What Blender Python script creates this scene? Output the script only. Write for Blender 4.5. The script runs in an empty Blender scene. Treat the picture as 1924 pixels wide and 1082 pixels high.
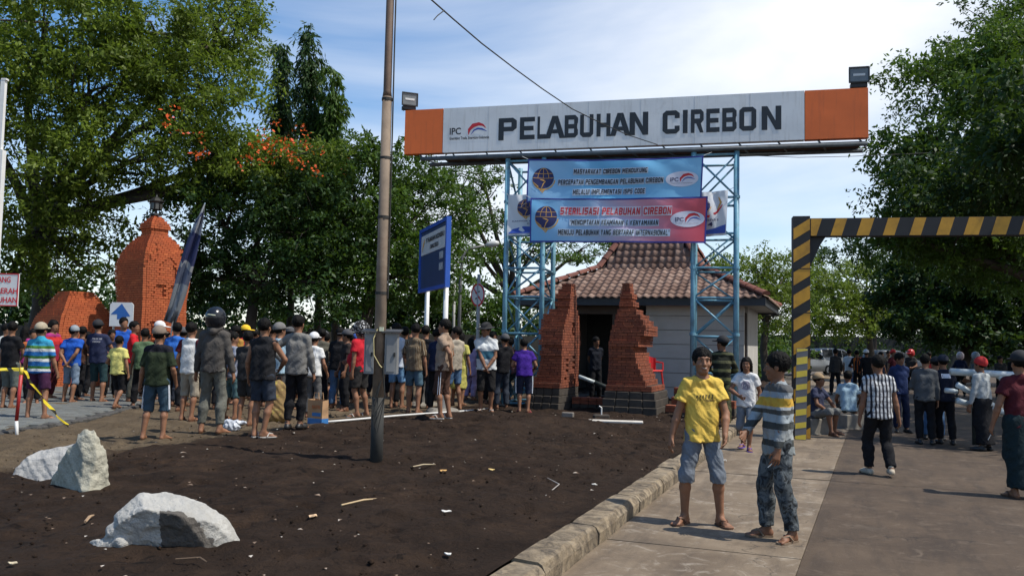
import bpy, math, random
import numpy as np
from mathutils import Vector, Matrix
random.seed(7); np.random.seed(7)
R = math.radians
scene = bpy.context.scene
C = scene.collection

# ------------------------------------------------------------ camera
CAM_Z = 1.70
FOC, CX, CY = 1600.0, 962.0, 541.0
PITCH, ROLL = math.atan(104 / 1600), R(1.15)
_f = Vector((0, math.cos(PITCH), math.sin(PITCH)))
_r0 = Vector((1, 0, 0)); _u0 = Vector((0, -math.sin(PITCH), math.cos(PITCH)))
_r = _r0 * math.cos(ROLL) + _u0 * math.sin(ROLL)
_u = _u0 * math.cos(ROLL) - _r0 * math.sin(ROLL)
cam = bpy.data.cameras.new('camera'); cam.sensor_width = 36; cam.lens = 36 * FOC / 1924
cam.clip_start = 0.05; cam.clip_end = 3000
camo = bpy.data.objects.new('camera', cam); C.objects.link(camo)
M = Matrix.Identity(4)
for i in range(3):
    M[i][0] = _r[i]; M[i][1] = _u[i]; M[i][2] = -_f[i]
M[2][3] = CAM_Z
camo.matrix_world = M
scene.camera = camo

# ------------------------------------------------------------ sky, sun, exposure
SUN_EL = R(60)
SUN_DIR = Vector((0.94 * math.cos(SUN_EL), -0.34 * math.cos(SUN_EL), math.sin(SUN_EL))).normalized()
world = bpy.data.worlds.new('World'); scene.world = world; world.use_nodes = True
nt = world.node_tree; N = nt.nodes; L = nt.links
bgn = N['Background']
sky = N.new('ShaderNodeTexSky'); sky.sky_type = 'NISHITA'; sky.sun_disc = False
sky.sun_elevation = SUN_EL; sky.sun_rotation = math.atan2(SUN_DIR.x, SUN_DIR.y)
sky.air_density = 1.0; sky.dust_density = 0.25; sky.ozone_density = 2.5
tc = N.new('ShaderNodeTexCoord')
mp = N.new('ShaderNodeMapping'); mp.inputs['Scale'].default_value = (1.0, 1.0, 2.6); mp.inputs['Location'].default_value = (0.55, 0.1, 0.35)
L.new(tc.outputs['Generated'], mp.inputs['Vector'])
no = N.new('ShaderNodeTexNoise'); no.inputs['Scale'].default_value = 1.5; no.inputs['Detail'].default_value = 7; no.inputs['Roughness'].default_value = 0.5
no.inputs['Distortion'].default_value = 0.5
L.new(mp.outputs[0], no.inputs['Vector'])
cr = N.new('ShaderNodeValToRGB'); cr.color_ramp.elements[0].position = 0.36; cr.color_ramp.elements[1].position = 0.70
cr.color_ramp.elements[0].color = (0, 0, 0, 1); cr.color_ramp.elements[1].color = (1, 1, 1, 1)
# the cloud bank thickens towards the right (south) side of the view and towards the horizon
dp = N.new('ShaderNodeVectorMath'); dp.operation = 'DOT_PRODUCT'; L.new(tc.outputs['Generated'], dp.inputs[0]); dp.inputs[1].default_value = (0.55, 0.10, -0.32)
ad = N.new('ShaderNodeMath'); ad.operation = 'MULTIPLY_ADD'; L.new(dp.outputs['Value'], ad.inputs[0]); ad.inputs[1].default_value = 0.62; L.new(no.outputs['Fac'], ad.inputs[2])
L.new(ad.outputs[0], cr.inputs[0])
mx = N.new('ShaderNodeMix'); mx.data_type = 'RGBA'
hs = N.new('ShaderNodeHueSaturation'); hs.inputs['Saturation'].default_value = 1.22; L.new(sky.outputs[0], hs.inputs['Color'])
L.new(cr.outputs[0], mx.inputs['Factor']); L.new(hs.outputs[0], mx.inputs['A'])
mx.inputs['B'].default_value = (6.3, 6.5, 6.8, 1)
L.new(mx.outputs['Result'], bgn.inputs['Color'])
bgn.inputs['Strength'].default_value = 0.135
sun = bpy.data.lights.new('sun', 'SUN'); sun.energy = 4.2; sun.angle = R(0.53); sun.color = (1.0, 0.95, 0.86)
suno = bpy.data.objects.new('sun', sun); C.objects.link(suno)
suno.rotation_euler = (-SUN_DIR).to_track_quat('-Z', 'Y').to_euler()
vs = scene.view_settings
vs.view_transform = 'Standard'; vs.look = 'None'; vs.exposure = 0.32; vs.gamma = 1.0; vs.use_curve_mapping = False
scene.render.engine = 'CYCLES'

# ------------------------------------------------------------ helpers
def ray(px, py):
    return _f + _r * ((px - CX) / FOC) + _u * ((CY - py) / FOC)
def U(px, py, Y):
    d = ray(px, py); t = Y / d.y
    return Vector((d.x * t, Y, CAM_Z + d.z * t))
def at_z(px, py, z):
    d = ray(px, py); t = (z - CAM_Z) / d.z
    return Vector((d.x * t, d.y * t, z))
def on_plane(px, py, p0, n):
    d = ray(px, py); o = Vector((0, 0, CAM_Z)); t = (Vector(p0) - o).dot(n) / d.dot(n)
    return o + d * t

def new_obj(name, mesh, parent=None):
    o = bpy.data.objects.new(name, mesh); C.objects.link(o)
    if parent is not None: o.parent = parent
    return o
def tag(o, label=None, cat=None, group=None, kind=None):
    if label: o['label'] = label
    if cat: o['category'] = cat
    if group: o['group'] = group
    if kind: o['kind'] = kind
    return o
def empty(name, loc=(0, 0, 0), rz=0, sc=1.0):
    o = new_obj(name, None); o.location = loc; o.rotation_euler = (0, 0, rz); o.scale = (sc, sc, sc)
    o.empty_display_size = 0.2
    return o

class MB:
    def __init__(s): s.v = []; s.f = []; s.m = []; s.mi = 0
    def add(s, vs, fs):
        b = len(s.v); s.v += [tuple(v) for v in vs]
        for f in fs: s.f.append(tuple(b + i for i in f)); s.m.append(s.mi)
        return s
    def box(s, c, size, rot=None):
        x, y, z = size[0] / 2, size[1] / 2, size[2] / 2
        vs = [Vector(p) for p in ((-x, -y, -z), (x, -y, -z), (x, y, -z), (-x, y, -z), (-x, -y, z), (x, -y, z), (x, y, z), (-x, y, z))]
        if rot is not None: vs = [rot @ p for p in vs]
        c = Vector(c)
        return s.add([p + c for p in vs], [(0, 3, 2, 1), (4, 5, 6, 7), (0, 1, 5, 4), (1, 2, 6, 5), (2, 3, 7, 6), (3, 0, 4, 7)])
    def bevbox(s, c, size, b, rot=None):
        # box with chamfered vertical + top edges (rounded outline)
        x, y, z = size[0] / 2, size[1] / 2, size[2] / 2
        o = [(-x + b, -y), (x - b, -y), (x, -y + b), (x, y - b), (x - b, y), (-x + b, y), (-x, y - b), (-x, -y + b)]
        k = [(px * (1 - b / x), py * (1 - b / y)) for px, py in o]
        vs = [Vector((p[0], p[1], -z)) for p in o] + [Vector((p[0], p[1], z - b)) for p in o] + [Vector((p[0], p[1], z)) for p in k]
        if rot is not None: vs = [rot @ p for p in vs]
        c = Vector(c); fs = [tuple(range(7, -1, -1)), tuple(range(16, 24))]
        for r in (0, 8):
            for i in range(8):
                j = (i + 1) % 8; fs.append((r + i, r + j, r + 8 + j, r + 8 + i))
        return s.add([p + c for p in vs], fs)
    def tube(s, pts, rad, n=8, cap=True):
        pts = [Vector(p) for p in pts]
        if not hasattr(rad, '__len__'): rad = [rad] * len(pts)
        vs = []; fs = []; up = None
        for i, p in enumerate(pts):
            t = (pts[min(i + 1, len(pts) - 1)] - pts[max(i - 1, 0)])
            t = t.normalized() if t.length > 1e-9 else Vector((0, 0, 1))
            if up is None: up = Vector((0, 0, 1)) if abs(t.z) < 0.9 else Vector((1, 0, 0))
            a = t.cross(up).normalized(); b = a.cross(t).normalized(); up = b
            for k in range(n):
                q = 2 * math.pi * k / n
                vs.append(p + (a * math.cos(q) + b * math.sin(q)) * rad[i])
        for i in range(len(pts) - 1):
            for k in range(n):
                k2 = (k + 1) % n
                fs.append((i * n + k, i * n + k2, (i + 1) * n + k2, (i + 1) * n + k))
        if cap:
            fs.append(tuple(range(n - 1, -1, -1))); e = (len(pts) - 1) * n
            fs.append(tuple(range(e, e + n)))
        return s.add(vs, fs)
    def prism(s, poly, thick, fr):
        # poly: 2D points (u,v); fr(u,v,w) -> world
        n = len(poly)
        vs = [fr(u, v, 0) for u, v in poly] + [fr(u, v, -thick) for u, v in poly]
        fs = [tuple(range(n)), tuple(range(2 * n - 1, n - 1, -1))]
        for i in range(n):
            j = (i + 1) % n; fs.append((j, i, n + i, n + j))
        return s.add(vs, fs)
    def lathe(s, prof, c, n=12):
        c = Vector(c); vs = []; fs = []
        for r, z in prof:
            for k in range(n):
                q = 2 * math.pi * k / n; vs.append(c + Vector((r * math.cos(q), r * math.sin(q), z)))
        for i in range(len(prof) - 1):
            for k in range(n):
                k2 = (k + 1) % n; fs.append((i * n + k, i * n + k2, (i + 1) * n + k2, (i + 1) * n + k))
        fs.append(tuple(range(n - 1, -1, -1))); e = (len(prof) - 1) * n; fs.append(tuple(range(e, e + n)))
        return s.add(vs, fs)
    def mesh(s, name, mats, smooth=False):
        me = bpy.data.meshes.new(name); me.from_pydata(s.v, [], s.f); me.update()
        for m in (mats if isinstance(mats, (list, tuple)) else [mats]): me.materials.append(m)
        if isinstance(mats, (list, tuple)) and len(mats) > 1: me.polygons.foreach_set('material_index', s.m)
        if smooth: me.polygons.foreach_set('use_smooth', [True] * len(s.f))
        return me
    def build(s, name, mats, parent=None, smooth=False):
        return new_obj(name, s.mesh(name, mats, smooth), parent)

def np_mesh(name, V, Q, mat, smooth=True):
    me = bpy.data.meshes.new(name); nv = len(V); nf = len(Q); k = Q.shape[1]
    me.vertices.add(nv); me.vertices.foreach_set('co', np.ascontiguousarray(V, 'f4').ravel())
    me.loops.add(nf * k); me.loops.foreach_set('vertex_index', np.ascontiguousarray(Q, 'i4').ravel())
    me.polygons.add(nf); me.polygons.foreach_set('loop_start', np.arange(0, nf * k, k, dtype='i4'))
    if smooth: me.polygons.foreach_set('use_smooth', np.ones(nf, bool))
    me.update(calc_edges=True)
    if mat is not None: me.materials.append(mat)
    return me

# ------------------------------------------------------------ materials
MATS = {}
def nodes_of(name):
    m = bpy.data.materials.new(name); m.use_nodes = True
    n = m.node_tree.nodes; l = m.node_tree.links
    return m, n, l, n['Principled BSDF']
def col4(c): return (c[0], c[1], c[2], 1)
def srgb(r, g, b):
    f = lambda c: ((c / 255 + 0.055) / 1.055) ** 2.4 if c > 10 else c / 255 / 12.92
    return (f(r), f(g), f(b))
def mixc(n, l, fac, a, b):
    m = n.new('ShaderNodeMix'); m.data_type = 'RGBA'
    for s, v in (('Factor', fac), ('A', a), ('B', b)):
        if isinstance(v, (tuple, list)): m.inputs[s].default_value = col4(v)
        elif isinstance(v, (int, float)): m.inputs[s].default_value = v
        else: l.new(v, m.inputs[s])
    return m.outputs['Result']
def math_n(n, l, op, a, b=None):
    m = n.new('ShaderNodeMath'); m.operation = op
    for i, v in enumerate((a, b)):
        if v is None: continue
        if isinstance(v, (int, float)): m.inputs[i].default_value = v
        else: l.new(v, m.inputs[i])
    return m.outputs[0]
def noise(n, l, scale, detail=4, rough=0.55, vec=None, dist=0):
    t = n.new('ShaderNodeTexNoise'); t.inputs['Scale'].default_value = scale; t.inputs['Detail'].default_value = detail
    t.inputs['Roughness'].default_value = rough; t.inputs['Distortion'].default_value = dist
    if vec is not None: l.new(vec, t.inputs['Vector'])
    return t.outputs['Fac']
def ramp(n, l, fac, stops, const=False):
    r = n.new('ShaderNodeValToRGB'); e = r.color_ramp
    if const: e.interpolation = 'CONSTANT'
    while len(e.elements) < len(stops): e.elements.new(0.5)
    for k, (p, c) in enumerate(stops):
        e.elements[k].position = p; e.elements[k].color = col4(c) if len(c) == 3 else c
    l.new(fac, r.inputs[0]); return r.outputs[0]
def objco(n): return n.new('ShaderNodeTexCoord').outputs['Object']
def geoco(n): return n.new('ShaderNodeNewGeometry').outputs['Position']
def bump(n, l, b, h, strength=0.3, dist=0.02):
    bn = n.new('ShaderNodeBump'); bn.inputs['Strength'].default_value = strength; bn.inputs['Distance'].default_value = dist
    l.new(h, bn.inputs['Height']); l.new(bn.outputs[0], b.inputs['Normal'])
def plain(name, c, rough=0.6, var=0.18, scale=6, metal=0, bmp=0.12, dirt=None, dirtamt=0.35, world_co=False):
    """painted / worn surface: colour with soft variation, dirt patches and fine relief"""
    key = ('plain', name)
    if key in MATS: return MATS[key]
    m, n, l, b = nodes_of(name)
    co = geoco(n) if world_co else objco(n)
    f = noise(n, l, scale, 6, 0.6, co)
    lo = tuple(x * (1 - var) for x in c); hi = tuple(min(1, x * (1 + var)) for x in c)
    colr = ramp(n, l, f, [(0.3, lo), (0.7, hi)])
    if dirt:
        g = noise(n, l, scale * 0.6, 8, 0.7, co, 0.6)
        k = ramp(n, l, g, [(0.48, (0, 0, 0)), (0.72, (dirtamt,) * 3)])
        colr = mixc(n, l, k, colr, dirt)
    l.new(colr, b.inputs['Base Color'])
    b.inputs['Roughness'].default_value = rough; b.inputs['Metallic'].default_value = metal
    if bmp: bump(n, l, b, noise(n, l, scale * 6, 4, 0.6, co), bmp, 0.01)
    MATS[key] = m; return m
# ------------------------------------------------------------ people: implicit bodies meshed with surface nets
def v3(*a): return np.array(a, float)
def nrm(a):
    a = np.asarray(a, float); return a / (np.linalg.norm(a) + 1e-12)
def rotz(v, a):
    c, s = math.cos(a), math.sin(a); return v3(v[0] * c - v[1] * s, v[0] * s + v[1] * c, v[2])

class Field:
    def __init__(s, lo, hi, h):
        s.h = h; s.lo = np.asarray(lo, float); s.n = np.ceil((np.asarray(hi) - s.lo) / h).astype(int) + 1
        s.D = np.full(s.n, 0.5, 'f4')
        s.ax = [(s.lo[i] + h * np.arange(s.n[i])).astype('f4') for i in range(3)]
    def sub(s, c0, c1):
        i0 = np.maximum(0, np.floor((c0 - s.lo) / s.h).astype(int)); i1 = np.minimum(s.n, np.ceil((c1 - s.lo) / s.h).astype(int) + 1)
        if (i1 <= i0).any(): return None
        sl = tuple(slice(a, b) for a, b in zip(i0, i1))
        return sl, s.ax[0][sl[0]][:, None, None], s.ax[1][sl[1]][None, :, None], s.ax[2][sl[2]][None, None, :]
    def put(s, sl, d, k):
        a = s.D[sl]
        if k > 0:
            hh = np.maximum(k - np.abs(a - d), 0) / k
            s.D[sl] = np.minimum(a, d) - hh * hh * k * 0.25
        else: s.D[sl] = np.minimum(a, d)
    def cap(s, a, b, ra, rb, k=0.02, fa=False, fb=False):
        a = np.asarray(a, float); b = np.asarray(b, float); rm = max(ra, rb) + k + 2 * s.h
        q = s.sub(np.minimum(a, b) - rm, np.maximum(a, b) + rm)
        if q is None: return
        sl, X, Y, Z = q; d = b - a; L2 = max(d @ d, 1e-9); Ln = math.sqrt(L2)
        x, y, z = X - a[0], Y - a[1], Z - a[2]
        t = (x * d[0] + y * d[1] + z * d[2]) / L2; tc_ = np.clip(t, 0, 1)
        dd = np.sqrt((x - tc_ * d[0]) ** 2 + (y - tc_ * d[1]) ** 2 + (z - tc_ * d[2]) ** 2) - (ra + tc_ * (rb - ra))
        if fb: dd = np.maximum(dd, (t - 1) * Ln)
        if fa: dd = np.maximum(dd, -t * Ln)
        s.put(sl, dd, k)
    def ell(s, c, r, k=0.02, M3=None):
        c = np.asarray(c, float); r = np.asarray(r, float); rm = r.max() + k + 2 * s.h
        q = s.sub(c - rm, c + rm)
        if q is None: return
        sl, X, Y, Z = q; x, y, z = X - c[0], Y - c[1], Z - c[2]
        if M3 is not None: x, y, z = [M3[0, i] * x + M3[1, i] * y + M3[2, i] * z for i in range(3)]
        k0 = np.sqrt((x / r[0]) ** 2 + (y / r[1]) ** 2 + (z / r[2]) ** 2); k1 = np.sqrt((x / r[0] ** 2) ** 2 + (y / r[1] ** 2) ** 2 + (z / r[2] ** 2) ** 2) + 1e-9
        s.put(sl, k0 * (k0 - 1) / k1, k)
    def cut(s, p, nn):
        # removes the half space on the side nn points to
        nn = nrm(nn)
        g = s.ax[0][:, None, None] * nn[0] + s.ax[1][None, :, None] * nn[1] + s.ax[2][None, None, :] * nn[2] - float(np.dot(p, nn))
        s.D = np.maximum(s.D, g.astype('f4'))
    def wrinkle(s, amp, fr, ph):
        X, Y, Z = s.ax[0][:, None, None], s.ax[1][None, :, None], s.ax[2][None, None, :]
        w = np.sin(X * fr * 1.3 + Z * fr * .9 + ph + 1.5 * np.sin(Y * fr * .8 + Z * fr * .4)) * np.sin(Z * fr * .7 - Y * fr + X * fr * .5 + ph * 2)
        s.D = s.D + (amp * w).astype('f4')
    def mesh(s, name, mat):
        D = s.D; nx, ny, nz = D.shape; S = D < 0
        def cn(A, i, j, k): return A[i:nx - 1 + i, j:ny - 1 + j, k:nz - 1 + k]
        cnt = np.zeros((nx - 1, ny - 1, nz - 1), 'u1')
        for i in (0, 1):
            for j in (0, 1):
                for k in (0, 1): cnt += cn(S, i, j, k)
        cell = (cnt > 0) & (cnt < 8); I = np.argwhere(cell)
        if len(I) == 0: return None
        cs = [(i, j, k) for i in (0, 1) for j in (0, 1) for k in (0, 1)]
        dv = {c: D[I[:, 0] + c[0], I[:, 1] + c[1], I[:, 2] + c[2]] for c in cs}
        P = np.zeros((len(I), 3)); W = np.zeros(len(I))
        for c in cs:
            for ax in range(3):
                if c[ax] == 0:
                    c2 = list(c); c2[ax] = 1; c2 = tuple(c2); a, b = dv[c], dv[c2]; m = (a < 0) != (b < 0)
                    t = np.where(m, a / np.where(m, a - b, 1), 0)
                    for q in range(3): P[:, q] += m * (c[q] + (t if q == ax else 0))
                    W += m
        V = s.lo + s.h * (I + P / W[:, None])
        vid = np.full(cell.shape, -1, 'i4'); vid[cell] = np.arange(len(I))
        F_ = []
        for ax in range(3):
            o = [i for i in range(3) if i != ax]; sl0 = [slice(None)] * 3; sl1 = [slice(None)] * 3
            sl0[ax] = slice(0, D.shape[ax] - 1); sl1[ax] = slice(1, D.shape[ax])
            for q in o: sl0[q] = slice(1, D.shape[q] - 1); sl1[q] = slice(1, D.shape[q] - 1)
            A, B = S[tuple(sl0)], S[tuple(sl1)]
            for mm, flip in ((A & ~B, False), (~A & B, True)):
                E = np.argwhere(mm)
                if len(E) == 0: continue
                for q in o: E[:, q] += 1
                def vv(du, dw):
                    e = E.copy(); e[:, o[0]] -= du; e[:, o[1]] -= dw; return vid[e[:, 0], e[:, 1], e[:, 2]]
                qd = np.stack([vv(1, 1), vv(0, 1), vv(0, 0), vv(1, 0)], 1)
                if (ax == 1) != flip: qd = qd[:, ::-1]
                F_.append(qd)
        return np_mesh(name, V, np.concatenate(F_), mat, True)

def ik(a, b, l1, l2, hint):
    d = b - a; L0 = np.linalg.norm(d); mx_ = (l1 + l2) * 0.998
    if L0 > mx_: b = a + d * (mx_ / L0); d = b - a; L0 = mx_
    u = d / L0; x = (l1 * l1 - l2 * l2 + L0 * L0) / (2 * L0); hgt = math.sqrt(max(l1 * l1 - x * x, 0))
    hh = np.asarray(hint, float); hh = hh - u * (hh @ u); hh = nrm(hh)
    return a + u * x + hh * hgt, b

def skin_mat(i):
    key = ('skin', i)
    if key in MATS: return MATS[key]
    base = [(.235, .112, .062), (.185, .085, .046), (.285, .145, .085), (.14, .066, .038)][i]
    m, n, l, b = nodes_of('skin')
    co = objco(n); f = noise(n, l, 9, 5, 0.6, co)
    l.new(ramp(n, l, f, [(0.3, tuple(c * .82 for c in base)), (0.7, tuple(c * 1.15 for c in base))]), b.inputs['Base Color'])
    b.inputs['Roughness'].default_value = 0.6; b.inputs['Specular IOR Level'].default_value = 0.35; b.inputs['Subsurface Weight'].default_value = 0.06
    b.inputs['Subsurface Radius'].default_value = (.02, .008, .004)
    bump(n, l, b, noise(n, l, 120, 3, 0.6, co), 0.12, 0.004)
    MATS[key] = m; return m
def hair_mat():
    if 'hair' in MATS: return MATS['hair']
    m, n, l, b = nodes_of('black_hair'); co = objco(n)
    f = noise(n, l, 60, 3, 0.6, co)
    l.new(ramp(n, l, f, [(0.3, (.002, .0018, .0016)), (0.75, (.0065, .0055, .0048))]), b.inputs['Base Color'])
    b.inputs['Roughness'].default_value = 0.7; b.inputs['Specular IOR Level'].default_value = 0.15; bump(n, l, b, f, 0.8, 0.012)
    MATS['hair'] = m; return m
def cloth(name, kind, *cols, **kw):
    """kind: plain | bands (z fractions) | vstripe | plaid | camo | batik | hoop"""
    key = ('cloth', name)
    if key in MATS: return MATS[key]
    m, n, l, b = nodes_of(name); co = objco(n)
    sp = n.new('ShaderNodeSeparateXYZ'); l.new(co, sp.inputs[0]); x, y, z = sp.outputs
    wob = noise(n, l, 5, 2, 0.5, co)
    if kind == 'plain': colr = cols[0]
    elif kind == 'bands':                       # cols: list of (z_from, colour) bottom to top
        zz = math_n(n, l, 'ADD', z, math_n(n, l, 'MULTIPLY', math_n(n, l, 'SUBTRACT', wob, 0.5), 0.03))
        f = math_n(n, l, 'DIVIDE', zz, 1.7)
        colr = ramp(n, l, f, [(max(0, p / 1.7), c) for p, c in cols[0]], True)
    elif kind == 'hoop':
        f = math_n(n, l, 'FRACT', math_n(n, l, 'MULTIPLY', z, kw.get('freq', 16)))
        colr = mixc(n, l, math_n(n, l, 'GREATER_THAN', f, kw.get('duty', .5)), cols[0], cols[1])
    elif kind == 'vstripe':
        at = math_n(n, l, 'ARCTAN2', y, x)
        f = math_n(n, l, 'FRACT', math_n(n, l, 'ADD', math_n(n, l, 'MULTIPLY', at, kw.get('freq', 4)), math_n(n, l, 'MULTIPLY', wob, .5)))
        colr = ramp(n, l, f, [(i / len(cols), c) for i, c in enumerate(cols)], True)
    elif kind == 'plaid':
        f1 = math_n(n, l, 'FRACT', math_n(n, l, 'ADD', math_n(n, l, 'MULTIPLY', x, 19), math_n(n, l, 'MULTIPLY', wob, .5)))
        f2 = math_n(n, l, 'FRACT', math_n(n, l, 'ADD', math_n(n, l, 'MULTIPLY', z, 13), math_n(n, l, 'MULTIPLY', wob, .5)))
        a1 = mixc(n, l, math_n(n, l, 'GREATER_THAN', f1, .58), cols[0], cols[1])
        a2 = math_n(n, l, 'GREATER_THAN', f2, .62)
        colr = mixc(n, l, math_n(n, l, 'MULTIPLY', a2, .38), a1, cols[1])
        a3 = math_n(n, l, 'LESS_THAN', f1, .08); colr = mixc(n, l, math_n(n, l, 'MULTIPLY', a3, .7), colr, cols[1])
    elif kind in ('camo', 'batik'):
        f = noise(n, l, kw.get('freq', 11), 3, 0.6, co, kw.get('dist', 1.2))
        k = len(cols); st = [0] + [0.40 + 0.2 * i / max(1, k - 2) for i in range(k - 1)]
        colr = ramp(n, l, f, list(zip(st, cols)), True)
        if kw.get('hoops'):
            g = math_n(n, l, 'FRACT', math_n(n, l, 'MULTIPLY', z, 6.5)); colr = mixc(n, l, math_n(n, l, 'GREATER_THAN', g, .62), colr, kw['hoops'])
    var = noise(n, l, 8, 5, 0.65, co)
    sh = ramp(n, l, var, [(0.25, (.78, .78, .78)), (0.75, (1.08, 1.08, 1.08))])
    mm = n.new('ShaderNodeMix'); mm.data_type = 'RGBA'; mm.blend_type = 'MULTIPLY'; mm.inputs['Factor'].default_value = 1
    if isinstance(colr, tuple): mm.inputs['A'].default_value = col4(colr)
    else: l.new(colr, mm.inputs['A'])
    l.new(sh, mm.inputs['B']); l.new(mm.outputs['Result'], b.inputs['Base Color'])
    b.inputs['Roughness'].default_value = 0.88; b.inputs['Specular IOR Level'].default_value = 0.2
    mpn = n.new('ShaderNodeMapping'); mpn.inputs['Scale'].default_value = (1, 1, .7); l.new(co, mpn.inputs[0])
    bump(n, l, b, math_n(n, l, 'ADD', noise(n, l, 11, 3, 0.55, mpn.outputs[0], 1.0), math_n(n, l, 'MULTIPLY', noise(n, l, 140, 2, 0.6, co), .10)), 0.65, 0.028)
    MATS[key] = m; return m

STAND = dict(pel=(0, 0, .918), lean=(0, 0), fl=(.10, 0, 0), fr=(-.10, .02, 0), tl=14, tr=-14, hl=(.235, -.04, .80), hr=(-.235, -.02, .80),
             el=(.5, 1, 0), er=(-.5, 1, 0), head=(0, 0), twist=0)
def P(**k):
    d = dict(STAND); d.update(k); return d
POSES = {
 'stand': P(), 'stand2': P(fl=(.13, -.06, 0), fr=(-.09, .05, 0), pel=(.01, 0, .912), hl=(.25, -.10, .83), hr=(-.26, .0, .80)),
 'behind': P(hl=(.03, .17, .90), hr=(-.05, .18, .92), el=(1, .6, 0), er=(-1, .6, 0)),
 'clasp': P(hl=(.03, -.19, .90), hr=(-.03, -.20, .88), el=(1, .35, 0), er=(-1, .35, 0), head=(0, .1)),
 'akimboR': P(hr=(-.19, .03, 1.0), er=(-1, .5, 0), hl=(.24, -.05, .82), fl=(.11, -.02, 0)),
 'akimboL': P(hl=(.19, .03, 1.0), el=(1, .5, 0), fl=(.13, .05, 0)),
 'front': P(hl=(.10, -.26, 1.05), hr=(-.10, -.25, 1.02), el=(1, .5, -.3), er=(-1, .5, -.3)),
 'frontL': P(hl=(.06, -.25, 1.02), el=(1, .6, -.3)), 'frontR': P(hr=(-.06, -.25, 1.02), er=(-1, .6, -.3)),
 'walk': P(fl=(.07, -.26, 0), fr=(-.09, .26, .05), pel=(0, 0, .87), hl=(.24, .12, .83), hr=(-.25, -.14, .84), lean=(0, -.05)),
 'lean': P(lean=(0, -.45), hl=(.16, -.42, .85), hr=(-.16, -.42, .85), pel=(0, .08, .89), head=(0, .3)),
 'sit': P(pel=(0, 0, .47), fl=(.16, -.42, 0), fr=(-.16, -.36, 0), lean=(0, -.22), hl=(.15, -.40, .52), hr=(-.12, -.38, .55), el=(1, .3, 0), er=(-1, .3, 0)),
}
_pc = [0]
def person(label, loc, scale, face, pose='stand', h=.016, skin=0, shirt=None, sleeve='short', pants=None, legs='short', hair='short',
           hat=None, hatmat=None, shoes='sandal', shoemat=None, wide=1.0, belly=0, hatyaw=0, hem=-.09, collar=None, group=None, extra=None, eyes=False, smile=False):
    _pc[0] += 1; ph = _pc[0] * 1.7
    near = h < .012; h = h * 1.22 if h < .008 else h * 1.42 if h < .012 else min(h * 1.7, .027)   # mesh cell no finer than a picture pixel needs
    p = dict(POSES[pose] if isinstance(pose, str) else pose)
    if isinstance(pose, str):                                  # nobody stands quite like the next one
        q_ = random.Random(_pc[0] * 13); p['head'] = (q_.uniform(-48, 48), q_.uniform(-.05, .25)); p['twist'] = q_.uniform(-14, 14); p['lean'] = (p['lean'][0] + q_.uniform(-.06, .06), p['lean'][1] + q_.uniform(-.08, .05))
        p['fl'] = (p['fl'][0] + q_.uniform(-.02, .07), p['fl'][1] + q_.uniform(-.09, .06), p['fl'][2]); p['fr'] = (p['fr'][0] - q_.uniform(-.02, .06), p['fr'][1] + q_.uniform(-.08, .07), p['fr'][2])
        if pose == 'stand': p['hl'] = (.23, q_.uniform(-.20, .03), q_.uniform(.79, .90)); p['hr'] = (-.23, q_.uniform(-.20, .03), q_.uniform(.79, .90))
    root = empty('person', loc, face, scale); tag(root, label, 'person', group)
    pel = v3(*p['pel']); d = nrm(v3(p['lean'][0], p['lean'][1], 1)); side = rotz(v3(1, 0, 0), R(p['twist'])); fwdv = nrm(np.cross(d, side))
    fwdv = fwdv if fwdv[1] < 0 else -fwdv
    chest, shb, neck = pel + d * .33, pel + d * .485, pel + d * .555
    waist = pel + d * .14
    hd = nrm(d * .6 + v3(0, 0, .6) + fwdv * .12)
    hc = neck + hd * .124
    w = wide; sh = {1: shb + side * .150 * w - d * .036, -1: shb - side * .150 * w - d * .036}
    hip = {1: pel + v3(.078 * w, 0, -.03), -1: pel + v3(-.078 * w, 0, -.03)}
    foot = {1: v3(*p['fl']), -1: v3(*p['fr'])}; toe = {1: R(p['tl']), -1: R(p['tr'])}
    hand = {1: v3(*p['hl']), -1: v3(*p['hr'])}; eh = {1: p['el'], -1: p['er']}
    ank, knee, elb, wri, fd = {}, {}, {}, {}, {}
    for s in (1, -1):
        fd[s] = rotz(v3(0, -1, 0), toe[s]); ank[s] = foot[s] + v3(0, 0, .095) + v3(0, .03, 0)
        knee[s], ank[s] = ik(hip[s], ank[s], .405, .40, fd[s] + v3(0, -.2, 0))
        elb[s], wri[s] = ik(sh[s] + v3(0, 0, -.01), hand[s], .285, .245, eh[s])
    pts = np.array([pel, hc, chest] + list(ank.values()) + list(elb.values()) + list(wri.values()) + list(knee.values()))
    lo, hi = pts.min(0) - .24, pts.max(0) + .24
    lo[2] = min(lo[2], foot[1][2], foot[-1][2]) if False else min(foot[1][2], foot[-1][2]) - .02; hi[2] = max(hi[2], hc[2] + .16)
    fr = max(.0082, .62 * h)                     # finger radius limited by the mesh resolution
    # head frame
    hy, hp = R(p['head'][0]), p['head'][1]
    Hf = rotz(rotz(v3(0, -1, 0), hy), 0); Hf = nrm(Hf + v3(0, 0, -math.tan(hp)) if abs(hp) > .001 else Hf); Hx = nrm(np.cross(Hf, v3(0, 0, 1))); Hx = Hx if True else Hx
    Hz = np.cross(Hx, Hf); Hx = -Hx; M3 = np.stack([-Hx if False else Hx, -Hf, Hz], 1)     # columns: x (left), back(+y), up
    if np.linalg.det(M3) < 0: M3[:, 0] *= -1
    HS = 1.10
    def hl(x, y, z): return hc + M3 @ (v3(x, y, z) * HS)
    def he(F_, c, r, k): F_.ell(c, np.array(r) * HS, k, M3)
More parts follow.
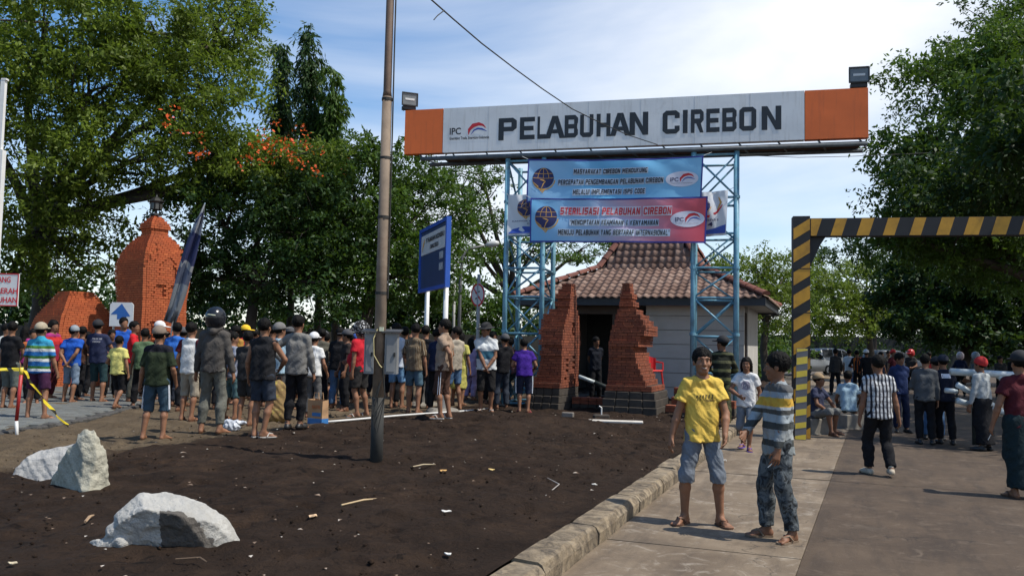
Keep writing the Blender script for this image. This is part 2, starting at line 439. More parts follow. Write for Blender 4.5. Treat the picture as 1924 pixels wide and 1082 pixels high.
    def head_prims(F_, fine):
        he(F_, hl(0, .012, .032), (.074, .092, .083), .03); he(F_, hl(0, -.018, -.035), (.060, .070, .082), .03)
        F_.cap(hl(-.018, -.058, -.095), hl(.018, -.058, -.095), .021, .021, .03)
        F_.cap(hl(0, -.086, .004), hl(0, -.103, -.030), .009, .0135, .012)
        for s in (1, -1):
            he(F_, hl(s * .074, .012, -.012), (.011, .020, .030), .008)
            F_.cap(hl(s * .012, -.081, .026), hl(s * .046, -.068, .026), .009, .009, .02)
            he(F_, hl(s * .040, -.062, -.030), (.020, .018, .018), .02)
            if fine: F_.cap(hl(s * .012, -.103, -.034), hl(s * .012, -.095, -.036), .0075, .0075, .008)
        F_.cap(hl(-.018, -.083, -.060), hl(.018, -.083, -.060), .0085, .0085, .008); F_.cap(hl(-.013, -.082, -.071), hl(.013, -.082, -.071), .009, .009, .008)
    B = Field(lo, hi, h)
    for s in (1, -1):
        B.cap(pel + side * s * .052 * w, waist + side * s * .046 * w, .090 * w, .080 * w, .05); B.cap(waist + side * s * .046 * w, chest + side * s * .062 * w, .080 * w, .092 * w, .05)
        B.cap(shb + d * .005, sh[s], .058, .050, .05); B.cap(sh[s], elb[s], .050 * w, .037, .03); B.cap(elb[s], elb[s] * .7 + wri[s] * .3, .036, .041, .015); B.cap(elb[s] * .7 + wri[s] * .3, wri[s], .040, .026, .015)
        B.cap(hip[s], knee[s], .076 * w, .051, .04); B.cap(knee[s], knee[s] * .68 + ank[s] * .32 + v3(0, .018, 0), .051, .055, .02)
        B.cap(knee[s] * .68 + ank[s] * .32 + v3(0, .018, 0), ank[s], .054, .035, .02)
        a = ank[s]; f0 = fd[s]; sd = np.cross(f0, v3(0, 0, 1)); base = a - v3(0, 0, .062)
        B.cap(a, base - f0 * .035 + v3(0, 0, .004), .034, .031, .02); B.cap(a + v3(0, 0, -.02), base + f0 * .13 + v3(0, 0, -.006), .034, .024, .02)
        B.cap(base - f0 * .02, base + f0 * .12 - v3(0, 0, .004), .031, .026, .02)
        for j, (o, tl_, tr_) in enumerate(((-.030, .185, .0135), (-.012, .186, .010), (.004, .179, .0095), (.018, .169, .009), (.031, .155, .009))):
            B.cap(base + f0 * .11 + sd * s * o * .8 - v3(0, 0, .006), base + f0 * tl_ + sd * s * o - v3(0, 0, .018), max(tr_, .6 * h) + .004, max(tr_, .6 * h), .008)
        # hand
        fdir = nrm(wri[s] - elb[s]); pn = nrm(v3(-s, 0, 0) + fdir * .01); pn = nrm(pn - fdir * (pn @ fdir)); sdv = nrm(np.cross(fdir, pn)) ; sdv = sdv if sdv[1] < 0 else -sdv
        for o in (-.020, .0, .020): B.cap(wri[s] + sdv * o * .5, wri[s] + fdir * .082 + sdv * o * 1.1, .020, .0165, .012)
        for j, (o, ln) in enumerate(((.032, .036), (.011, .041), (-.011, .038), (-.032, .030))):
            st = wri[s] + fdir * .082 + sdv * o; d1 = nrm(fdir + pn * .38 + sdv * o * 5); d2 = nrm(fdir * .75 + pn * .85 + sdv * o * 3)
            B.cap(st, st + d1 * ln, fr + .0008, fr, .004); B.cap(st + d1 * ln, st + d1 * ln + d2 * ln * .95, fr, fr * .85, .004)
        st = wri[s] + fdir * .022 + sdv * .028; d1 = nrm(fdir * .75 + sdv * .6 + pn * .25); d2 = nrm(fdir + pn * .35)
        B.cap(st, st + d1 * .045, fr + .004, fr + .001, .01); B.cap(st + d1 * .045, st + d1 * .045 + d2 * .035, fr + .001, fr * .9, .004)
    if belly: B.ell(waist + fwdv * (.05 + belly * .3), (.14 * w, .10 + belly, .15), .06)
    B.cap(neck - d * .05, hc - M3 @ v3(0, -.012, .05), .056, .050, .03)
    head_prims(B, near)
    bo = new_obj('body', B.mesh('body', skin_mat(skin)), root)
    # face details
    if eyes:
        for s in (1, -1):
            mb = MB(); mb.lathe([(.0005, -.0115), (.008, -.008), (.0112, 0), (.008, .008), (.0005, .0115)], (0, 0, 0), 10)
            q = hl(s * .0295, -.0755, .004); mb.v = [tuple(q + np.array(a_) * np.array((1.05, 1, .42))) for a_ in mb.v]
            e_ = mb.build('eye', plain('eye_white', (.26, .23, .21), .35, .02, bmp=0), root, True)
            mb = MB(); mb.lathe([(.0005, -.006), (.0045, -.004), (.0062, 0), (.0045, .004), (.0005, .006)], (0, 0, 0), 8)
            q2 = hl(s * .0295, -.0835, .004); mb.v = [tuple(q2 + np.array(a_)) for a_ in mb.v]; mb.build('iris', plain('dark_iris', (.012, .008, .006), .2, .02, bmp=0), e_, True)
            mb = MB(); mb.tube([hl(s * .012, -.0905, .0235), hl(s * .030, -.088, .029), hl(s * .047, -.076, .0235)], [.003, .0042, .002], 5); mb.build('eyebrow', hair_mat(), root)
        mb = MB(); mb.tube([hl(-.030 if smile else -.024, -.079, -.060), hl(-.014, -.0905, -.066), hl(0, -.0935, -.068), hl(.014, -.0905, -.066), hl(.030 if smile else .024, -.079, -.060)], [.002, .0045, .0055, .0045, .002], 6)
        li = mb.build('lips', plain('lip_skin', (.17, .06, .045), .45, .1, bmp=0), root, True)
        if smile:
            mb = MB(); mb.tube([hl(-.020, -.0855, -.0605), hl(-.010, -.0945, -.0630), hl(.010, -.0945, -.0630), hl(.020, -.0855, -.0605)], [.0015, .0032, .0032, .0015], 6)
            mb.build('teeth', plain('tooth_enamel', (.48, .44, .37), .3, .03, bmp=0), li, True)
    hh_ = max(.0085, min(h, .017))
    # hair
    if hair:
        G = Field(hc - .24, hc + .20, hh_)
        if hair == 'long':
            G = Field(hc - np.array((.24, .24, .36)), hc + .20, hh_)
        he(G, hl(0, .016, .036), (.086, .103, .096), .02)
        nn = M3 @ v3(0, -.76, -.65)
        if hair == 'long':
            he(G, hl(0, .03, -.02), (.095, .09, .12), .03)
        G.cut(hc + nn * .034, nn)
        if hair == 'long':
            for s in (1, -1): G.cap(hl(s * .055, .03, 0), hl(s * .075, .045, -.20), .042, .035, .03)
            G.cap(hl(0, .06, 0), hl(0, .075, -.22), .05, .05, .03)
        else: G.cut(hc - M3 @ v3(0, 0, .085), -(M3 @ v3(0, 0, 1)))
        G.wrinkle(.0065, 130, ph); G.wrinkle(.005, 210, ph + 1)
        m_ = G.mesh('hair', hair_mat())
        if m_: new_obj('hair', m_, root)
    if hat:
        HM = M3 @ np.array([[math.cos(hatyaw), -math.sin(hatyaw), 0], [math.sin(hatyaw), math.cos(hatyaw), 0], [0, 0, 1]])
        def hq(x, y, z): return hc + HM @ (v3(x, y, z) * HS)
        G = Field(hc - .28, hc + .26, min(hh_, .011))
        if hat == 'cap':
            G.ell(hq(0, .016, .045), np.array((.095, .112, .100)) * HS, .01, HM); G.cut(hq(0, 0, .028), HM @ v3(0, -.1, -1)); G.ell(hq(0, -.125, .040), np.array((.072, .085, .013)) * HS, .012, HM)
        elif hat == 'bucket':
            G.ell(hq(0, .012, .05), np.array((.097, .112, .095)) * HS, .01, HM); G.cut(hq(0, 0, .03), HM @ v3(0, 0, -1)); G.ell(hq(0, .01, .034), np.array((.155, .17, .017)) * HS, .02, HM)
        elif hat == 'beanie':
            G.ell(hq(0, .016, .045), np.array((.096, .113, .108)) * HS, .01, HM); G.cut(hq(0, 0, .01), HM @ v3(0, -.35, -1))
        elif hat == 'helmet':
            G.ell(hq(0, .012, .03), np.array((.128, .148, .140)) * HS, .01, HM); G.cut(hq(0, 0, -.07), HM @ v3(0, -.25, -1))
            G.ell(hq(0, .02, -.03), np.array((.122, .12, .10)) * HS, .02, HM); G.cut(hq(0, 0, -.115), HM @ v3(0, -.1, -1)); G.cut(hq(0, -.115, -.0), HM @ v3(0, -1, -1.0)); G.ell(hq(0, -.135, .045), np.array((.10, .05, .012)) * HS, .01, HM)
        m_ = G.mesh(hat, hatmat)
        if m_:
            ho = new_obj({'cap': 'cap', 'bucket': 'brimmed_hat', 'beanie': 'knit_cap', 'helmet': 'helmet'}[hat], m_, root)
            if hat == 'helmet' and extra != 'nodecal':
                mb = MB(); q = [hq(x * .05, .165 + (-.012 * abs(x)), .055 + .004 * x) for x in (-1, 0, 1)]
                mb.tube(q, .008, 5); mb.build('decal', plain('pale_decal', (.6, .62, .45), .4, .05, bmp=0), ho)
    # shirt
    if shirt is not None:
        G = Field(lo, hi, h); g = .016
        hemp = pel + d * hem
        for s in (1, -1):
            G.cap(hemp + side * s * .062 * w, waist + side * s * .054 * w, .124 * w, .102 * w + g * .3, .04, fa=True); G.cap(waist + side * s * .054 * w, chest + side * s * .062 * w, .102 * w + g * .3, .094 * w + g, .05)
            G.cap(shb + d * .006, sh[s], .060 + g * .5, .054 + g * .5, .05)
            if sleeve == 'short': G.cap(sh[s], sh[s] * .42 + elb[s] * .58, .055 + g * .5, .071 + g * .4, .025, fb=True)
            elif sleeve == 'half': G.cap(sh[s], sh[s] * .12 + elb[s] * .88, .056 + g * .5, .060 + g * .4, .025, fb=True)
            elif sleeve == 'long': G.cap(sh[s], elb[s], .056 + g * .5, .048 + g * .3, .025); G.cap(elb[s], elb[s] * .06 + wri[s] * .94, .052 + g * .2, .040, .02, fb=True)
            elif sleeve == 'none': pass
        if belly: G.ell(waist + fwdv * (.06 + belly * .3), (.155 * w, .115 + belly, .17), .06)
        if collar: G.cap(neck - d * .03, neck + d * .02, .074, .068, .01, fb=True)
        else:                                                  # crew neck opening
            q = neck + fwdv * .030 + d * .020; X, Y, Z = G.ax[0][:, None, None] - q[0], G.ax[1][None, :, None] - q[1], G.ax[2][None, None, :] - q[2]
            G.D = np.maximum(G.D, (.082 - np.sqrt(X * X + Y * Y + Z * Z)).astype('f4'))
        G.wrinkle(.007, 26, ph)
        if near: G.wrinkle(.0035, 58, ph + .7)
        so = new_obj('shirt', G.mesh('shirt', shirt), root)
        if extra == 'hood':
            mb = Field(neck - .25, neck + .25, max(h, .01))
            for s in (1, -1): mb.cap(neck + side * s * .085 - fwdv * .01, neck - fwdv * .085 - d * .045, .036, .052, .03)
            new_obj('hood', mb.mesh('hood', shirt), so)
    # legs
    if pants is not None:
        G = Field(lo, hi, h)
        for s in (1, -1):
            G.cap(pel + side * s * .050 * w + d * .05, hip[s], .094 * w, .094 * w, .04, fa=True)
            if legs == 'short': G.cap(hip[s], hip[s] * .12 + knee[s] * .88, .094 * w, .086 * w, .03, fb=True)
            elif legs == 'knee': G.cap(hip[s], knee[s], .094 * w, .074, .03); G.cap(knee[s], knee[s] * .84 + ank[s] * .16, .074, .077, .02, fb=True)
            elif legs == 'long': G.cap(hip[s], knee[s], .094 * w, .074, .03); G.cap(knee[s], knee[s] * .66 + ank[s] * .34 + v3(0, .014, 0), .074, .075, .02); G.cap(knee[s] * .66 + ank[s] * .34 + v3(0, .014, 0), ank[s] + (knee[s] - ank[s]) * .03, .078, .066, .03, fb=True)
            elif legs == 'slim': G.cap(hip[s], knee[s], .092 * w, .068, .03); G.cap(knee[s], knee[s] * .66 + ank[s] * .34 + v3(0, .016, 0), .072, .074, .02); G.cap(knee[s] * .66 + ank[s] * .34 + v3(0, .016, 0), ank[s] + (knee[s] - ank[s]) * .10, .072, .054, .03, fb=True)
        if legs in ('sarong', 'skirt'):
            zz = min(foot[1][2], foot[-1][2]) + (.12 if legs == 'sarong' else .40); mid = (ank[1] + ank[-1]) / 2; mid[2] = zz
            for s in (1, -1):
                G.cap(pel + side * s * .05, mid + side * s * .05, .105 * w, .135, .06, fb=True); G.cap(hip[s], knee[s], .11 * w, .09, .06)
        G.wrinkle(.008, 23, ph + 2)
        if near: G.wrinkle(.0035, 60, ph + 1.1)
        new_obj('skirt' if legs == 'skirt' else 'sarong' if legs == 'sarong' else 'shorts' if legs in ('short', 'knee') else 'trousers', G.mesh('pants', pants), root)
    # footwear
    for s in (1, -1):
        f0 = fd[s]; sd = np.cross(f0, v3(0, 0, 1)); base = ank[s] - v3(0, 0, .095)
        if shoes == 'sandal':
            out = [(-.068, 0), (-.05, .033), (0, .037), (.06, .040), (.12, .049), (.17, .045), (.195, .022), (.20, 0)]
            poly = out + [(a_, -b_) for a_, b_ in out[-2:0:-1]]
            mb = MB(); mb.prism(poly[::-1], .016, lambda u, v, ww: base + f0 * u + sd * v + v3(0, 0, .017 + ww))
            o_ = mb.build('sandal', shoemat or plain('brown_sandal', (.07, .035, .02), .7, .2), root)
            mb = MB(); mb.tube([base + f0 * .045 + sd * .046 + v3(0, 0, .02), base + f0 * .08 + sd * .028 + v3(0, 0, .066), base + f0 * .135 + sd * -.008 * s + v3(0, 0, .052),
                                base + f0 * .08 - sd * .028 + v3(0, 0, .066), base + f0 * .045 - sd * .046 + v3(0, 0, .02)], .009, 5)
            mb.build('strap', shoemat or plain('brown_sandal', (.07, .035, .02), .7, .2), o_)
        elif shoes == 'shoe':
            G = Field(base - .14, base + .27, max(.009, min(h, .012))); G = Field(np.array([base[0] - .25, base[1] - .25, base[2] - .01]), np.array([base[0] + .25, base[1] + .25, base[2] + .16]), max(.009, min(h, .012)))
            G.cap(base - f0 * .035 + v3(0, 0, .035), base + f0 * .11 + v3(0, 0, .03), .045, .046, .02); G.cap(base + f0 * .1 + v3(0, 0, .028), base + f0 * .175 + v3(0, 0, .022), .046, .036, .02)
            G.cap(base + v3(0, 0, .04), base + v3(0, 0, .10), .042, .040, .02); G.cut(base + v3(0, 0, .001), v3(0, 0, -1))
            new_obj('shoe', G.mesh('shoe', shoemat or plain('black_shoe', (.015, .014, .013), .5, .2)), root)
    root['_wl'] = [float(x) for x in wri[1]]; root['_wr'] = [float(x) for x in wri[-1]]
    return root
# ------------------------------------------------------------ ground, road, kerb, pavement
TH = R(21.3)
E1 = Vector((math.cos(TH), -math.sin(TH), 0)); E2 = Vector((math.sin(TH), math.cos(TH), 0))
K0 = Vector((0.38, 6.39, 0))
def KS(u, s, z=0): return K0 + E1 * u + E2 * s + Vector((0, 0, z))
def sstep(t): t = np.clip(t, 0, 1); return t * t * (3 - 2 * t)
_perm = np.random.RandomState(3).rand(256, 256)
def vnoise(x, y):
    x = np.asarray(x, float); y = np.asarray(y, float); xi = np.floor(x).astype(int); yi = np.floor(y).astype(int); fx = sstep(x - xi); fy = sstep(y - yi)
    g = lambda a, b: _perm[a & 255, b & 255]
    return (g(xi, yi) * (1 - fx) + g(xi + 1, yi) * fx) * (1 - fy) + (g(xi, yi + 1) * (1 - fx) + g(xi + 1, yi + 1) * fx) * fy
def gz(x, y):
    """height of the earth left of the kerb, 0 on the road"""
    q = -((np.asarray(x) - K0.x) * E1.x + (np.asarray(y) - K0.y) * E1.y)
    ga = lambda cx, cy, sx, sy: np.exp(-((x - cx) / sx) ** 2 - ((y - cy) / sy) ** 2)
    z = .13 + .09 * sstep(q / 2.0) + .13 * ga(-.1, 15.6, 1.7, 1.3) + .07 * ga(-3.4, 12.8, 1.6, 1.6) + .05 * ga(1.2, 12.3, 1.0, 1.5)
    return np.where(q > 0.02, z, 0.0)
def on_ground(px, py):
    z = .2
    for _ in range(12):
        p = at_z(px, py, z); z = float(gz(p.x, p.y))
    return at_z(px, py, z)

def soil_material():
    m, n, l, b = nodes_of('dark_soil'); co = geoco(n)
    sp = n.new('ShaderNodeSeparateXYZ'); l.new(co, sp.inputs[0])
    f = noise(n, l, 2.2, 8, 0.65, co); g = noise(n, l, 14, 6, 0.7, co)
    dark = ramp(n, l, f, [(0.25, (.0115, .0074, .0052)), (0.5, (.029, .0180, .0120)), (0.75, (.066, .041, .026))])
    dark = mixc(n, l, ramp(n, l, g, [(.55, (0, 0, 0)), (.8, (.55, .55, .55))]), dark, (.055, .034, .023))
    dark = mixc(n, l, ramp(n, l, noise(n, l, .55, 5, .6, co, .6), [(.42, (0, 0, 0)), (.62, (.65, .65, .65))]), dark, (.040, .026, .018))
    dark = mixc(n, l, ramp(n, l, noise(n, l, 5.5, 7, .7, co, 1.2), [(.56, (0, 0, 0)), (.66, (.8, .8, .8))]), dark, (.0065, .0048, .0038))
    tan = ramp(n, l, f, [(0.3, (.085, .062, .040)), (0.7, (.17, .128, .082))])
    tan = mixc(n, l, ramp(n, l, g, [(.5, (0, 0, 0)), (.75, (.6, .6, .6))]), tan, (.045, .032, .022))
    # sandy strip lies left of a ragged line from the front left to the blue board
    ln = math_n(n, l, 'ADD', math_n(n, l, 'MULTIPLY', sp.outputs[0], -0.93), math_n(n, l, 'MULTIPLY', sp.outputs[1], 0.36))
    rag = math_n(n, l, 'ADD', ln, math_n(n, l, 'MULTIPLY', math_n(n, l, 'SUBTRACT', noise(n, l, .9, 5, .6, co), .5), 1.6))
    k = ramp(n, l, math_n(n, l, 'DIVIDE', rag, 12.0), [(.685, (0, 0, 0)), (.715, (1, 1, 1))])
    l.new(mixc(n, l, k, dark, tan), b.inputs['Base Color'])
    b.inputs['Roughness'].default_value = 0.95; b.inputs['Specular IOR Level'].default_value = 0.12
    bump(n, l, b, math_n(n, l, 'ADD', noise(n, l, 9, 9, 0.72, co, .3), math_n(n, l, 'MULTIPLY', noise(n, l, 34, 6, .7, co), .4)), 1.0, 0.075)
    return m
def concrete_material(name='worn_concrete', k=(.84, .80, .75)):
    m, n, l, b = nodes_of(name); co = geoco(n)
    mp_ = n.new('ShaderNodeMapping'); mp_.inputs['Rotation'].default_value = (0, 0, TH); l.new(co, mp_.inputs[0])
    mp2 = n.new('ShaderNodeMapping'); mp2.inputs['Scale'].default_value = (2.2, .35, 1); l.new(mp_.outputs[0], mp2.inputs[0])
    f = noise(n, l, 1.1, 8, 0.65, co, .5); g = noise(n, l, 1.6, 6, 0.7, mp2.outputs[0], .4); hgh = noise(n, l, 30, 5, .7, co)
    c = ramp(n, l, f, [(0.25, (.095, .068, .045)), (0.5, (.19, .148, .103)), (0.75, (.30, .245, .18))])
    c = mixc(n, l, ramp(n, l, g, [(.48, (0, 0, 0)), (.75, (.85, .85, .85))]), c, (.068, .052, .039))
    c = mixc(n, l, ramp(n, l, noise(n, l, 3.3, 9, .75, co, 1.0), [(.54, (0, 0, 0)), (.68, (.7, .7, .7))]), c, (.40, .36, .30))
    c = mixc(n, l, ramp(n, l, hgh, [(.55, (0, 0, 0)), (.8, (.5, .5, .5))]), c, (.07, .058, .048))
    vo = n.new('ShaderNodeTexVoronoi'); vo.feature = 'DISTANCE_TO_EDGE'; vo.inputs['Scale'].default_value = .33
    wv = n.new('ShaderNodeVectorMath'); wv.operation = 'ADD'; nz_ = n.new('ShaderNodeTexNoise'); nz_.inputs['Scale'].default_value = 1.8; nz_.inputs['Detail'].default_value = 6; l.new(co, nz_.inputs['Vector']); l.new(co, wv.inputs[0]); l.new(nz_.outputs['Color'], wv.inputs[1]); l.new(wv.outputs[0], vo.inputs['Vector'])
    c = mixc(n, l, ramp(n, l, vo.outputs['Distance'], [(.0, (.75, .75, .75)), (.0035, (0, 0, 0))]), c, (.035, .028, .022))
    oil = noise(n, l, .75, 4, .5, co, .3); c = mixc(n, l, ramp(n, l, oil, [(.60, (0, 0, 0)), (.72, (.6, .6, .6))]), c, (.05, .040, .031))
    mk = n.new('ShaderNodeMix'); mk.data_type = 'RGBA'; mk.blend_type = 'MULTIPLY'; mk.inputs['Factor'].default_value = 1; l.new(c, mk.inputs['A']); mk.inputs['B'].default_value = col4(k); c = mk.outputs['Result']
    l.new(c, b.inputs['Base Color']); b.inputs['Roughness'].default_value = 0.86
    bump(n, l, b, noise(n, l, 45, 6, 0.7, co), 0.35, 0.012)
    return m
soil_m = soil_material(); conc_m = concrete_material(); lane_m = concrete_material('brown_dusty_lane', (.33, .272, .222))

# far ground sheet out to the horizon
def far_ground():
    m, n, l, b = nodes_of('dusty_ground'); co = geoco(n)
    f = noise(n, l, .4, 8, 0.6, co)
    l.new(ramp(n, l, f, [(.3, (.05, .042, .034)), (.7, (.12, .10, .08))]), b.inputs['Base Color']); b.inputs['Roughness'].default_value = .95
    mb = MB(); S = 900; mb.add([(-S, -60, -.07), (S, -60, -.07), (S, 1400, -.07), (-S, 1400, -.07)], [(0, 1, 2, 3)])
    tag(mb.build('ground', m), kind='structure')
far_ground()
def soil():
    qs = np.concatenate([np.linspace(.27, 9, 190), np.linspace(9.15, 30, 40)]); ss = np.concatenate([np.linspace(-4.5, 14, 320), np.linspace(14.2, 34, 50)])
    Q, S = np.meshgrid(qs, ss, indexing='ij')
    X = K0.x - Q * E1.x + S * E2.x; Y = K0.y - Q * E1.y + S * E2.y
    Z = gz(X, Y) + .060 * (vnoise(X * 1.7, Y * 1.7) - .5) + (.10 * (vnoise(X * 2.6 + 3, Y * 2.6) - .5) + .07 * (vnoise(X * 7, Y * 7) - .5)) * np.exp(-((X - .6) / 3.2) ** 2 - ((Y - 14) / 3.4) ** 2) + .050 * (vnoise(X * 4.3, Y * 4.3) - .5) + .030 * (vnoise(X * 12, Y * 12) - .5)
    Z += .05 * np.maximum(0, vnoise(X * 3.1 + 7, Y * 3.1) - .72) * 2
    rs = np.random.RandomState(21)                              # trodden footprints with pushed-up rims
    for _ in range(170):
        q0, s0, an = rs.uniform(.6, 8.5), rs.uniform(-4, 12.5), rs.uniform(0, 3.14); fx, fy = K0.x - q0 * E1.x + s0 * E2.x, K0.y - q0 * E1.y + s0 * E2.y
        m_ = (np.abs(X - fx) < .4) & (np.abs(Y - fy) < .4); dx, dy = X[m_] - fx, Y[m_] - fy; a_, b_2 = (dx * math.cos(an) + dy * math.sin(an)) / .15, (-dx * math.sin(an) + dy * math.cos(an)) / .062; rr = np.sqrt(a_ ** 2 + b_2 ** 2)
        Z[m_] += -.030 * np.exp(-(rr / .85) ** 4) + .014 * np.exp(-((rr - 1.35) / .35) ** 2)
    edge = sstep((Q - .27) / .5); Z = Z * edge + (1 - edge) * (.150 + .012 * (vnoise(X * 6, Y * 6) - .5))
    V = np.stack([X, Y, Z], -1).reshape(-1, 3); a, b_ = Q.shape
    I = np.arange(a * b_).reshape(a, b_); F_ = np.stack([I[:-1, :-1], I[:-1, 1:], I[1:, 1:], I[1:, :-1]], -1).reshape(-1, 4)
    tag(new_obj('soil', np_mesh('soil', V, F_, soil_m)), kind='structure')
soil()
def road():
    root = empty('road'); tag(root, kind='structure')
    mb = MB(); q = [KS(-.05, -12, -.035), KS(26, -12, -.035), KS(26, 75, -.035), KS(-.05, 75, -.035)]; mb.add(q, [(0, 1, 2, 3)])
    mb.build('joint_bed', plain('joint_grit', (.07, .06, .05), .95), root)
    us = [0.0, 1.80, 5.4, 8.7, 12.2, 26]; ss = [-12, -6.6, -1.9, 1.35, 5.9, 10.3, 15.2, 20, 25, 32, 40, 75]
    for i in range(len(us) - 1):
        for j in range(len(ss) - 1):
            u0, u1, s0, s1 = us[i] + .003, us[i + 1] - .003, ss[j] + .005, ss[j + 1] - .005
            dz = random.uniform(-.004, .003); t = [random.uniform(-.002, .002) for _ in range(4)]
            sk = lambda u, s: (u + (.034 * (s - 6) if abs(u) > .1 else 0), s)      # the lane seam runs slightly askew to the kerb
            c = [sk(u0, s0), sk(u1, s0), sk(u1, s1), sk(u0, s1)]
            mb = MB(); mb.add([KS(u, s, dz + e) for (u, s), e in zip(c, t)] + [KS(u, s, -.05) for u, s in c], [(0, 1, 2, 3), (0, 4, 5, 1), (1, 5, 6, 2), (2, 6, 7, 3), (3, 7, 4, 0)])
            mb.build('slab', conc_m if i == 0 else lane_m, root)
road()
def kerb():
    m, n, l, b = nodes_of('kerb_concrete'); co = geoco(n)
    f = noise(n, l, 3, 8, .7, co, .6); c = ramp(n, l, f, [(.25, (.14, .10, .058)), (.5, (.27, .21, .135)), (.8, (.40, .33, .235))])
    geo = n.new('ShaderNodeNewGeometry'); spn = n.new('ShaderNodeSeparateXYZ'); l.new(geo.outputs['Normal'], spn.inputs[0])
    c = mixc(n, l, ramp(n, l, noise(n, l, 5, 8, .75, co, .8), [(.42, (0, 0, 0)), (.6, (.85, .85, .85))]), c, (.045, .034, .025))
    l.new(c, b.inputs['Base Color']); b.inputs['Roughness'].default_value = .92; bump(n, l, b, noise(n, l, 26, 7, .75, co), .8, .03)
    root = empty('kerb'); tag(root, kind='structure')
    s = -6.0; rnd = random.Random(5)
    while s < 15.5:
        L_ = rnd.uniform(.62, .95); g = rnd.uniform(.008, .02); w = .27; hh = .165 + rnd.uniform(-.012, .012); tilt = rnd.uniform(-.012, .012)
        prof = [(0, -.04), (.004, .095), (-.022, hh - .022), (-.05, hh - .004), (-w + .02, hh), (-w, hh - .02), (-w, -.04)]
        mb = MB(); vs_ = []; nS = 6
        for k in range(nS):
            ss_ = s + (L_ - g) * k / (nS - 1)
            for u, z in prof:
                jit = .010 * (float(vnoise(ss_ * 7 + u * 9, z * 30 + s)) - .5) * 2
                end = .008 if k in (0, nS - 1) else 0
                vs_.append(KS(u + tilt - (end if u > -.1 else 0) + (jit if z > 0 else 0), ss_, z + (jit * .7 if z > .05 else 0) - end))
        fs = []; npf = len(prof)
        for k in range(nS - 1):
            for i in range(npf):
                j = (i + 1) % npf; fs.append((k * npf + i, k * npf + j, (k + 1) * npf + j, (k + 1) * npf + i))
        fs.append(tuple(range(npf - 1, -1, -1))); fs.append(tuple(range((nS - 1) * npf, nS * npf)))
        mb.add(vs_, [f[::-1] for f in fs]); mb.build('kerb_stone', m, root, False); s += L_
kerb()
def pavement():
    root = empty('pavement'); tag(root, kind='structure')
    pm = plain('grey_paver', (.115, .12, .112), .9, .3, 3, dirt=(.06, .05, .04), dirtamt=.7, world_co=True)
    mb = MB(); pts = [(-7.55, 12.4), (-7.35, 14.6), (-8.0, 19.6), (-8.8, 24), (-24, 24), (-24, 12.4)]
    mb.add([(x, y, .215) for x, y in pts], [tuple(range(6))]); mb.build('bedding', plain('paver_joint', (.035, .03, .025), .95), root)
    w, d_, g = .24, .24, .014
    unit = MB(); unit.bevbox((0, 0, 0), (w - g, d_ - g, .05), .012); me = unit.mesh('paver', pm)
    items = []
    for j in range(48):
        y = 12.5 + j * d_
        xe = np.interp(y, [12.4, 14.6, 19.6, 24], [-7.55, -7.35, -8.0, -8.8]) - .15
        for i in range(44):
            x = xe - w * (i + (.5 if j % 2 else 0)) - w / 2
            if x / y < -.66: continue
            items.append((x, y, .222 + random.uniform(-.004, .005)))
    items.sort(key=lambda p: p[0] ** 2 + p[1] ** 2)
    for x, y, z in items[:290]:
        o = new_obj('paver', me, root); o.location = (x, y, z); o.rotation_euler = (random.uniform(-.012, .012), random.uniform(-.012, .012), random.uniform(-.02, .02))
    mb = MB()
    for x, y, z in items[290:]: mb.box((x, y, z), (w - g, d_ - g, .05))
    tag(mb.build('paver_field', pm, root), kind='stuff')
    em = plain('dark_edging_stone', (.055, .052, .048), .95, .35, 4, world_co=True)
    y = 12.4
    while y < 23.5:
        x = np.interp(y, [12.4, 14.6, 19.6, 24], [-7.55, -7.35, -8.0, -8.8]); L_ = random.uniform(.15, .24)
        mb = MB(); mb.bevbox((0, 0, 0), (.16, L_ - .02, .13), .022); o = mb.build('edging_stone', em, root); o.location = (x, y, .19 + random.uniform(-.01, .02)); o.rotation_euler = (0, random.uniform(-.1, .1), random.uniform(-.12, .12))
        y += L_
pavement()
# ------------------------------------------------------------ lettering
def text_poly(body, bold=0.0, shear=0.0):
    cu = bpy.data.curves.new('txt', 'FONT'); cu.body = body; cu.size = 1.0; cu.offset = bold; cu.shear = shear; cu.resolution_u = 3
    o = bpy.data.objects.new('txt', cu); C.objects.link(o); bpy.context.view_layer.update()
    me = bpy.data.meshes.new_from_object(o.evaluated_get(bpy.context.evaluated_depsgraph_get()))
    V = np.array([v.co[:2] for v in me.vertices]); F_ = [tuple(p.vertices) for p in me.polygons]
    bpy.data.objects.remove(o); bpy.data.curves.remove(cu); bpy.data.meshes.remove(me)
    return V, F_
def put_text(name, body, mat, parent, fr, u0, u1, v0, v1, bold=0.0, shear=0.0, w=.004):
    """lettering stretched into the rectangle u0..u1, v0..v1 of the surface fr(u, v, w)"""
    V, F_ = text_poly(body, bold, shear)
    lo, hi = V.min(0), V.max(0); q = (V - lo) / (hi - lo)
    mb = MB(); mb.add([fr(u0 + a * (u1 - u0), v0 + b * (v1 - v0), w) for a, b in q], F_)
    me = mb.mesh(name, mat)
    return new_obj(name, me, parent)
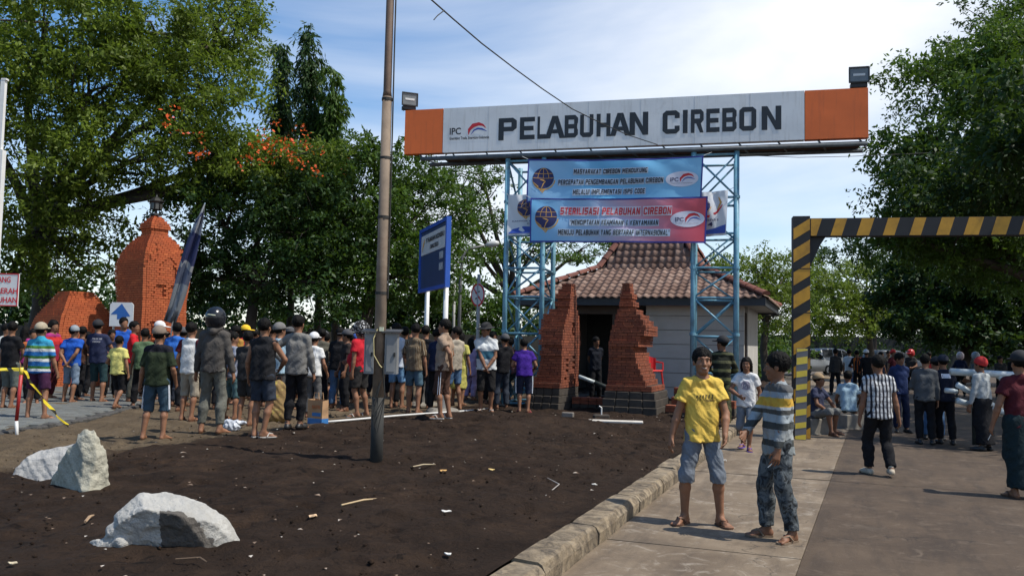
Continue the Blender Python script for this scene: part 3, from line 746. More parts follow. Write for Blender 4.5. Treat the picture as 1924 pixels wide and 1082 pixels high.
def disc(mb, fr, cu, cv, ru, rv, w, a0=0, a1=360, n=40, inner=0.0):
    full = abs(a1 - a0) >= 360; m = n if full else n + 1
    A = [R(a0 + (a1 - a0) * i / n) for i in range(m)]
    if inner <= 0:
        rings = [.001, .25, .5, .75, 1.0]; vs_ = [fr(cu + ru * q * math.cos(a), cv + rv * q * math.sin(a), w) for q in rings for a in A]; fs = []
        for r0 in range(len(rings) - 1):
            for i in range(m if full else m - 1):
                j = (i + 1) % m; fs.append((r0 * m + i, (r0 + 1) * m + i, (r0 + 1) * m + j, r0 * m + j))
        mb.add(vs_, fs)
    else:
        vs_ = []; fs = []
        for a in A:
            vs_ += [fr(cu + ru * math.cos(a), cv + rv * math.sin(a), w), fr(cu + ru * inner * math.cos(a), cv + rv * inner * math.sin(a), w)]
        for i in range(n):
            j = (i + 1) % m; fs.append((2 * i, 2 * j, 2 * j + 1, 2 * i + 1))
        mb.add(vs_, fs)
    return mb
def strip(mb, fr, pts, wd, w):
    """flat ribbon along 2D points with width(s) wd"""
    if not hasattr(wd, '__len__'): wd = [wd] * len(pts)
    vs_ = []; fs = []
    for i, p in enumerate(pts):
        a = pts[max(i - 1, 0)]; b = pts[min(i + 1, len(pts) - 1)]; dx, dy = b[0] - a[0], b[1] - a[1]; L_ = math.hypot(dx, dy) or 1
        nx, ny = -dy / L_ * wd[i] / 2, dx / L_ * wd[i] / 2
        vs_ += [fr(p[0] + nx, p[1] + ny, w), fr(p[0] - nx, p[1] - ny, w)]
    for i in range(len(pts) - 1): fs.append((2 * i, 2 * i + 1, 2 * i + 3, 2 * i + 2))
    return mb.add(vs_, fs)
ink = lambda nm, c, r=.6: plain(nm, c, r, .05, 4, bmp=0)
INK_BLACK = ink('black_ink', (.012, .012, .016)); INK_NAVY = ink('navy_ink', (.018, .02, .10)); INK_RED = ink('red_ink', (.55, .02, .03)); INK_GOLD = ink('gold_ink', (.62, .33, .07))
INK_WHITE = ink('white_ink', (.72, .74, .78)); INK_GREY = ink('grey_ink', (.3, .3, .32)); INK_BLUE = ink('blue_ink', (.03, .08, .38))
def swoosh(parent, fr, cu, cv, s, w=.004):
    a = [(-.95, -.75), (-.9, -.05), (-.45, .55), (.15, .72), (.6, .55), (.95, .1)]
    mb = MB(); strip(mb, fr, [(cu + x * s, cv + y * s * .75) for x, y in a], [s * .05, s * .30, s * .42, s * .36, s * .22, s * .03], w); mb.build('logo_sweep', INK_RED, parent)
    b_ = [(-.7, -.75), (-.35, -.15), (.05, .08), (.5, .0), (1.05, -.35)]
    mb = MB(); strip(mb, fr, [(cu + x * s, cv + y * s * .75) for x, y in b_], [s * .04, s * .13, s * .18, s * .18, s * .03], w + .003); mb.build('logo_sweep', INK_BLUE, parent)
def globe(parent, fr, cu, cv, r, w=.004):
    mb = MB(); disc(mb, fr, cu + r * .06, cv - r * .06, r * 1.06, r * 1.06, w, 180, 355, 30, .9); strip(mb, fr, [(cu + r * .1, cv - r * .98), (cu, cv - r * 1.38), (cu - r * .3, cv - r * .95)], [r * .3, r * .04, r * .2], w + .001)
    mb.build('emblem_ring', INK_GOLD, parent)
    mb = MB(); disc(mb, fr, cu, cv, r * .97, r * .97, w + .003); mb.build('emblem_disc', INK_NAVY, parent)
    mb = MB(); lw = r * .045
    for k in (-.5, 0, .5):
        strip(mb, fr, [(cu + k * r * math.cos(t) * 1.0, cv + r * .93 * math.sin(t)) for t in [R(a) for a in range(2, 91, 11)]], lw, w + .006 + .0012 * (k + .5))
    for yy in (.02, .45): 
        x = .95 * math.sqrt(1 - yy * yy); strip(mb, fr, [(cu - x * r, cv + yy * r), (cu, cv + yy * r - .04 * r), (cu + x * r, cv + yy * r)], lw, w + .0095 + yy * .002)
    strip(mb, fr, [(cu - .28 * r, cv - .12 * r), (cu + .05 * r, cv - .22 * r), (cu + .22 * r, cv - .3 * r), (cu + .05 * r, cv - .5 * r), (cu - .12 * r, cv - .95 * r)], [lw, r * .12, r * .06, r * .09, lw], w + .012)
    strip(mb, fr, [(cu - .85 * r, cv - .42 * r), (cu - .4 * r, cv - .82 * r)], [lw, r * .09], w + .0125)
    mb.build('emblem_lines', INK_GOLD, parent)

def block_letter(ch):
    """square cut sign writer's capitals on the unit square, as butted convex pieces"""
    t, k, c = .29, .205, .13
    box_ = lambda x0, y0, x1, y1: [(x0, y0), (x1, y0), (x1, y1), (x0, y1)]
    stem = box_(0, 0, t, 1)
    bowl_ = lambda y0, y1, top: [box_(t, y1 - k, 1 - c * 1.6, y1), box_(t, y0, 1 - c * 1.6, y0 + k), [(1 - t, y0 + k), (1 - c * 1.6, y0 + k), (1 - c * 1.6, y0), (1, y0 + c), (1, y1 - c), (1 - c * 1.6, y1), (1 - c * 1.6, y1 - k), (1 - t, y1 - k)]]
    half = lambda sx_: [(sx_(0), c), (sx_(c * 1.6), 0), (sx_(t), 0), (sx_(t), 1), (sx_(c * 1.6), 1), (sx_(0), 1 - c)]
    D_ = {'E': [stem, box_(t, 0, 1, k), box_(t, .5 - k / 2, .92, .5 + k / 2), box_(t, 1 - k, 1, 1)], 'L': [stem, box_(t, 0, 1, k)], 'I': [box_(0, 0, 1, 1)],
          'H': [stem, box_(1 - t, 0, 1, 1), box_(t, .5 - k / 2, 1 - t, .5 + k / 2)],
          'U': [[(0, c), (c * 1.6, 0), (t, 0), (t, 1), (0, 1)], [(1 - t, 0), (1 - c * 1.6, 0), (1, c), (1, 1), (1 - t, 1)], box_(t, 0, 1 - t, k)],
          'N': [stem, box_(1 - t, 0, 1, 1), [(t, .62), (1 - t, 0), (1 - t, .38), (t, 1)]],
          'A': [[(0, 0), (.27, 0), (.60, 1), (.5, 1), (.36, 1)], [(.73, 0), (1, 0), (.64, 1), (.601, 1), (.5, .69)], [(.345, .22), (.655, .22), (.595, .40), (.405, .40)]],
          'P': [stem] + bowl_(.40, 1, 1), 'O': [half(lambda x: x), half(lambda x: 1 - x), box_(t, 0, 1 - t, k), box_(t, 1 - k, 1 - t, 1)],
          'C': [half(lambda x: x), box_(t, 0, 1 - c * 1.6, k), box_(t, 1 - k, 1 - c * 1.6, 1), [(1 - c * 1.6, 0), (1, c), (1, .34), (1 - t, .34), (1 - t, k), (1 - c * 1.6, k)], [(1 - c * 1.6, 1), (1 - c * 1.6, 1 - k), (1 - t, 1 - k), (1 - t, .66), (1, .66), (1, 1 - c)]],
          'B': [stem] + [[(x, y) for x, y in p_] for p_ in bowl_(.5, 1, 1)[0:1]] + bowl_(0, .5 + k / 2, 1)[1:2] + [box_(t, .5 - k / 2, 1 - c * 1.6, .5 + k / 2), [(1 - t, .5 + k / 2), (1 - c * 1.6, .5 + k / 2), (.96, .5 + k / 2), (1, .5 + k / 2 + .06), (1, 1 - c), (1 - c * 1.6, 1), (1 - c * 1.6, 1 - k), (1 - t, 1 - k)], [(1 - t, k), (1 - c * 1.6, k), (1 - c * 1.6, 0), (1, c), (1, .5 - k / 2 - .04), (.95, .5 - k / 2 + .0), (1 - t, .5 - k / 2)], [(1 - c * 1.6, .5 - k / 2 + .001), (.95, .5 - k / 2 + .001), (.94, .5), (.96, .5 + k / 2 - .001), (1 - c * 1.6, .5 + k / 2 - .001)]],
          'R': [stem] + bowl_(.40, 1, 1) + [[(.42, .40), (.72, 0), (1, 0), (.78, .40)]]}
    def seg(p, q, w): 
        dx, dy = q[0] - p[0], q[1] - p[1]; L_ = math.hypot(dx, dy); nx, ny = -dy / L_ * w / 2, dx / L_ * w / 2; return [(p[0] - nx, p[1] - ny), (q[0] - nx, q[1] - ny), (q[0] + nx, q[1] + ny), (p[0] + nx, p[1] + ny)]
    D_.update({'M': [box_(0, 0, .24, 1), box_(.76, 0, 1, 1), [(.24, .62), (.5, .18), (.5, .56), (.24, 1)], [(.5, .18), (.76, .62), (.76, 1), (.5, .56)]], 'T': [box_(0, 1 - k, 1, 1), box_(.5 - t / 2, 0, .5 + t / 2, 1 - k)], 'F': [stem, box_(t, .5 - k / 2, .9, .5 + k / 2), box_(t, 1 - k, 1, 1)],
          'Y': [box_(.5 - t / 2, 0, .5 + t / 2, .42), [(0, 1), (.5 - t / 2, .42), (.5, .42), (.5, .62), (.3, 1)], [(1, 1), (.7, 1), (.5, .62), (.5, .42), (.5 + t / 2, .42)]], 'K': [stem, [(t, .40), (.42, .5), (1, 1), (.70, 1), (t, .64)], [(.42, .499), (.36, .44), (.70, 0), (1, 0)]],
          'D': [stem] + bowl_(0, 1, 1), 'S': [box_(0, 0, 1 - .12, k), box_(0, 1 - k, 1, 1), box_(.0, .5 - k / 2, 1, .5 + k / 2), box_(0, .5 + k / 2, t, 1 - k), box_(1 - t, k, 1, .5 - k / 2)], 'G': [half(lambda x: x), box_(t, 0, 1, k), box_(t, 1 - k, 1, 1), box_(1 - t, k, 1, .52), box_(.55, .40, 1 - t, .52)],
          'J': [box_(1 - t, k, 1, 1), box_(0, 0, .95, k), box_(0, k, t, .36)], 'V': [[(0, 1), (.36, 0), (.5, 0), (.5, .35), (.28, 1)], [(1, 1), (.72, 1), (.5, .35), (.5, 0), (.64, 0)]], 'W': [[(0, 1), (.2, 0), (.4, 0), (.26, 1)], [(1, 1), (.74, 1), (.6, 0), (.8, 0)], [(.4, 0), (.5, .5), (.5, .9), (.36, .3)], [(.6, 0), (.64, .3), (.5, .9), (.5, .5)]],
          '&': [box_(.1, 0, .75, k), box_(.1, k, .35, .5), box_(.3, .5, .7, .62), box_(.2, .62, .4, 1), box_(.4, 1 - k, .75, 1), [(.55, .4), (.85, 0), (1, 0), (.7, .48)]], '"': [box_(.1, .65, .38, 1), box_(.6, .65, .88, 1)]})
    return D_[ch]
WID = {'I': .30, 'M': 1.15, 'W': 1.2, '"': .45, ' ': .5, 'J': .7, 'L': .75, 'E': .78, 'F': .75, 'T': .8}
def block_line(name, text, mat, parent, fr, u0, u1, v0, v1, shear=.0, w=.012):
    gap = .20; adv = [WID.get(c, .86) for c in text]; tot = sum(adv) + gap * (len(text) - 1); x = 0; mb = MB()
    for c, a_ in zip(text, adv):
        if c != ' ':
            for pc in block_letter(c):
                ar = sum(pc[i][0] * pc[(i + 1) % len(pc)][1] - pc[(i + 1) % len(pc)][0] * pc[i][1] for i in range(len(pc)))
                mb.add([fr(u0 + (u1 - u0) * (x + px_ * a_ + shear * (py_ - .5)) / tot, v0 + (v1 - v0) * py_, w) for px_, py_ in (pc if ar > 0 else pc[::-1])], [tuple(range(len(pc)))])
        x += a_ + gap
    return mb.build(name, mat, parent)

# ------------------------------------------------------------ gantry sign
GT = R(14.0); G1 = Vector((math.cos(GT), -math.sin(GT), 0)); GN = Vector((-math.sin(GT), -math.cos(GT), 0)); GB = -GN
GO = U(760, 290, 21.5); GO.z = 0
UPZ = Vector((0, 0, 1))
def gp(px, py, off=0.0):
    p = on_plane(px, py, GO + GN * off, GN); return (p - GO).dot(G1), p.z
groot = empty('gantry_sign', GO, -GT)
tag(groot, 'long white and orange overhead gate sign on blue lattice towers, black port name lettering', 'gate sign')
def fG(u, v, w): return Vector((u, -w, v))                   # gantry local: u along, v up, w towards the camera
sx = [gp(760, 250)[0], gp(832, 250)[0], gp(1512, 220)[0], gp(1632, 210)[0]]; SZ0, SZ1 = 6.465, 7.60
def streaky(name, c, grime, amt):
    """painted sheet metal with rain streaks running down from the top edge and blotchy fading"""
    m, n, l, b = nodes_of(name); co = objco(n); mp_ = n.new('ShaderNodeMapping'); mp_.inputs['Scale'].default_value = (6, 6, .55); l.new(co, mp_.inputs[0])
    f = noise(n, l, 1.3, 6, .6, co); cc = ramp(n, l, f, [(.3, tuple(x * .90 for x in c)), (.7, tuple(min(1, x * 1.05) for x in c))])
    st = ramp(n, l, noise(n, l, 1.6, 5, .65, mp_.outputs[0]), [(.52, (0, 0, 0)), (.74, (amt,) * 3)]); cc = mixc(n, l, st, cc, grime)
    cc = mixc(n, l, ramp(n, l, noise(n, l, .9, 8, .75, co, .8), [(.58, (0, 0, 0)), (.72, (amt * .8,) * 3)]), cc, grime)
    l.new(cc, b.inputs['Base Color']); b.inputs['Roughness'].default_value = .5; bump(n, l, b, noise(n, l, 1.1, 3, .5, co), .25, .05)
    return m
white_p = streaky('sign_white_paint', (.72, .73, .72), (.36, .34, .30), .45); orange_p = streaky('sign_orange_paint', (.78, .15, .02), (.35, .07, .02), .4)
blue_st = plain('blue_painted_steel', (.15, .34, .44), .5, .2, 5, dirt=(.08, .08, .07), dirtamt=.65, bmp=.2)
dark_st = plain('weathered_grey_steel', (.09, .11, .125), .55, .25, 5, dirt=(.05, .03, .02), dirtamt=.6)
def panel(name, u0, u1, mat):
    mb = MB(); mb.box(((u0 + u1) / 2, .10, (SZ0 + SZ1) / 2), (u1 - u0 - .012, .20, SZ1 - SZ0)); return mb.build(name, mat, groot)
panel('sign_panel', sx[0], sx[1], orange_p)['label'] = 'orange end panel with floodlight at the left'
wp = panel('sign_panel', sx[1], sx[2], white_p); wp['label'] = 'white middle panel carrying the port name'
panel('sign_panel', sx[2], sx[3], orange_p)['label'] = 'orange end panel at the right'
for a in np.linspace(sx[1] + 1.2, sx[2] - 1.2, 6):
    mb = MB(); mb.box((a, -.0015, (SZ0 + SZ1) / 2), (.006, .003, SZ1 - SZ0 - .01)); mb.build('sheet_seam', plain('seam_grey', (.45, .455, .45), .5, .05, bmp=0), groot)
# block letters, one part each
letters = [('P', 937, 971), ('E', 977, 1005), ('L', 1010, 1026), ('A', 1024, 1062), ('B', 1061, 1086), ('U', 1090, 1115), ('H', 1121, 1147), ('A', 1146, 1185), ('N', 1183, 1218),
           ('C', 1245, 1277), ('I', 1283, 1292), ('R', 1298, 1322), ('E', 1327, 1352), ('B', 1357, 1384), ('O', 1389, 1421), ('N', 1431, 1468)]
def lerp(a, b, t): return a + (b - a) * t
ltop = lambda x: lerp(224, 197, (x - 937) / 531); lbot = lambda x: lerp(264, 240, (x - 937) / 531)
zt = gp(937, 223)[1]; zb = gp(937, 264.5)[1]
letter_ink = ink('sign_black_paint', (.012, .013, .016), .4)
for ch, a, b_ in letters:
    u0, u1 = gp(a, 235)[0], gp(b_, 235)[0]; mb = MB()
    for pc in block_letter(ch):
        ar = sum(pc[i][0] * pc[(i + 1) % len(pc)][1] - pc[(i + 1) % len(pc)][0] * pc[i][1] for i in range(len(pc)))
        mb.add([fG(lerp(u0, u1, x), lerp(zb, zt, y), .006) for x, y in (pc if ar > 0 else pc[::-1])], [tuple(range(len(pc)))])
    mb.build('letter', letter_ink, groot)
put_text('lettering', 'IPC', INK_BLACK, groot, fG, gp(845, 250)[0], gp(866, 250)[0], gp(845, 254)[1], gp(845, 241)[1], .02, 0, .006)
swoosh(groot, fG, gp(897, 243)[0], gp(897, 243)[1], .24, .006)
put_text('lettering', 'Energizing Trade, Energizing Indonesia', INK_BLACK, groot, fG, gp(845, 262)[0], gp(919, 262)[0], gp(845, 265)[1], gp(845, 258)[1], .02, 0, .006)
# support rails under the board
zr = SZ0 - .13
for yy in (.05, .75):
    mb = MB(); mb.tube([(sx[0] + .45, yy, zr), (sx[3] - .02, yy, zr)], .055, 8); mb.build('rail', dark_st, groot, True)
for a in np.linspace(sx[0] + .5, sx[3] - .1, 13):
    mb = MB(); mb.tube([(a, .05, zr), (a + .16, .75, zr + .02)], .022, 5); mb.build('cross_bar', dark_st, groot)
    mb = MB(); mb.tube([(a, .05, zr), (a - .12, .10, SZ0 + .02)], .02, 5); mb.build('strut', dark_st, groot)
mb = MB(); mb.box(((sx[0] + sx[3]) / 2 + .4, .62, SZ0 - .04), (sx[3] - sx[0] - 1.0, .8, .02)); mb.build('underside_tray', plain('rusty_tray', (.09, .035, .018), .9, .3), groot)
# lattice towers
def tower(ua, ub, dep):
    Y0, Y1 = .12, .12 + dep; top = zr - .02; r_ = .062
    lev = [.25, 1.1, 1.95, 2.85, 3.55, 4.35, 5.2, top - .1]
    for u in (ua, ub):
        for y in (Y0, Y1):
            mb = MB(); mb.tube([(u, y, .1), (u, y, top)], r_, 10); o = mb.build('post', blue_st, groot, True)
            for zz in (2.0, 3.55, 5.2):
                mb = MB(); mb.tube([(u, y, zz - .03), (u, y, zz + .03)], r_ + .018, 10); mb.build('collar', blue_st, o)
    faces = [((ua, Y0), (ub, Y0)), ((ua, Y1), (ub, Y1)), ((ua, Y0), (ua, Y1)), ((ub, Y0), (ub, Y1))]
    for fi, (p, q) in enumerate(faces):
        for k in range(len(lev)):
            if k < len(lev) - 1:
                z0, z1 = lev[k], lev[k + 1]
                A_, B_ = (p, q) if (k + fi) % 2 else (q, p)
                mb = MB(); mb.tube([(A_[0], A_[1], z0), (B_[0], B_[1], z1)], .026, 6); mb.build('brace', blue_st, groot, True)
                if fi == 0 and k % 2 == 0:
                    mb = MB(); mb.tube([(B_[0], B_[1] + .055, z0), (A_[0], A_[1] + .055, z1)], .022, 6); mb.build('brace', blue_st, groot, True)
            mb = MB(); mb.tube([(p[0], p[1], lev[k]), (q[0], q[1], lev[k])], .03, 6); mb.build('horizontal_bar', blue_st, groot, True)
    for u in (ua, ub):
        for y in (Y0, Y1):
            mb = MB(); mb.box((u, y, .12), (.34, .34, .22)); mb.build('footing', plain('footing_concrete', (.2, .18, .15), .9, .25), groot)
tower(gp(948, 500)[0], gp(1017, 500)[0], 1.35)
tower(gp(1302, 500)[0], gp(1384, 500)[0], 1.25)

# floodlights on the board
def floodlight(u, z, s, yaw, label):
    p = GO + G1 * u + GB * .1 + UPZ * z
    r_ = empty('floodlight', p, -GT + yaw, s); tag(r_, label, 'floodlight', 'floodlights on the gate sign')
    blk = plain('black_lamp_housing', (.012, .012, .013), .5, .2)
    mb = MB(); mb.add([(-.2, -.06, .14), (.2, -.06, .14), (.2, -.06, .46), (-.2, -.06, .46), (-.13, .14, .19), (.13, .14, .19), (.13, .14, .40), (-.13, .14, .40)],
                      [(0, 4, 5, 1), (1, 5, 6, 2), (2, 6, 7, 3), (3, 7, 4, 0), (4, 7, 6, 5)]); mb.build('housing', blk, r_)
    mb = MB()
    for a, b_, c, d_ in ((0, .46, .42, .03), (0, .14, .42, .03)): mb.box((a, -.062, b_), (c, .03, d_))
    for a in (-.2, .2): mb.box((a, -.063, .30), (.025, .032, .29))
    mb.build('frame', blk, r_)
    mb = MB(); mb.box((0, -.05, .30), (.38, .012, .30)); mb.build('glass', plain('lamp_glass', (.16, .17, .17), .12, .2, 3, bmp=0), r_)
    mb = MB(); mb.box((0, -.06, .30), (.24, .012, .05)); mb.build('lamp_tube', plain('lamp_tube_white', (.6, .6, .58), .3, .05, bmp=0), r_)
    mb = MB(); mb.box((0, .04, .085), (.34, .16, .09)); mb.build('ballast_box', blk, r_)
    for a in (-.14, .14):
        mb = MB(); mb.tube([(a, .03, 0), (a, .03, .06)], .012, 6); mb.build('leg', dark_st, r_)
floodlight(gp(766, 207)[0], SZ1, 1.0, R(35), 'black floodlight on the left orange end of the gate sign')
floodlight(gp(1615, 163)[0], SZ1, 1.05, R(0), 'black floodlight on the right orange end of the gate sign')

# banners
def banner(name, label, px, frac_mat, off, sag, parts, hem_m):
    """px: four pixel corners tl tr br bl on the plane off metres in front of the gate"""
    pts = [gp(x, y, off) for x, y in px]
    r_ = empty(name, GO + GN * off, -GT); tag(r_, label, 'banner')
    (u0, z0), (u1, z1), (u2, z2), (u3, z3) = pts
    rnd = random.Random(len(label)); ph = rnd.uniform(0, 6)
    def fr(a, b, w):                                  # a,b in 0..1 (b up)
        ub = lerp(u3, u2, a); ut = lerp(u0, u1, a); zb_ = lerp(z3, z2, a); zt_ = lerp(z0, z1, a)
        zt_ -= sag * math.sin(math.pi * a); u = lerp(ub, ut, b); z = lerp(zb_, zt_, b)
        wv = .030 * math.sin(math.pi * a) * math.sin(b * 6 + a * 4 + ph) + .018 * math.sin(a * 17 + b * 4 + ph) + .010 * math.sin((a + b * .35) * 34 + ph) * (b ** 2)
        return Vector((u, -w - wv, z))
    n1, n2 = 48, 14
    vs_ = [fr(i / n1, j / n2, 0) for j in range(n2 + 1) for i in range(n1 + 1)]; fs = [(j * (n1 + 1) + i, j * (n1 + 1) + i + 1, (j + 1) * (n1 + 1) + i + 1, (j + 1) * (n1 + 1) + i) for j in range(n2) for i in range(n1)]
    me = MB().add(vs_, fs).mesh('cloth', frac_mat, True); cl = new_obj('cloth', me, r_)
    uv = me.uv_layers.new(name='print')
    for lp in me.loops:
        i = lp.vertex_index; uv.data[lp.index].uv = ((i % (n1 + 1)) / n1, (i // (n1 + 1)) / n2)
    mb = MB()
    if hem_m:
        for p, q in (((.004, .0), (.004, 1)), ((.996, 0), (.996, 1))): strip(mb, lambda a, b, w: fr(a, b, w), [(p[0], k / 12) for k in range(13)], .008, .004)
        for b_ in (.018, .982): strip(mb, lambda a, b, w: fr(a, b, w), [(k / 40, b_) for k in range(41)], .034, .0055)
        mb.build('hem', hem_m, r_)
    parts(r_, fr, (u1 - u0) / (z0 - z3))
    for a, b_ in ((0, 1), (1, 1), (0, 0), (1, 0)):
        p = fr(a, b_, 0); mb = MB(); mb.tube([p, p + Vector((.18 if a else -.18, .12, .1 if b_ else -.1))], .006, 4); mb.build('tie_rope', plain('pale_rope', (.5, .5, .5), .9), r_)
    return r_
def print_mat(name, stops, horizontal=True):
    m, n, l, b = nodes_of(name); uvn = n.new('ShaderNodeUVMap'); sp = n.new('ShaderNodeSeparateXYZ'); l.new(uvn.outputs[0], sp.inputs[0])
    f = math_n(n, l, 'ADD', sp.outputs[0] if horizontal else sp.outputs[1], math_n(n, l, 'MULTIPLY', math_n(n, l, 'SUBTRACT', noise(n, l, 2.5, 2, .5, uvn.outputs[0]), .5), .25))
    l.new(ramp(n, l, f, stops), b.inputs['Base Color']); b.inputs['Roughness'].default_value = .38; b.inputs['Specular IOR Level'].default_value = .35
    return m
def bold_line(r_, fr, s, a0, a1, b0, b1, matl, halo=True, w=.024):
    words = s.split(' '); adv = lambda q: sum(WID.get(c, .86) + .20 for c in q); tot = adv(s) - .20; x = 0
    for wd_ in words:                                          # pale glow printed round each word
        L_ = adv(wd_); p, q = a0 + (a1 - a0) * x / tot - .004, a0 + (a1 - a0) * (x + L_ - .2) / tot + .004; n_ = 20; mb = MB(); rr = (b1 - b0) * .16
        strip(mb, fr, [(p + (q - p) * k / n_, (b0 + b1) / 2) for k in range(n_ + 1)], (b1 - b0) + 2 * rr, w - .014); mb.build('lettering_glow', ink('glow_' + ('pink' if matl is INK_RED else 'pale'), (.62, .60, .68) if matl is INK_RED else (.50, .60, .72)), r_)
        x += L_ + WID[' '] + .20
    block_line('lettering', s, matl, r_, fr, a0, a1, b0, b1, .14, w)
def oval_logo(r_, fr, cu, cv, ru, rv, asp):
    mb = MB(); disc(mb, fr, cu, cv, ru, rv, .008, n=36); mb.build('logo_oval', ink('oval_white', (.66, .66, .74)), r_)
    put_text('lettering', 'IPC', INK_NAVY, r_, fr, cu - ru * .72, cu - ru * .22, cv - rv * .32, cv + rv * .22, .02, 0, .013)
    f2 = lambda a, b, w: fr(cu + ru * .32 + a, cv + rv * .12 + b * asp, w)
    swoosh(r_, f2, 0, 0, ru * .44, .013)
    put_text('lettering', 'Energizing Trade, Energizing Indonesia', INK_GREY, r_, fr, cu - ru * .66, cu + ru * .66, cv - rv * .62, cv - rv * .46, .01, 0, .013)
def top_parts(r_, fr, asp):
    f2 = lambda a, b, w: fr(.095 + a, .56 + b * asp, w); globe(r_, f2, 0, 0, .064, .006)
    bold_line(r_, fr, 'MASYARAKAT CIREBON MENDUKUNG', .275, .695, .655, .765, INK_BLACK)
    bold_line(r_, fr, 'PERCEPATAN PENGEMBANGAN PELABUHAN CIREBON', .185, .785, .40, .52, INK_BLACK)
    bold_line(r_, fr, 'MELALUI IMPLEMENTASI ISPS CODE', .275, .685, .155, .275, INK_BLACK)
    oval_logo(r_, fr, .888, .47, .090, .185, asp)
def bot_parts(r_, fr, asp):
    f2 = lambda a, b, w: fr(.095 + a, .57 + b * asp, w); globe(r_, f2, 0, 0, .066, .006)
    bold_line(r_, fr, 'STERILISASI PELABUHAN CIREBON', .178, .805, .63, .79, INK_RED)
    bold_line(r_, fr, '"MENCIPTAKAN KEAMANAN & KENYAMANAN', .235, .735, .395, .51, INK_BLACK)
    bold_line(r_, fr, 'MENUJU PELABUHAN YANG BERTARAF INTERNASIONAL"', .17, .80, .165, .285, INK_BLACK)
    oval_logo(r_, fr, .895, .52, .093, .175, asp)
pb = print_mat('pale_blue_print', [(.0, (.32, .53, .74)), (.45, (.13, .42, .68)), (1, (.22, .48, .70))])
pr_ = print_mat('blue_to_red_print', [(.0, (.18, .46, .72)), (.35, (.32, .48, .68)), (.62, (.55, .32, .42)), (.85, (.60, .11, .15)), (1, (.58, .07, .09))])
hemb = ink('hem_blue', (.03, .04, .26))
def wl_parts(r_, fr, asp):
    f2 = lambda a, b, w: fr(.40 + a, .68 + b * asp, w); globe(r_, f2, 0, 0, .19, .006)
    put_text('lettering', 'KANTOR KSOP KELAS II', INK_NAVY, r_, fr, .10, .98, .335, .365, .02, 0, .01); put_text('lettering', 'CIREBON', INK_NAVY, r_, fr, .42, .82, .27, .305, .02, 0, .01)
    mb = MB(); mb.add([fr(a, b, .008) for a, b in [(.02, .05), (.35, .05), (.7, .05), (.98, .05), (.98, .13), (.7, .19), (.35, .22), (.12, .16)]], [tuple(range(8))]); mb.build('blue_wave', INK_BLUE, r_)
def wr_parts(r_, fr, asp):
    f2 = lambda a, b, w: fr(.42 + a, .68 + b * asp, w); globe(r_, f2, 0, 0, .17, .006)
    mb = MB(); strip(mb, fr, [(.35, .46), (.55, .44), (.75, .52), (.88, .68)], [.03, .05, .05, .02], .01); mb.build('logo_sweep', INK_RED, r_)
    mb = MB(); strip(mb, fr, [(.78, .86), (.84, .74), (.76, .58)], [.02, .05, .02], .013); mb.build('logo_sweep', INK_GOLD, r_)
    put_text('lettering', 'Harhubnas', INK_NAVY, r_, fr, .05, .80, .335, .40, .0, 0, .01); put_text('lettering', '2014', INK_NAVY, r_, fr, .14, .66, .22, .31, .02, 0, .01)
    mb = MB(); mb.add([fr(a, b, .008) for a, b in [(.02, .05), (.35, .05), (.7, .05), (.98, .05), (.98, .24), (.7, .17), (.35, .12), (.12, .10)]], [tuple(range(8))]); mb.build('blue_wave', INK_BLUE, r_)
wm = print_mat('white_banner_print', [(0, (.60, .62, .64)), (1, (.66, .68, .70))])
banner('banner', 'small white banner with globe emblem behind the left edge of the printed banners', [(955, 366), (1040, 360), (1040, 440), (953, 443)], wm, -.02, .03, wl_parts, None)
banner('banner', 'small white banner reading 2014 behind the right edge of the printed banners', [(1290, 361), (1368, 357), (1364, 442), (1290, 447)], wm, -.02, .02, wr_parts, None)
banner('banner', 'pale blue printed banner, the upper of the two large ones under the sign', [(992, 299), (1322, 293), (1318, 372), (989, 381)], pb, .16, .05, top_parts, hemb)
banner('banner', 'blue to red printed banner with red headline, the lower of the two large ones', [(997, 372), (1330, 369), (1326, 457), (995, 455)], pr_, .26, .03, bot_parts, hemb)
# ------------------------------------------------------------ brickwork
def brick_mat(name, a, b_, moss=(.02, .018, .012), mossamt=.5):
    m, n, l, b = nodes_of(name); co = geoco(n); oi = n.new('ShaderNodeObjectInfo')
    r1 = ramp(n, l, oi.outputs['Random'], [(0, a), (.5, tuple((x + y) / 2 for x, y in zip(a, b_))), (1, b_)])
    vor = n.new('ShaderNodeTexVoronoi'); vor.inputs['Scale'].default_value = 7; l.new(co, vor.inputs['Vector'])
    f = noise(n, l, 9, 6, .7, co)
    c = mixc(n, l, .5, r1, ramp(n, l, f, [(.3, a), (.7, b_)]))
    c = mixc(n, l, ramp(n, l, noise(n, l, 1.3, 8, .75, co, .5), [(.5, (0, 0, 0)), (.72, (mossamt,) * 3)]), c, moss)
    l.new(c, b.inputs['Base Color']); b.inputs['Roughness'].default_value = .9
    bump(n, l, b, noise(n, l, 40, 5, .7, co), .5, .012)
    return m
brick_old = brick_mat('old_red_brick', (.11, .027, .014), (.32, .088, .036), (.020, .017, .012), .8); brick_new = brick_mat('orange_brick', (.32, .066, .022), (.56, .150, .048), (.07, .032, .018), .5)
stone_old = plain('mossy_plinth_stone', (.045, .036, .028), .95, .35, 4, dirt=(.09, .07, .05), dirtamt=.5, world_co=True)
mortar = plain('dark_mortar', (.06, .035, .022), .95, .3, 8)
_unit = {}
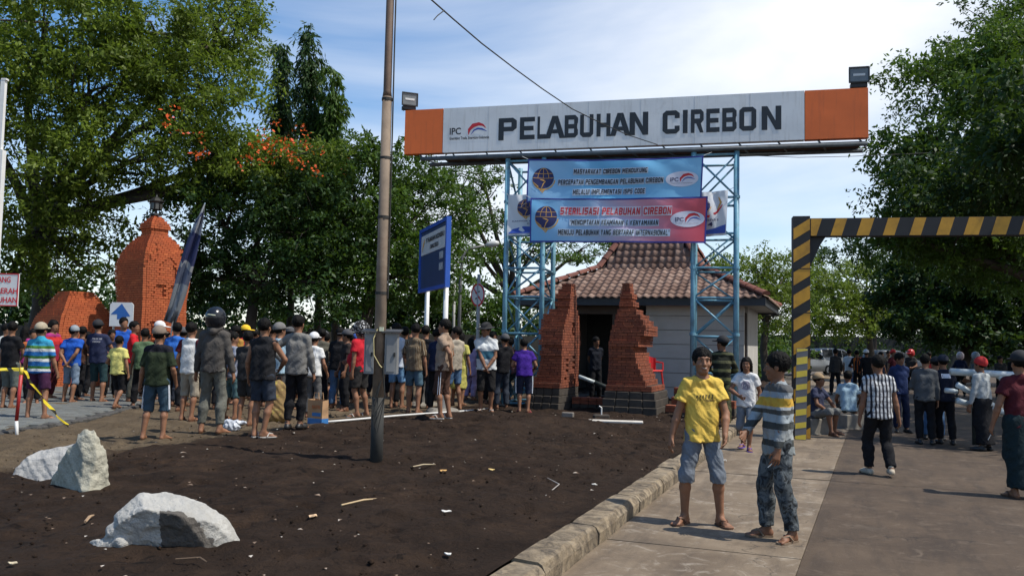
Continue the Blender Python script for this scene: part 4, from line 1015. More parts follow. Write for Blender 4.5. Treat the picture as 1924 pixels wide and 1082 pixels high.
def unit_brick(mat):
    if mat.name not in _unit:
        b = .035; mb = MB()
        o = [(-.5 + b, -.5), (.5 - b, -.5), (.5, -.5 + b), (.5, .5 - b), (.5 - b, .5), (-.5 + b, .5), (-.5, .5 - b), (-.5, -.5 + b)]
        mb.add([(x, y, -.5) for x, y in o] + [(x, y, .5) for x, y in o], [tuple(range(7, -1, -1)), tuple(range(8, 16))] + [(i, (i + 1) % 8, 8 + (i + 1) % 8, 8 + i) for i in range(8)])
        _unit[mat.name] = mb.mesh('brick', mat)
    return _unit[mat.name]
def brickwork(root, prof, z0, z1, ch, mat, niche=None, nparts=295, seed=1, BL=.215, deep=.032):
    """courses between z0 and z1; prof(z) -> u0,u1,v0,v1 in the root's frame; visible faces v0 (front) and u1 (right)"""
    rnd = random.Random(seed); items = []; rest = []; core = MB(); n = int((z1 - z0) / ch); g = .010
    for k in range(n):
        z = z0 + (k + .5) * ch; u0, u1, v0, v1 = prof(z)
        if u1 - u0 < .05 or v1 - v0 < .05: continue
        ins = .055
        core.box(((u0 + u1) / 2, (v0 + v1) / 2, z), (max(.02, u1 - u0 - 2 * ins), max(.02, v1 - v0 - 2 * ins), ch))
        off = (BL / 2 if k % 2 else 0)
        def run(a0, a1):
            edges = [a0]; x = a0 + BL - off if off else a0 + BL
            while x < a1 - .06: edges.append(x); x += BL
            edges.append(a1); return [(p, q) for p, q in zip(edges, edges[1:])]
        dth = .10
        for side in ('f', 'r', 'b', 'l'):
            if side in 'fb':
                for p, q in run(u0, u1):
                    jit = rnd.uniform(-.004, .006); v = v0 + dth / 2 - jit if side == 'f' else v1 - dth / 2
                    if niche and niche('f' if side == 'f' else 'b', (p + q) / 2, z): v += .03
                    it = ((p + q) / 2, v, z, q - p - g, dth, ch - g)
                    (items if side == 'f' else rest).append(it)
            else:
                for p, q in run(v0 + dth + .002, v1 - dth - .002):
                    if q - p < .02: continue
                    jit = rnd.uniform(-.004, .006); u = u1 - dth / 2 + jit if side == 'r' else u0 + dth / 2
                    if niche and niche(side, (p + q) / 2, z): u -= deep
                    it = (u, (p + q) / 2, z, dth, q - p - g, ch - g)
                    (items if side == 'r' else rest).append(it)
    rnd.shuffle(items)
    items.sort(key=lambda t: -(t[2] > 1.0))                 # show the upper, unhidden courses as single bricks first
    me = unit_brick(mat)
    for t in items[:nparts]:
        o = new_obj('brick', me, root); o.location = t[:3]; o.scale = t[3:]
    mb = MB()
    for t in items[nparts:] + rest: mb.box(t[:3], t[3:])
    if mb.v: tag(mb.build('brick_courses', mat, root), kind='stuff')
    core.build('mortar_core', mortar, root)
def itp(tab, z): 
    zs = [t[0] for t in tab]
    return [float(np.interp(z, zs, [t[i] for t in tab])) for i in range(1, len(tab[0]))]
A_ = Vector((1.25, 21.03, 0))
# left half of the split gate: (z, u0, u1, v0, v1)
tabL = [(.2, -.80, 0, -.06, 1.45), (.78, -.80, 0, -.03, 1.47), (.80, -.74, 0, .03, 1.45), (.95, -.66, 0, .05, 1.48), (1.27, -.58, 0, .06, 1.52), (1.53, -.54, 0, .08, 1.57), (1.55, -.58, 0, .05, 1.6), (1.80, -.57, 0, .08, 1.62), (2.06, -.62, 0, .18, 1.58), (2.36, -.68, 0, .37, 1.52),
        (2.60, -.46, 0, .58, 1.30), (2.64, -.36, 0, .66, 1.24), (2.72, -.34, 0, .70, 1.22), (2.74, -.38, 0, .68, 1.24), (3.05, -.36, 0, .74, 1.17), (3.15, -.28, 0, .74, 1.12), (3.32, -.22, 0, .74, 1.08)]
def split_gate(name_label, tab, seed, niche):
    r_ = empty('split_gate', Vector((A_.x * .92, A_.y * .92, .136)), -TH, .92); tag(r_, name_label, 'brick gate', 'halves of the split brick gate')
    def st(z, st_=.13):
        u0, u1, v0, v1 = itp(tab, math.floor(z / st_) * st_ + .06); e = .045 if any(abs(z - q) < .066 for q in (.70, 1.50, 1.72, 2.02, 2.70, 2.92)) else (-.02 if any(abs(z - q) < .05 for q in (1.62, 2.82)) else 0)
        return (u0 - (e if u0 < 1 else 0), u1 + (e if u1 > 1 else 0), v0 - e, v1 + e)
    brickwork(r_, st, .62, 3.32, .066, brick_old, niche, 290, seed)
    u0, u1, v0, v1 = itp(tab, .6)
    for i, (za, zb_, gr) in enumerate(((-.06, .26, .10), (.262, .44, .07), (.442, .615, .035))):
        nb = 4
        for k in range(nb):
            a, b_ = lerp(u0 - gr, u1 + (gr if seed == 2 else .0), k / nb), lerp(u0 - gr, u1 + (gr if seed == 2 else .0), (k + 1) / nb)
            mb = MB(); mb.bevbox(((a + b_) / 2, (v0 + v1) / 2, (za + zb_) / 2), (b_ - a - .012, v1 - v0 + 2 * gr, zb_ - za - .008), .015); mb.build('plinth_stone', stone_old, r_)
    return r_
def nichL(side, a, z):
    if side != 'r': return False
    return (1.95 < z < 2.30 and .85 < a < 1.0) or (1.02 < z < 1.42 and (.42 < a < .56 or .98 < a < 1.12)) or (.66 < z < .86 and (.3 < a < .45 or 1.02 < a < 1.2))
split_gate('left half of the old red brick split gate, its flat inner face sunlit', tabL, 1, nichL)
tabR = [(.2, 1.14, 2.50, -.06, 1.45), (.66, 1.14, 2.28, -.03, 1.47), (.80, 1.15, 2.12, .03, 1.45), (1.12, 1.17, 1.96, .05, 1.5), (1.54, 1.18, 1.78, .08, 1.57), (1.60, 1.16, 1.80, .05, 1.6), (1.92, 1.19, 1.96, .1, 1.62), (2.14, 1.21, 2.06, .2, 1.58), (2.26, 1.24, 1.98, .3, 1.5), (2.40, 1.25, 1.88, .38, 1.4),
        (2.60, 1.26, 1.68, .58, 1.28), (2.64, 1.27, 1.60, .66, 1.22), (2.86, 1.28, 1.60, .7, 1.2), (2.92, 1.28, 1.56, .72, 1.16), (3.2, 1.32, 1.52, .74, 1.1)]
split_gate('right half of the old red brick split gate, stepped edge facing the guard house', tabR, 2, None)

# brick monument at the left, turned 36 degrees
MPH = R(36)
mc = U(283, 610, 24.6); mc.z = 0
def monument():
    r_ = empty('brick_monument', mc, -MPH); tag(r_, 'tall orange brick monument with bulging body and narrow neck, left of the feather flag', 'monument')
    tab = [(.2, .72), (1.9, .70), (2.2, .69), (2.7, .68), (3.1, .72), (3.5, .745), (3.8, .73), (4.1, .63), (4.35, .50), (4.55, .34), (4.62, .27), (4.74, .26), (4.80, .31), (4.92, .30), (5.05, .20), (5.22, .06)]
    def prof(z):
        h = itp(tab, z)[0]; return (-h, h, -h, h)
    def niche(side, a, z):
        if side != 'r': return False
        if 3.35 < z < 3.95: 
            w = .30 * math.sqrt(max(0, 1 - ((z - 3.35) / .60) ** 1.6)); return abs(a - .04) < w
        if 2.84 < z < 3.18: return -.34 < a < -.06 or .10 < a < .38
        return .9 < z < 2.1 and -.46 < a < -.36
    brickwork(r_, prof, .1, 5.22, .065, brick_new, niche, 295, 3, .15, .042)
    mb = MB(); mb.lathe([(.17, .0), (.16, .05), (.04, .06), (.035, .14), (.14, .16), (.17, .36), (.21, .38), (.22, .41), (.12, .50), (.04, .55), (.012, .62)], (0, 0, 5.2), 8)
    ln_ = mb.build('lantern', plain('black_iron', (.012, .012, .012), .5, .2), r_)
    for k in range(8):
        a = 2 * math.pi * (k + .5) / 8; mb = MB(); mb.box((.158 * math.cos(a), .158 * math.sin(a), 5.46), (.012, .085, .17), Matrix.Rotation(a, 3, 'Z')); mb.build('pane', plain('smoked_glass', (.06, .06, .055), .15, .1, bmp=0), ln_)
monument()
def low_pier():
    p = U(140, 612, 25.2); p.z = 0
    r_ = empty('brick_pier', p, -MPH); tag(r_, 'low orange brick pier with sloping sides, left of the tall brick monument', 'pier')
    def prof(z):
        h = itp([(.1, 1.05), (1.9, .86), (2.2, .78), (2.95, .36), (3.0, .36)], z)[0]; return (-h, h, -h, h)
    brickwork(r_, prof, .1, 3.0, .065, brick_new, None, 260, 4)
low_pier()

# ------------------------------------------------------------ guard house
HT = R(20.5); H1 = Vector((math.cos(HT), -math.sin(HT), 0)); H2 = Vector((math.sin(HT), math.cos(HT), 0))
hc0 = at_z(1439, 563, 3.0); hc0.z = 0
W_ = 7.2; D_ = 6.2
house = empty('guard_house', hc0, -HT); tag(house, 'small white guard house with hipped red brown tile roof behind the split gate', 'guard house')
wallw = plain('white_wall_paint', (.46, .44, .41), .75, .08, 2, dirt=(.3, .27, .23), dirtamt=.35)
darkwood = plain('slate_fascia_paint', (.035, .04, .048), .6, .2)
def hb(name, c, s, m): mb = MB(); mb.box(c, s); return mb.build(name, m, house)
OV = .62; x0, x1, y0, y1 = -W_ + OV, -OV, OV, D_ - OV
zb0, zt0 = .15, 2.98
# front wall: white boarded stretch on the right, dark opening at the left
xw = -3.35
nb = 7
for k in range(nb):
    z_ = zb0 + (zt0 - zb0) * k / nb; hgt = (zt0 - zb0) / nb
    hb('wall_board', ((xw + x1) / 2, y0 + .06 - .0005 * k, z_ + hgt / 2), (x1 - xw, .12, hgt - .018), wallw)
    hb('wall_board', (x0 + .25, y0 + .06, z_ + hgt / 2), (.5, .12, hgt - .018), wallw)
hb('wall_backing', ((xw + x1) / 2, y0 + .10, (zb0 + zt0) / 2), (x1 - xw - .01, .10, zt0 - zb0 - .02), plain('board_joint_grey', (.25, .24, .22), .9))  # grey backing that shows in the gaps between the boards
hb('wall', (x1 - .08, (y0 + y1) / 2 + .6, (zb0 + zt0) / 2), (.14, y1 - y0 - 1.3, zt0 - zb0), wallw)
hb('wall', (x1 - .08, y0 + .22, (zb0 + zt0) / 2), (.135, .2, zt0 - zb0), wallw)
win = hb('side_window', (x1 - .06, y0 + .62, 1.75), (.05, .56, 1.9), plain('dark_window_glass', (.02, .022, .024), .15, .2, bmp=0))
for a in (-.28, 0, .28):
    mb = MB(); mb.box((x1 - .03, y0 + .62 + a, 1.75), (.05, .05, 1.9)); mb.build('window_bar', plain('brown_frame', (.05, .03, .02), .6), win)
hb('wall', (x0 + .07, (y0 + y1) / 2 + .062, (zb0 + zt0) / 2), (.14, y1 - y0 - .125, zt0 - zb0), wallw)
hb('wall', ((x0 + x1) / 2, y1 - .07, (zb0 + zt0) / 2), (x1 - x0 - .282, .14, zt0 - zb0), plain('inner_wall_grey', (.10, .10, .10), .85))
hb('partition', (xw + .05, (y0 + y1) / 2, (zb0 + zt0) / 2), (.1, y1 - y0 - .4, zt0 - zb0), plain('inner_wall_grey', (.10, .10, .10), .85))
hb('floor', ((x0 + x1) / 2, (y0 + y1) / 2, .13), (x1 - x0 + .8, y1 - y0 + .7, .2), plain('house_slab', (.12, .11, .10), .9))
hb('ceiling', ((x0 + x1) / 2, (y0 + y1) / 2, 3.05), (x1 - x0, y1 - y0, .03), plain('soffit_paint', (.38, .36, .33), .8))
for xx in (x0 + .545, xw - .95):
    hb('door_post', (xx, y0 + .06, (zb0 + zt0) / 2), (.09, .12, zt0 - zb0), plain('brown_frame', (.05, .03, .02), .6))
hb('lintel', ((x0 + xw) / 2, y0 + .06, 2.78), (xw - x0 - 1.0, .125, .34), plain('brown_frame', (.05, .03, .02), .6))
# counter with red plastic chair beyond handled further down
# roof planes: eave rectangle -> break -> top
EZ, BZ, TZ = 3.05, 4.03, 5.35
eave = [(-W_, 0), (0, 0), (0, D_), (-W_, D_)]; brk = [(-W_ + 2.1, 1.95), (-2.0, 1.95), (-2.0, D_ - 1.95), (-W_ + 2.1, D_ - 1.95)]; top = [(-W_ + 2.85, 2.75), (-2.75, 2.75), (-2.75, D_ - 2.75), (-W_ + 2.85, D_ - 2.75)]
mb = MB(); vs_ = [(x, y, EZ) for x, y in eave] + [(x, y, BZ) for x, y in brk] + [(x, y, TZ) for x, y in top]
mb.add(vs_, [(i, (i + 1) % 4, 4 + (i + 1) % 4, 4 + i) for i in range(4)] + [(4 + i, 4 + (i + 1) % 4, 8 + (i + 1) % 4, 8 + i) for i in range(4)] + [(8, 9, 10, 11)])
roof = mb.build('roof', plain('roof_deck', (.05, .035, .03), .9), house)
for (a, b_) in ((0, 1), (1, 2), (2, 3), (3, 0)):
    pa, pb_ = Vector((*eave[a], 0)), Vector((*eave[b_], 0)); dd = (pb_ - pa); mid = (pa + pb_) / 2; ang = math.atan2(dd.y, dd.x)
    inw = Vector((-dd.y, dd.x, 0)).normalized()
    mb = MB(); mb.box(mid + inw * .03 + Vector((0, 0, EZ - .10)), (dd.length - .04, .035, .22), Matrix.Rotation(ang, 3, 'Z')); mb.build('fascia', darkwood, house)
mb = MB(); mb.add([(x, y, EZ - .16) for x, y in [(-W_ + .06, .06), (-.06, .06), (-.06, D_ - .06), (-W_ + .06, D_ - .06)]], [(3, 2, 1, 0)]); mb.build('soffit', plain('soffit_paint', (.38, .36, .33), .8), house)
# tiles
def tile_mat():
    m, n, l, b = nodes_of('clay_roof_tile'); oi = n.new('ShaderNodeObjectInfo'); co = geoco(n)
    c = ramp(n, l, oi.outputs['Random'], [(0, (.15, .085, .062)), (.5, (.235, .145, .11)), (1, (.30, .20, .155))])
    c = mixc(n, l, ramp(n, l, noise(n, l, 3.5, 7, .75, co), [(.5, (0, 0, 0)), (.7, (.7, .7, .7))]), c, (.06, .038, .03))
    c = mixc(n, l, ramp(n, l, noise(n, l, 16, 5, .7, co), [(.55, (0, 0, 0)), (.75, (.5, .5, .5))]), c, (.34, .27, .22))
    l.new(c, b.inputs['Base Color']); b.inputs['Roughness'].default_value = .85; bump(n, l, b, noise(n, l, 60, 4, .7, co), .3, .01)
    return m
tm = tile_mat()
TW, TL = .228, .25
def s_tile():
    mb = MB(); us = np.linspace(0, 1.12, 9)
    def zf(u): return .026 * math.cos(2 * math.pi * (u - .22)) + .012
    vs_ = []
    for yy, lift in ((0, .026), (TL * 1.22, .004)):
        for u in us: vs_.append(((u - .5) * TW, yy, zf(u) + lift))
    vs_ += [((u - .5) * TW, 0, zf(u) + .004) for u in us]
    k = len(us); mb.add(vs_, [(i, i + 1, k + i + 1, k + i) for i in range(k - 1)] + [(2 * k + i, 2 * k + i + 1, i + 1, i) for i in range(k - 1)])
    return mb
tile_me = s_tile().mesh('roof_tile', tm, True)
tiles = []
def tile_face(bl, br, tr, tl):
    bl, br, tr, tl = map(Vector, (bl, br, tr, tl)); ux = (br - bl).normalized(); nn = ux.cross(tl - bl).normalized(); uy = nn.cross(ux)
    Lh = (tl - bl).dot(uy); nrow = int(Lh / TL) + 1
    for j in range(nrow):
        t0 = j * TL; t = (t0 + TL * .5) / Lh
        if t0 > Lh - .05: break
        a = (tl - bl).dot(ux) * t; b_ = (br - bl).dot(ux) + ((tr - br).dot(ux)) * t
        nc = int((b_ - a) / TW); st = round(a / TW) * TW
        for i in range(nc + 1):
            x = st + (i + .5) * TW
            if x > b_ - TW * .3 or x < a + TW * .3: continue
            tiles.append((bl + ux * x + uy * (t0 - .05) + nn * .012, ux, uy, nn))
E3 = lambda p, z: (p[0], p[1], z)
nfront = 0
tile_face(E3(eave[0], EZ), E3(eave[1], EZ), E3(brk[1], BZ), E3(brk[0], BZ)); tile_face(E3(brk[0], BZ), E3(brk[1], BZ), E3(top[1], TZ), E3(top[0], TZ)); nfront = len(tiles)
tile_face(E3(eave[1], EZ), E3(eave[2], EZ), E3(brk[2], BZ), E3(brk[1], BZ)); tile_face(E3(brk[1], BZ), E3(brk[2], BZ), E3(top[2], TZ), E3(top[1], TZ))
tile_face(E3(eave[3], EZ), E3(eave[0], EZ), E3(brk[0], BZ), E3(brk[3], BZ)); tile_face(E3(brk[3], BZ), E3(brk[0], BZ), E3(top[0], TZ), E3(top[3], TZ))
def tmx(t):
    p, a, b_, c = t; M_ = Matrix.Identity(4)
    for i in range(3): M_[i][0] = a[i]; M_[i][1] = b_[i]; M_[i][2] = c[i]; M_[i][3] = p[i]
    return M_ @ Matrix.Rotation(random.uniform(-.02, .02), 4, 'Z')
for t in tiles[:min(nfront, 290)]:
    o = new_obj('roof_tile', tile_me, roof); o.matrix_local = tmx(t)
mb = MB(); base_v = [Vector(v.co) for v in tile_me.vertices]; base_f = [tuple(p.vertices) for p in tile_me.polygons]
for t in tiles[min(nfront, 290):]:
    M_ = tmx(t); mb.add([M_ @ v for v in base_v], base_f)
tag(mb.build('tile_courses', tm, roof, True), kind='stuff')
ridge_m = plain('ridge_tile_clay', (.17, .058, .038), .8, .3, 4, dirt=(.04, .03, .025), dirtamt=.6)
def ridge(a, b_):
    a, b_ = Vector(a), Vector(b_); d = b_ - a; n_ = max(1, int(d.length / .34)); dd = d.normalized()
    for i in range(n_):
        p = a + d * (i / n_); q = a + d * ((i + 1.08) / n_)
        mb = MB(); sidev = dd.cross(UPZ).normalized(); upv = sidev.cross(dd)
        vs_ = []
        for pt, r_ in ((p, .155), (q, .125)):
            for k in range(8):
                an = math.pi * k / 7; vs_.append(pt + sidev * math.cos(an) * r_ + upv * (math.sin(an) * r_ * .8 + .015))
        mb.add(vs_, [(k, k + 1, 9 + k, 8 + k) for k in range(7)] + [tuple(range(7, -1, -1)), tuple(range(8, 16))]); mb.build('ridge_tile', ridge_m, roof)
for i in (0, 1, 2, 3):
    ridge(E3(eave[i], EZ + .06), E3(brk[i], BZ + .05)); ridge(E3(brk[i], BZ + .05), E3(top[i], TZ + .04))
    ridge(E3(top[i], TZ + .04), E3(top[(i + 1) % 4], TZ + .04))
# low garden wall pieces beside the gate (stepped blocks)
gw = empty('garden_wall', Vector((A_.x * .92, A_.y * .92, .10)), -TH, .92); tag(gw, 'low stepped brick wall between the split gate and the guard house', 'wall')
for k, (u, v, sx_, sy_, z_, hz) in enumerate(((2.85, 1.6, .7, .35, .1, .62), (3.35, 1.7, .5, .3, .1, .78), (3.0, 1.0, .9, .3, .1, .42), (3.75, 1.2, .6, .35, .1, .36), (.60, .9, 1.1, .3, .08, .34), (2.75, .5, .5, .3, .1, .25))):
    nb_ = max(2, int(sx_ / .22)); nr = max(2, int(hz / .075))
    for j in range(nr):
        for i in range(nb_):
            o = new_obj('brick', unit_brick(stone_old if j < nr - 2 else brick_old), gw); o.location = (u - sx_ / 2 + sx_ * (i + .5) / nb_, v, z_ + hz * (j + .5) / nr); o.scale = (sx_ / nb_ - .012, sy_ + random.uniform(0, .02), hz / nr - .01)
# ------------------------------------------------------------ street furniture
conc_pole = plain('weathered_concrete_pole', (.20, .150, .108), .85, .3, 3, dirt=(.09, .05, .03), dirtamt=.7, world_co=True)
tar = plain('tarred_pole_foot', (.022, .022, .02), .8, .3, 5)
pb_ = on_ground(707, 866)
r_ = empty('utility_pole', pb_); tag(r_, 'tall weathered concrete utility pole with dark tarred foot, between the crowd and the heap', 'utility pole')
mb = MB(); mb.tube([(0, 0, -.2), (0, 0, .78)], [.079, .077], 16); mb.build('tarred_foot', tar, r_, True)
mb = MB(); mb.tube([(0, 0, .781), (0, 0, 2.4), (0, 0, 4.55)], [.075, .069, .062], 16); mb.build('pole_shaft', conc_pole, r_, True)
mb = MB(); mb.tube([(0, 0, 4.551), (0, 0, 4.62), (.004, 0, 8.3)], [.060, .051, .046], 14); mb.build('upper_shaft', plain('rusty_steel_pole', (.12, .075, .05), .7, .3, 3, dirt=(.05, .025, .015), dirtamt=.6), r_, True)
for z_ in (3.0, 2.05, 4.5, 3.75):
    mb = MB(); mb.tube([(0, 0, z_), (0, 0, z_ + .035)], .076 if z_ < 3.5 else .068, 14); mb.build('band', tar, r_)
mb = MB(); mb.tube([(.075, -.02, 8.2), (.078, -.03, 5.2), (.082, -.02, 4.0), (.085, -.02, 2.0)], .010, 5); mb.build('cable', tar, r_)
mb = MB(); mb.tube([(-.02, -.09, 1.62), (-.06, -.12, 1.5), (-.05, -.11, 1.3), (.02, -.10, 1.18), (.05, -.10, 1.15)], .007, 5); mb.build('cable', plain('yellowed_cable', (.5, .42, .2), .6), r_)
for k in range(3):
    mb = MB(); mb.tube([(.06, -.085, 1.2 - .05 * k), (.10, -.12, .8), (.02 - .04 * k, -.13, .35 + .08 * k), (-.05, -.11, .55 + .1 * k), (.05, -.1, 1.0)], .006, 5); mb.build('cable', tar, r_)
mb = MB(); mb.box((.03, -.09, 1.62), (.05, .04, .05)); mb.build('junction_clip', plain('pale_decal', (.6, .62, .45), .4), r_)
greyb = plain('grey_meter_box', (.20, .205, .205), .6, .15, 4, dirt=(.06, .055, .05), dirtamt=.5)
def meter_box(dx, label, wd):
    b = empty('meter_box', pb_ + Vector((dx, .02, 1.06))); tag(b, label, 'meter box', 'meter boxes on the utility pole')
    mb = MB(); mb.box((0, 0, .26), (wd, .2, .50)); mb.build('housing', greyb, b)
    mb = MB(); mb.add([(-wd / 2 - .04, -.14, .515), (wd / 2 + .04, -.14, .515), (wd / 2 + .04, .14, .545), (-wd / 2 - .04, .14, .545), (-wd / 2 - .04, -.14, .535), (wd / 2 + .04, -.14, .535), (wd / 2 + .04, .14, .565), (-wd / 2 - .04, .14, .565)],
                      [(3, 2, 1, 0), (4, 5, 6, 7), (0, 1, 5, 4), (1, 2, 6, 5), (2, 3, 7, 6), (3, 0, 4, 7)]); mb.build('lid', plain('dark_box_lid', (.05, .05, .05), .6), b)
    mb = MB(); mb.box((0, -.104, .25), (wd - .05, .012, .42)); d_ = mb.build('door', greyb, b)
    mb = MB(); mb.box((wd * .32, -.116, .25), (.02, .02, .05)); mb.build('latch', tar, d_)
    mb = MB(); mb.box((-.09 if dx > 0 else .09, 0, .36), (.1, .05, .03)); mb.build('bracket', tar, b)
meter_box(-.118, 'grey meter box on the left side of the utility pole', .12)
meter_box(.150, 'grey meter box with dark lid on the right side of the utility pole', .15)

def wire(label, pts, r_=.012, m=None):
    # sagging cable through points
    P_ = []
    for a, b_ in zip(pts, pts[1:]):
        for k in range(12): P_.append(Vector(a).lerp(Vector(b_), k / 12))
    P_.append(Vector(pts[-1])); mb = MB(); mb.tube(P_, r_, 5); o = mb.build('overhead_cable', m or tar); tag(o, label, 'cable'); return o
cp = [(808, -2, 10.7), (850, 35, 11.5), (905, 82, 12.6), (965, 128, 13.8), (1020, 168, 15), (1075, 205, 16.2), (1130, 232, 17.3), (1180, 254, 18.4), (1235, 272, 19.6)]
wire('thin black cable drooping from the top of the picture across the gate sign', [U(*p) for p in [(770, -60, 10.6)] + cp], .011)
wire('faint thin cable running right from the gate tower towards the trees', [U(1392, 292, 19.2), U(1500, 296, 20), U(1600, 294, 21), U(1924, 280, 24)], .008)
p_ = U(826, 30, 10.9); mb = MB(); mb.tube([U(835, 20, 11.1), U(822, 30, 10.95), U(815, 38, 10.9)], .008, 4); tag(mb.build('cable_end', tar), 'short loose cable end hanging off the drooping cable', 'cable')

# blue notice board, seen at a slant
def blue_board():
    a = on_ground(800, 758); z0 = a.z
    pl, pr2 = U(791, 490, 20.0), U(842, 475, 17.6); pl.z = pr2.z = 0
    d = (pr2 - pl); L_ = d.length; e = d.normalized(); nrm_ = Vector((e.y, -e.x, 0)); nrm_ = nrm_ if nrm_.dot(-pl) > 0 else -nrm_
    ang = math.atan2(e.y, e.x)
    b = empty('notice_board', pl, ang); tag(b, 'tall blue notice board with white header on two white posts', 'notice board')
    f = lambda u, v, w: Vector((u, -w, v))
    zb_, zt_ = (U(791, 548, 20).z + U(842, 543, 17.6).z) / 2, (U(791, 432, 20).z + U(842, 408, 17.6).z) / 2
    blu = plain('blue_board_paint', (.012, .045, .13), .4, .12, 3, bmp=.03); blf = plain('blue_board_frame', (.018, .09, .42), .4, .1, 3, bmp=.03)
    mb = MB(); mb.box((L_ / 2, 0, (zb_ + zt_) / 2), (L_ - .1, .03, zt_ - zb_ - .1)); mb.build('panel', blu, b)
    for u in (.03, L_ - .03):
        mb = MB(); mb.box((u, 0, (zb_ + zt_) / 2), (.09, .10, zt_ - zb_)); mb.build('frame_bar', blf, b)
    for z_ in (zb_ + .04, zt_ - .04):
        mb = MB(); mb.box((L_ / 2, 0, z_), (L_ - .16, .09, .08)); mb.build('frame_bar', blf, b)
    hz0, hz1 = zt_ - .62, zt_ - .17
    mb = MB(); mb.box((L_ / 2, -.02, (hz0 + hz1) / 2), (L_ - .22, .012, hz1 - hz0)); mb.build('header_panel', plain('header_white', (.55, .56, .56), .5, .06), b)
    put_text('lettering', 'PT PELABUHAN INDONESIA II', INK_BLACK, b, f, .62, L_ - .25, hz0 + .25, hz0 + .36, .03, 0, .032)
    put_text('lettering', 'CABANG CIREBON', INK_BLACK, b, f, 1.0, L_ - .75, hz0 + .08, hz0 + .18, .03, 0, .032)
    mb = MB(); strip(mb, f, [(.25, hz0 + .08), (.36, hz0 + .24), (.50, hz0 + .36)], [.02, .09, .02], .032); mb.build('logo_sweep', INK_GOLD, b)
    for z_ in (zb_ + .48, zb_ + .72):
        mb = MB(); mb.box((L_ * .80, -.02, z_), (.32, .01, .15)); mb.build('small_plate', plain('plate_grey', (.35, .37, .4), .5), b)
    wpst = plain('white_post_paint', (.66, .66, .64), .5, .06, 3, dirt=(.3, .27, .22), dirtamt=.3)
    for u in (.42, L_ - .38):
        mb = MB(); mb.tube([(u, .075, .15), (u, .075, zb_ + .45)], .055, 12); o = mb.build('post', wpst, b, True)
        mb = MB(); mb.bevbox((u, .075, .24), (.62, .62, .16), .06); mb.build('footing', plain('footing_concrete', (.2, .18, .15), .9, .25), b)
blue_board()

def round_sign():
    p = on_ground(893, 752); b = empty('road_sign', p, R(-52)); tag(b, 'round white prohibition sign with red ring on a grey pole', 'road sign')
    mb = MB(); mb.tube([(0, .03, 0), (0, .03, 3.25)], .045, 10); mb.build('pole', plain('galvanised_pole', (.30, .30, .29), .5, .15), b, True)
    zc = U(893, 554, p.y).z - p.z; f = lambda u, v, w: Vector((u, -w, v + zc)); rr = .30
    mb = MB(); disc(mb, f, 0, 0, rr, rr, 0, n=32); mb.prism([(rr * math.cos(2 * math.pi * k / 32), rr * math.sin(2 * math.pi * k / 32)) for k in range(32)], .012, lambda u, v, w: f(u, v, w - .003)); mb.build('plate', plain('sign_plate_white', (.62, .62, .6), .5, .05), b)
    mb = MB(); disc(mb, f, 0, 0, rr, rr, .003, n=32, inner=.84); mb.build('red_ring', INK_RED, b)
    mb = MB(); strip(mb, f, [(0, -.2), (0, .2)], .04, .004); strip(mb, f, [(-.1, .05), (.1, .09)], .035, .005); strip(mb, f, [(-.1, -.1), (.1, -.06)], .035, .0055); mb.build('symbol', INK_BLACK, b)
    mb = MB(); strip(mb, f, [(-.19, .19), (.19, -.19)], .035, .007); mb.build('red_bar', INK_RED, b)
round_sign()
def street_lamp():
    p = on_ground(868, 735); p = U(868, 640, 27); p.z = .15; b = empty('street_lamp', p); tag(b, 'thin street lamp with curved arm and pale head, beyond the round sign', 'street lamp')
    pm = plain('lamp_pole_grey', (.16, .16, .155), .5, .2)
    t1 = U(880, 468, 27) - p; t2 = U(912, 461, 27) - p
    mb = MB(); mb.tube([(-.1, 0, 0), (-.1, 0, 3.4), (-.05, 0, t1.z - .25), t1, t2], [.06, .05, .04, .035, .03], 8); mb.build('pole', pm, b, True)
    e = U(938, 456, 27) - p
    mb = MB(); mb.tube([t2, t2.lerp(e, .3), t2.lerp(e, .75), e], [.04, .10, .11, .04], 10); mb.build('lamp_head', plain('pale_lamp_head', (.5, .5, .48), .4), b, True)
street_lamp()
p_ = U(850, 700, 30); p_.z = .1
mb = MB(); mb.tube([p_, Vector((p_.x, p_.y, U(850, 530, 30).z))], .05, 8); tag(mb.build('thin_post', plain('galvanised_pole', (.30, .30, .29), .5, .15), None, True), 'thin plain grey post beyond the blue notice board', 'post')

